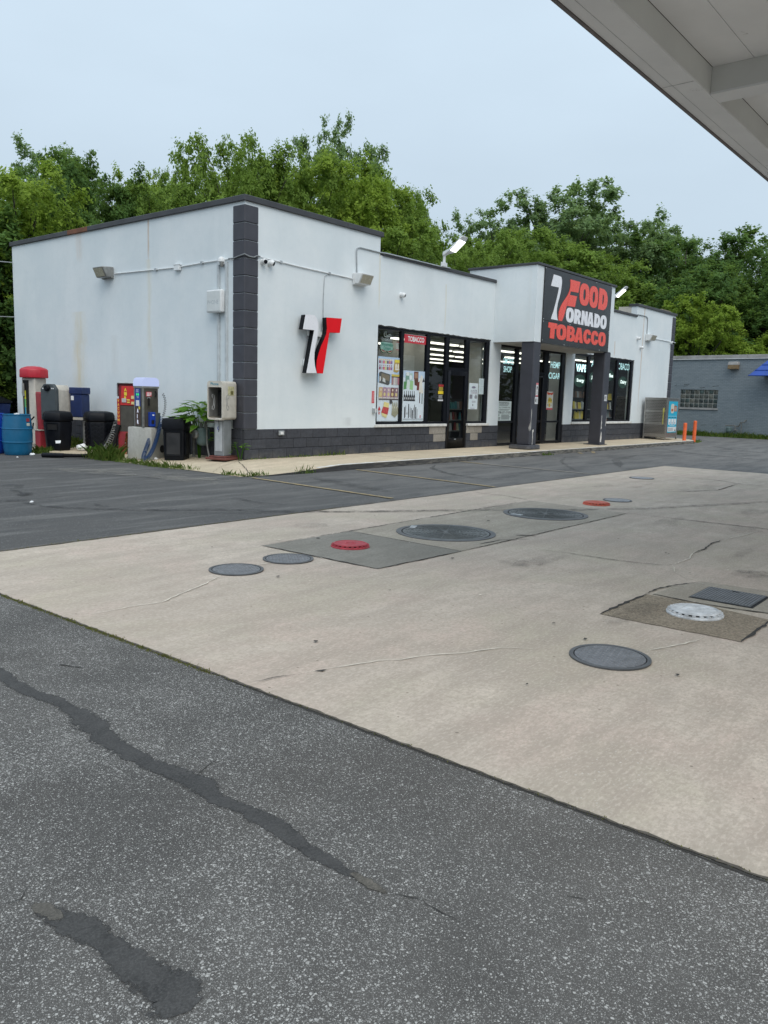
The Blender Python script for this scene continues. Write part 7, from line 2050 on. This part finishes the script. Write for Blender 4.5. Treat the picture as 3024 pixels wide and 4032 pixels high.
    tree(*a, group=G1)
tree('dark leafy shrub covering the far left corner behind the barrels', 0.9, 12.6, 6.4, 2.0, 'bush', 0, 'd', 1.0, 'shrub', 'shrub')
tree('low green shrub in the shade at the far left edge', -.7, 12.0, 3.0, 1.4, 'bush', 0, 'm', 2.6, 'shrub', 'shrub')
# the wood further back reads as one mass
rng = np.random.default_rng(90)
pts, outs, tns = [], [], []
for k in range(420):
    t = rng.uniform(0, 1)
    if t < .55:
        x = rng.uniform(-6, 46); y = rng.uniform(19, 24); h = 7.0 + .09 * max(0, x)
    else:
        x = rng.uniform(56, 66); y = rng.uniform(-12, 22); h = 9.5
    c = np.array([x, y, rng.uniform(.3, h)])
    m = 110
    d = rng.normal(0, 1, (m, 3)); d /= np.linalg.norm(d, axis=1)[:, None]
    pts.append(c + d * rng.uniform(.4, 1.5, (m, 1))); outs.append(d); tns.append(np.clip(rng.uniform(.0, .6) + rng.normal(0, .1, m), 0, 1))
me = leaf_mesh('woodland', np.vstack(pts), np.vstack(outs), .46, rng, np.concatenate(tns))
me.materials.append(M_LEAF_D)
w = link('woodland', me); w['kind'] = 'stuff'
pts, outs, tns = [], [], []
for k in range(260):
    c = np.array([rng.uniform(-20, 110), rng.uniform(-52, -46), rng.uniform(.3, 8.5)])
    d = rng.normal(0, 1, (70, 3)); d /= np.linalg.norm(d, axis=1)[:, None]
    pts.append(c + d * rng.uniform(.5, 2.0, (70, 1))); outs.append(d); tns.append(np.clip(rng.uniform(.0, .6) + rng.normal(0, .1, 70), 0, 1))
me = leaf_mesh('woodland', np.vstack(pts), np.vstack(outs), .8, rng, np.concatenate(tns))
me.materials.append(M_LEAF_D)
w = link('woodland', me); w['kind'] = 'stuff'
# a few turned yellow leaves in the right branches
pts = np.vstack([np.array(c) + rng.normal(0, .28, (38, 3)) for c in [(27.0, 15.2, 7.4), (26.6, 15.4, 6.6), (27.4, 15.0, 6.9), (27.2, 15.2, 8.2), (17.2, 13.6, 7.2), (17.0, 13.4, 6.6)]])
d = rng.normal(0, 1, pts.shape)
me = leaf_mesh('yellow_leaves', pts, d, .26, rng, rng.uniform(0, 1, len(pts)))
me.materials.append(M_LEAF_A)
w = link('yellow_leaves', me); w['kind'] = 'stuff'

# ------------------------------------------------------------------ grass, weeds, moss
def blades(name, spots, m, h, w, rng, kind='stuff', label=None, cat=None, lean=0.5):
    """spots: (x, y, z, height factor)"""
    n = len(spots)
    sp = np.array(spots, float)
    a = rng.uniform(0, 2 * np.pi, n)
    hh = h * sp[:, 3] * rng.uniform(.5, 1.25, n)
    ln = rng.uniform(.1, lean, n) * hh
    dx, dy = np.cos(a), np.sin(a)
    ww = w * rng.uniform(.6, 1.3, n)
    v = np.empty((n, 5, 3))
    px, py = -dy, dx
    for i, (sx, t) in enumerate(((-1, 0), (1, 0), (.75, .55), (0, 1), (-.75, .55))):
        v[:, i, 0] = sp[:, 0] + px * ww * sx * .5 + dx * ln * t ** 1.8
        v[:, i, 1] = sp[:, 1] + py * ww * sx * .5 + dy * ln * t ** 1.8
        v[:, i, 2] = sp[:, 2] + hh * t * (1 - .12 * t)
    me = bpy.data.meshes.new(name)
    me.vertices.add(n * 5); me.loops.add(n * 5); me.polygons.add(n)
    me.vertices.foreach_set('co', v.astype(np.float32).reshape(-1))
    me.loops.foreach_set('vertex_index', np.arange(n * 5, dtype=np.int32))
    me.polygons.foreach_set('loop_start', np.arange(0, n * 5, 5, dtype=np.int32))
    me.polygons.foreach_set('loop_total', np.full(n, 5, np.int32))
    at = me.attributes.new('tone', 'FLOAT', 'FACE')
    at.data.foreach_set('value', rng.uniform(0, 1, n).astype(np.float32))
    me.update(calc_edges=True)
    me.materials.append(m)
    o = link(name, me)
    if kind: o['kind'] = kind
    if label: tag(o, label, cat)
    return o
rng = np.random.default_rng(5)
def along(pts, n, wid, z, hf=(.6, 1.2), clump=0.0):
    out = []
    seg = [(Vector(pts[i]), Vector(pts[i + 1])) for i in range(len(pts) - 1)]
    L = [(b - a).length for a, b in seg]
    cl = [rng.uniform(0, 1) for _ in range(400)]
    tot = sum(L)
    while len(out) < n:
        s = rng.uniform(0, tot)
        q = cl[int(s / tot * 120)]
        if rng.uniform(0, 1) > q * (1 - clump) + (1 - clump) * .3 and rng.uniform(0, 1) < clump: continue
        i = 0
        while s > L[i]: s -= L[i]; i += 1
        p = seg[i][0].lerp(seg[i][1], s / L[i])
        zz = z(p.x, p.y) if callable(z) else z
        out.append((p.x + rng.normal(0, wid), p.y + rng.normal(0, wid), zz, rng.uniform(*hf) * (.5 + q)))
    return out
g = along([(-1.50, .1), (-1.58, .8), (-1.5, 1.6), (-1.55, 2.4), (-1.5, 3.0)], 1100, .06, -.125, (.4, 1.1), .8)
g += along([(-1.5, 2.35), (-1.42, 3.0)], 800, .13, -.125, (1.0, 2.6))
g += along([(-1.9, 4.75), (-1.55, 4.9)], 500, .10, -.125, (.6, 1.5)) + along([(-.5, 5.6), (-.15, 6.6), (-.1, 5.0)], 700, .15, -.12, (1, 2.4))
g += along([(-1.45, -.3), (-1.5, .3)], 120, .06, -.12, (.4, .9), .5) + along([(-1.52, -1.2), (-1.45, -1.72), (-1.0, -1.8)], 260, .035, -.125, (.4, .9), .5) + along([(-.35, -1.87), (.1, -1.88)], 80, .04, -.115, (.4, 1.3))
g += along([(.9, -.05), (1.7, -.06), (2.9, -.06)], 140, .03, .0, (.2, .6), .6) + along([(2.2, -.05), (2.9, -.06)], 60, .05, 0., (.4, 1.2), .3) + along([(.1, -.06), (.6, -.06)], 50, .03, .0, (.2, .6), .3)
blades('grass', g, M_GRASS, .11, .014, rng, lean=.9)
g = along([nbw(-3, -.5, 0)[:2] + (0,), nbw(6, -.5, 0)[:2] + (0,)], 5200, .22, -.13, (.6, 1.2), .2)
blades('grass_verge', g, M_GRASS, .20, .035, rng, lean=.8)
g = along([(-8.225, -6.0), (-8.225, -7.0), (-8.225, -8.2), (-8.22, -9.3)], 2600, .009, GZ, (.4, 1.1), .8) + along([(-8.215, -9.3), (-8.215, -12.2)], 500, .007, GZ, (.3, .7), .6)
g += along([(-7.6, -5.45), (-5.6, -5.45), (-3, -5.45)], 1500, .015, GZ, (.4, 1.1), .7)
blades('joint_moss', g, M_MOSS, .013, .006, rng, lean=1.1)
g = along([(20.9, -1.6), (22.6, -1.55), (24.0, -1.1)], 420, .10, GZ, (.4, 1), .3) + along([(9.0, -1.9), (9.5, -1.9)], 60, .05, GZ, (.5, 1.2))
blades('grass_tufts', g, M_GRASS, .10, .02, rng, lean=.9)
sh = MB()
# broad leaved plant behind the square bin
def leaf_shape():
    mb = MB()
    o_ = [(0, 0), (.10, .10), (.26, .16), (.30, .10), (.52, .20), (.62, .12), (1.0, 0)]
    L = [(a, b, -.10 * a * a + .05 * b) for a, b in o_]
    Rr = [(a, -b, -.10 * a * a + .05 * b) for a, b in o_[1:-1]]
    mid = [(a, 0, -.10 * a * a - .015) for a, b in o_[1:-1]]
    vs = L + Rr + mid
    n = len(o_)
    fs = []
    li = list(range(n)); ri = [0] + list(range(n, n + n - 2)) + [n - 1]; mi = [0] + list(range(2 * n - 2, 2 * n - 2 + n - 2)) + [n - 1]
    for k in range(n - 1):
        for s in (li, ri):
            f = [s[k], s[k + 1], mi[k + 1], mi[k]]
            f = list(dict.fromkeys(f))
            if len(f) > 2: fs.append(tuple(f if s is li else f[::-1]))
    mb.add(vs, fs)
    return mb
def leafy_plant(label, x, y, z, h, n, size, spread, seed):
    r = random.Random(seed)
    o = thing('leafy_plant', label, 'plant', (x, y, z))
    lm = leaf_shape().build('leaf', M_BROAD, None, base=(0, 0, 0))
    me = lm.data; bpy.data.objects.remove(lm)
    at = me.attributes.new('tone', 'FLOAT', 'FACE'); at.data.foreach_set('value', [.5] * len(me.polygons))
    me2 = me.copy(); me2.attributes['tone'].data.foreach_set('value', [.9] * len(me.polygons))
    me3 = me.copy(); me3.attributes['tone'].data.foreach_set('value', [.1] * len(me.polygons))
    for k in range(5):
        a = r.uniform(0, 6.28)
        mb = MB(); mb.tube([(0.02 * math.cos(a), .02 * math.sin(a), 0), (.06 * math.cos(a), .06 * math.sin(a), h * .5), (spread * .6 * math.cos(a), spread * .6 * math.sin(a), h * r.uniform(.8, .95))], [.012, .010, .005], 6); mb.build('stem', M_BROAD, o, base=(0, 0, 0))
    for k in range(n):
        a = r.uniform(0, 6.28); q = r.uniform(.15, 1) ** .7
        c = bpy.data.objects.new('leaf', r.choice((me, me2, me3))); COL.objects.link(c); c.parent = o
        zz = h * (1.02 - .36 * q * q * r.uniform(.4, 1.2)) * r.uniform(.68, 1.0)
        c.location = (spread * q * .75 * math.cos(a), spread * q * .75 * math.sin(a), max(.05, zz))
        c.rotation_euler = (r.uniform(-.4, .4), r.uniform(-.35, .25), a + r.uniform(-.5, .5))
        s = size * r.uniform(.6, 1.15); c.scale = (s, s, s)
leafy_plant('broad leaved green plant growing behind the square bin', -.30, 1.05, -.03, 1.24, 120, .38, .50, 3)
leafy_plant('small dark plant under the payphone hood beside the meter', -.16, .55, 0, .62, 40, .13, .22, 4)
leafy_plant('small green plant between the payphone and the block corner', -.12, -.02, 0, .36, 26, .12, .2, 6)
leafy_plant('low plant sprouting beside the vacuum hose', -1.35, 3.55, -.1, .22, 24, .13, .22, 8)
o = thing('red_weed', 'rusty red seed spike standing before the red machine', 'weed', (-.78, 2.95, -.08))
mb = MB(); mb.tube([(0, 0, 0), (.01, 0, .25), (0, .01, .48)], [.012, .01, .006], 6); mb.build('stem', M_BARK, o, base=(0, 0, 0))
n_ = 260
ph = rng.uniform(0, 6.28, n_); zz = rng.uniform(.14, .5, n_); rr_ = .05 * (1.1 - (zz - .14) / .45)
P3 = np.stack([rr_ * np.cos(ph), rr_ * np.sin(ph), zz], 1)
me = leaf_mesh('seed_spike', P3, np.stack([np.cos(ph), np.sin(ph), 0 * ph], 1), .035, rng, rng.uniform(0, 1, n_)); me.materials.append(M_SPIKE)
c = link('seed_spike', me, o)
# overhead cable at the far left
def wire(label, a, b, sag):
    a, b = Vector(a), Vector(b)
    pts = [a.lerp(b, k / 16) - Vector((0, 0, sag * 4 * (k / 16) * (1 - k / 16))) for k in range(17)]
    mb = MB(); mb.tube(pts, .012, 5); tag(mb.build('service_cable', M_GALV), label, 'cable', 'cables at the far left')
wire('thick pale service cable reaching the upper far corner of the left wall', (-.02, 9.35, 4.62), (-22, 18, 7.5), .8)
wire('thin service cable reaching the middle of the far left corner', (-.02, 9.38, 3.2), (-22, 18.5, 4.2), .5)
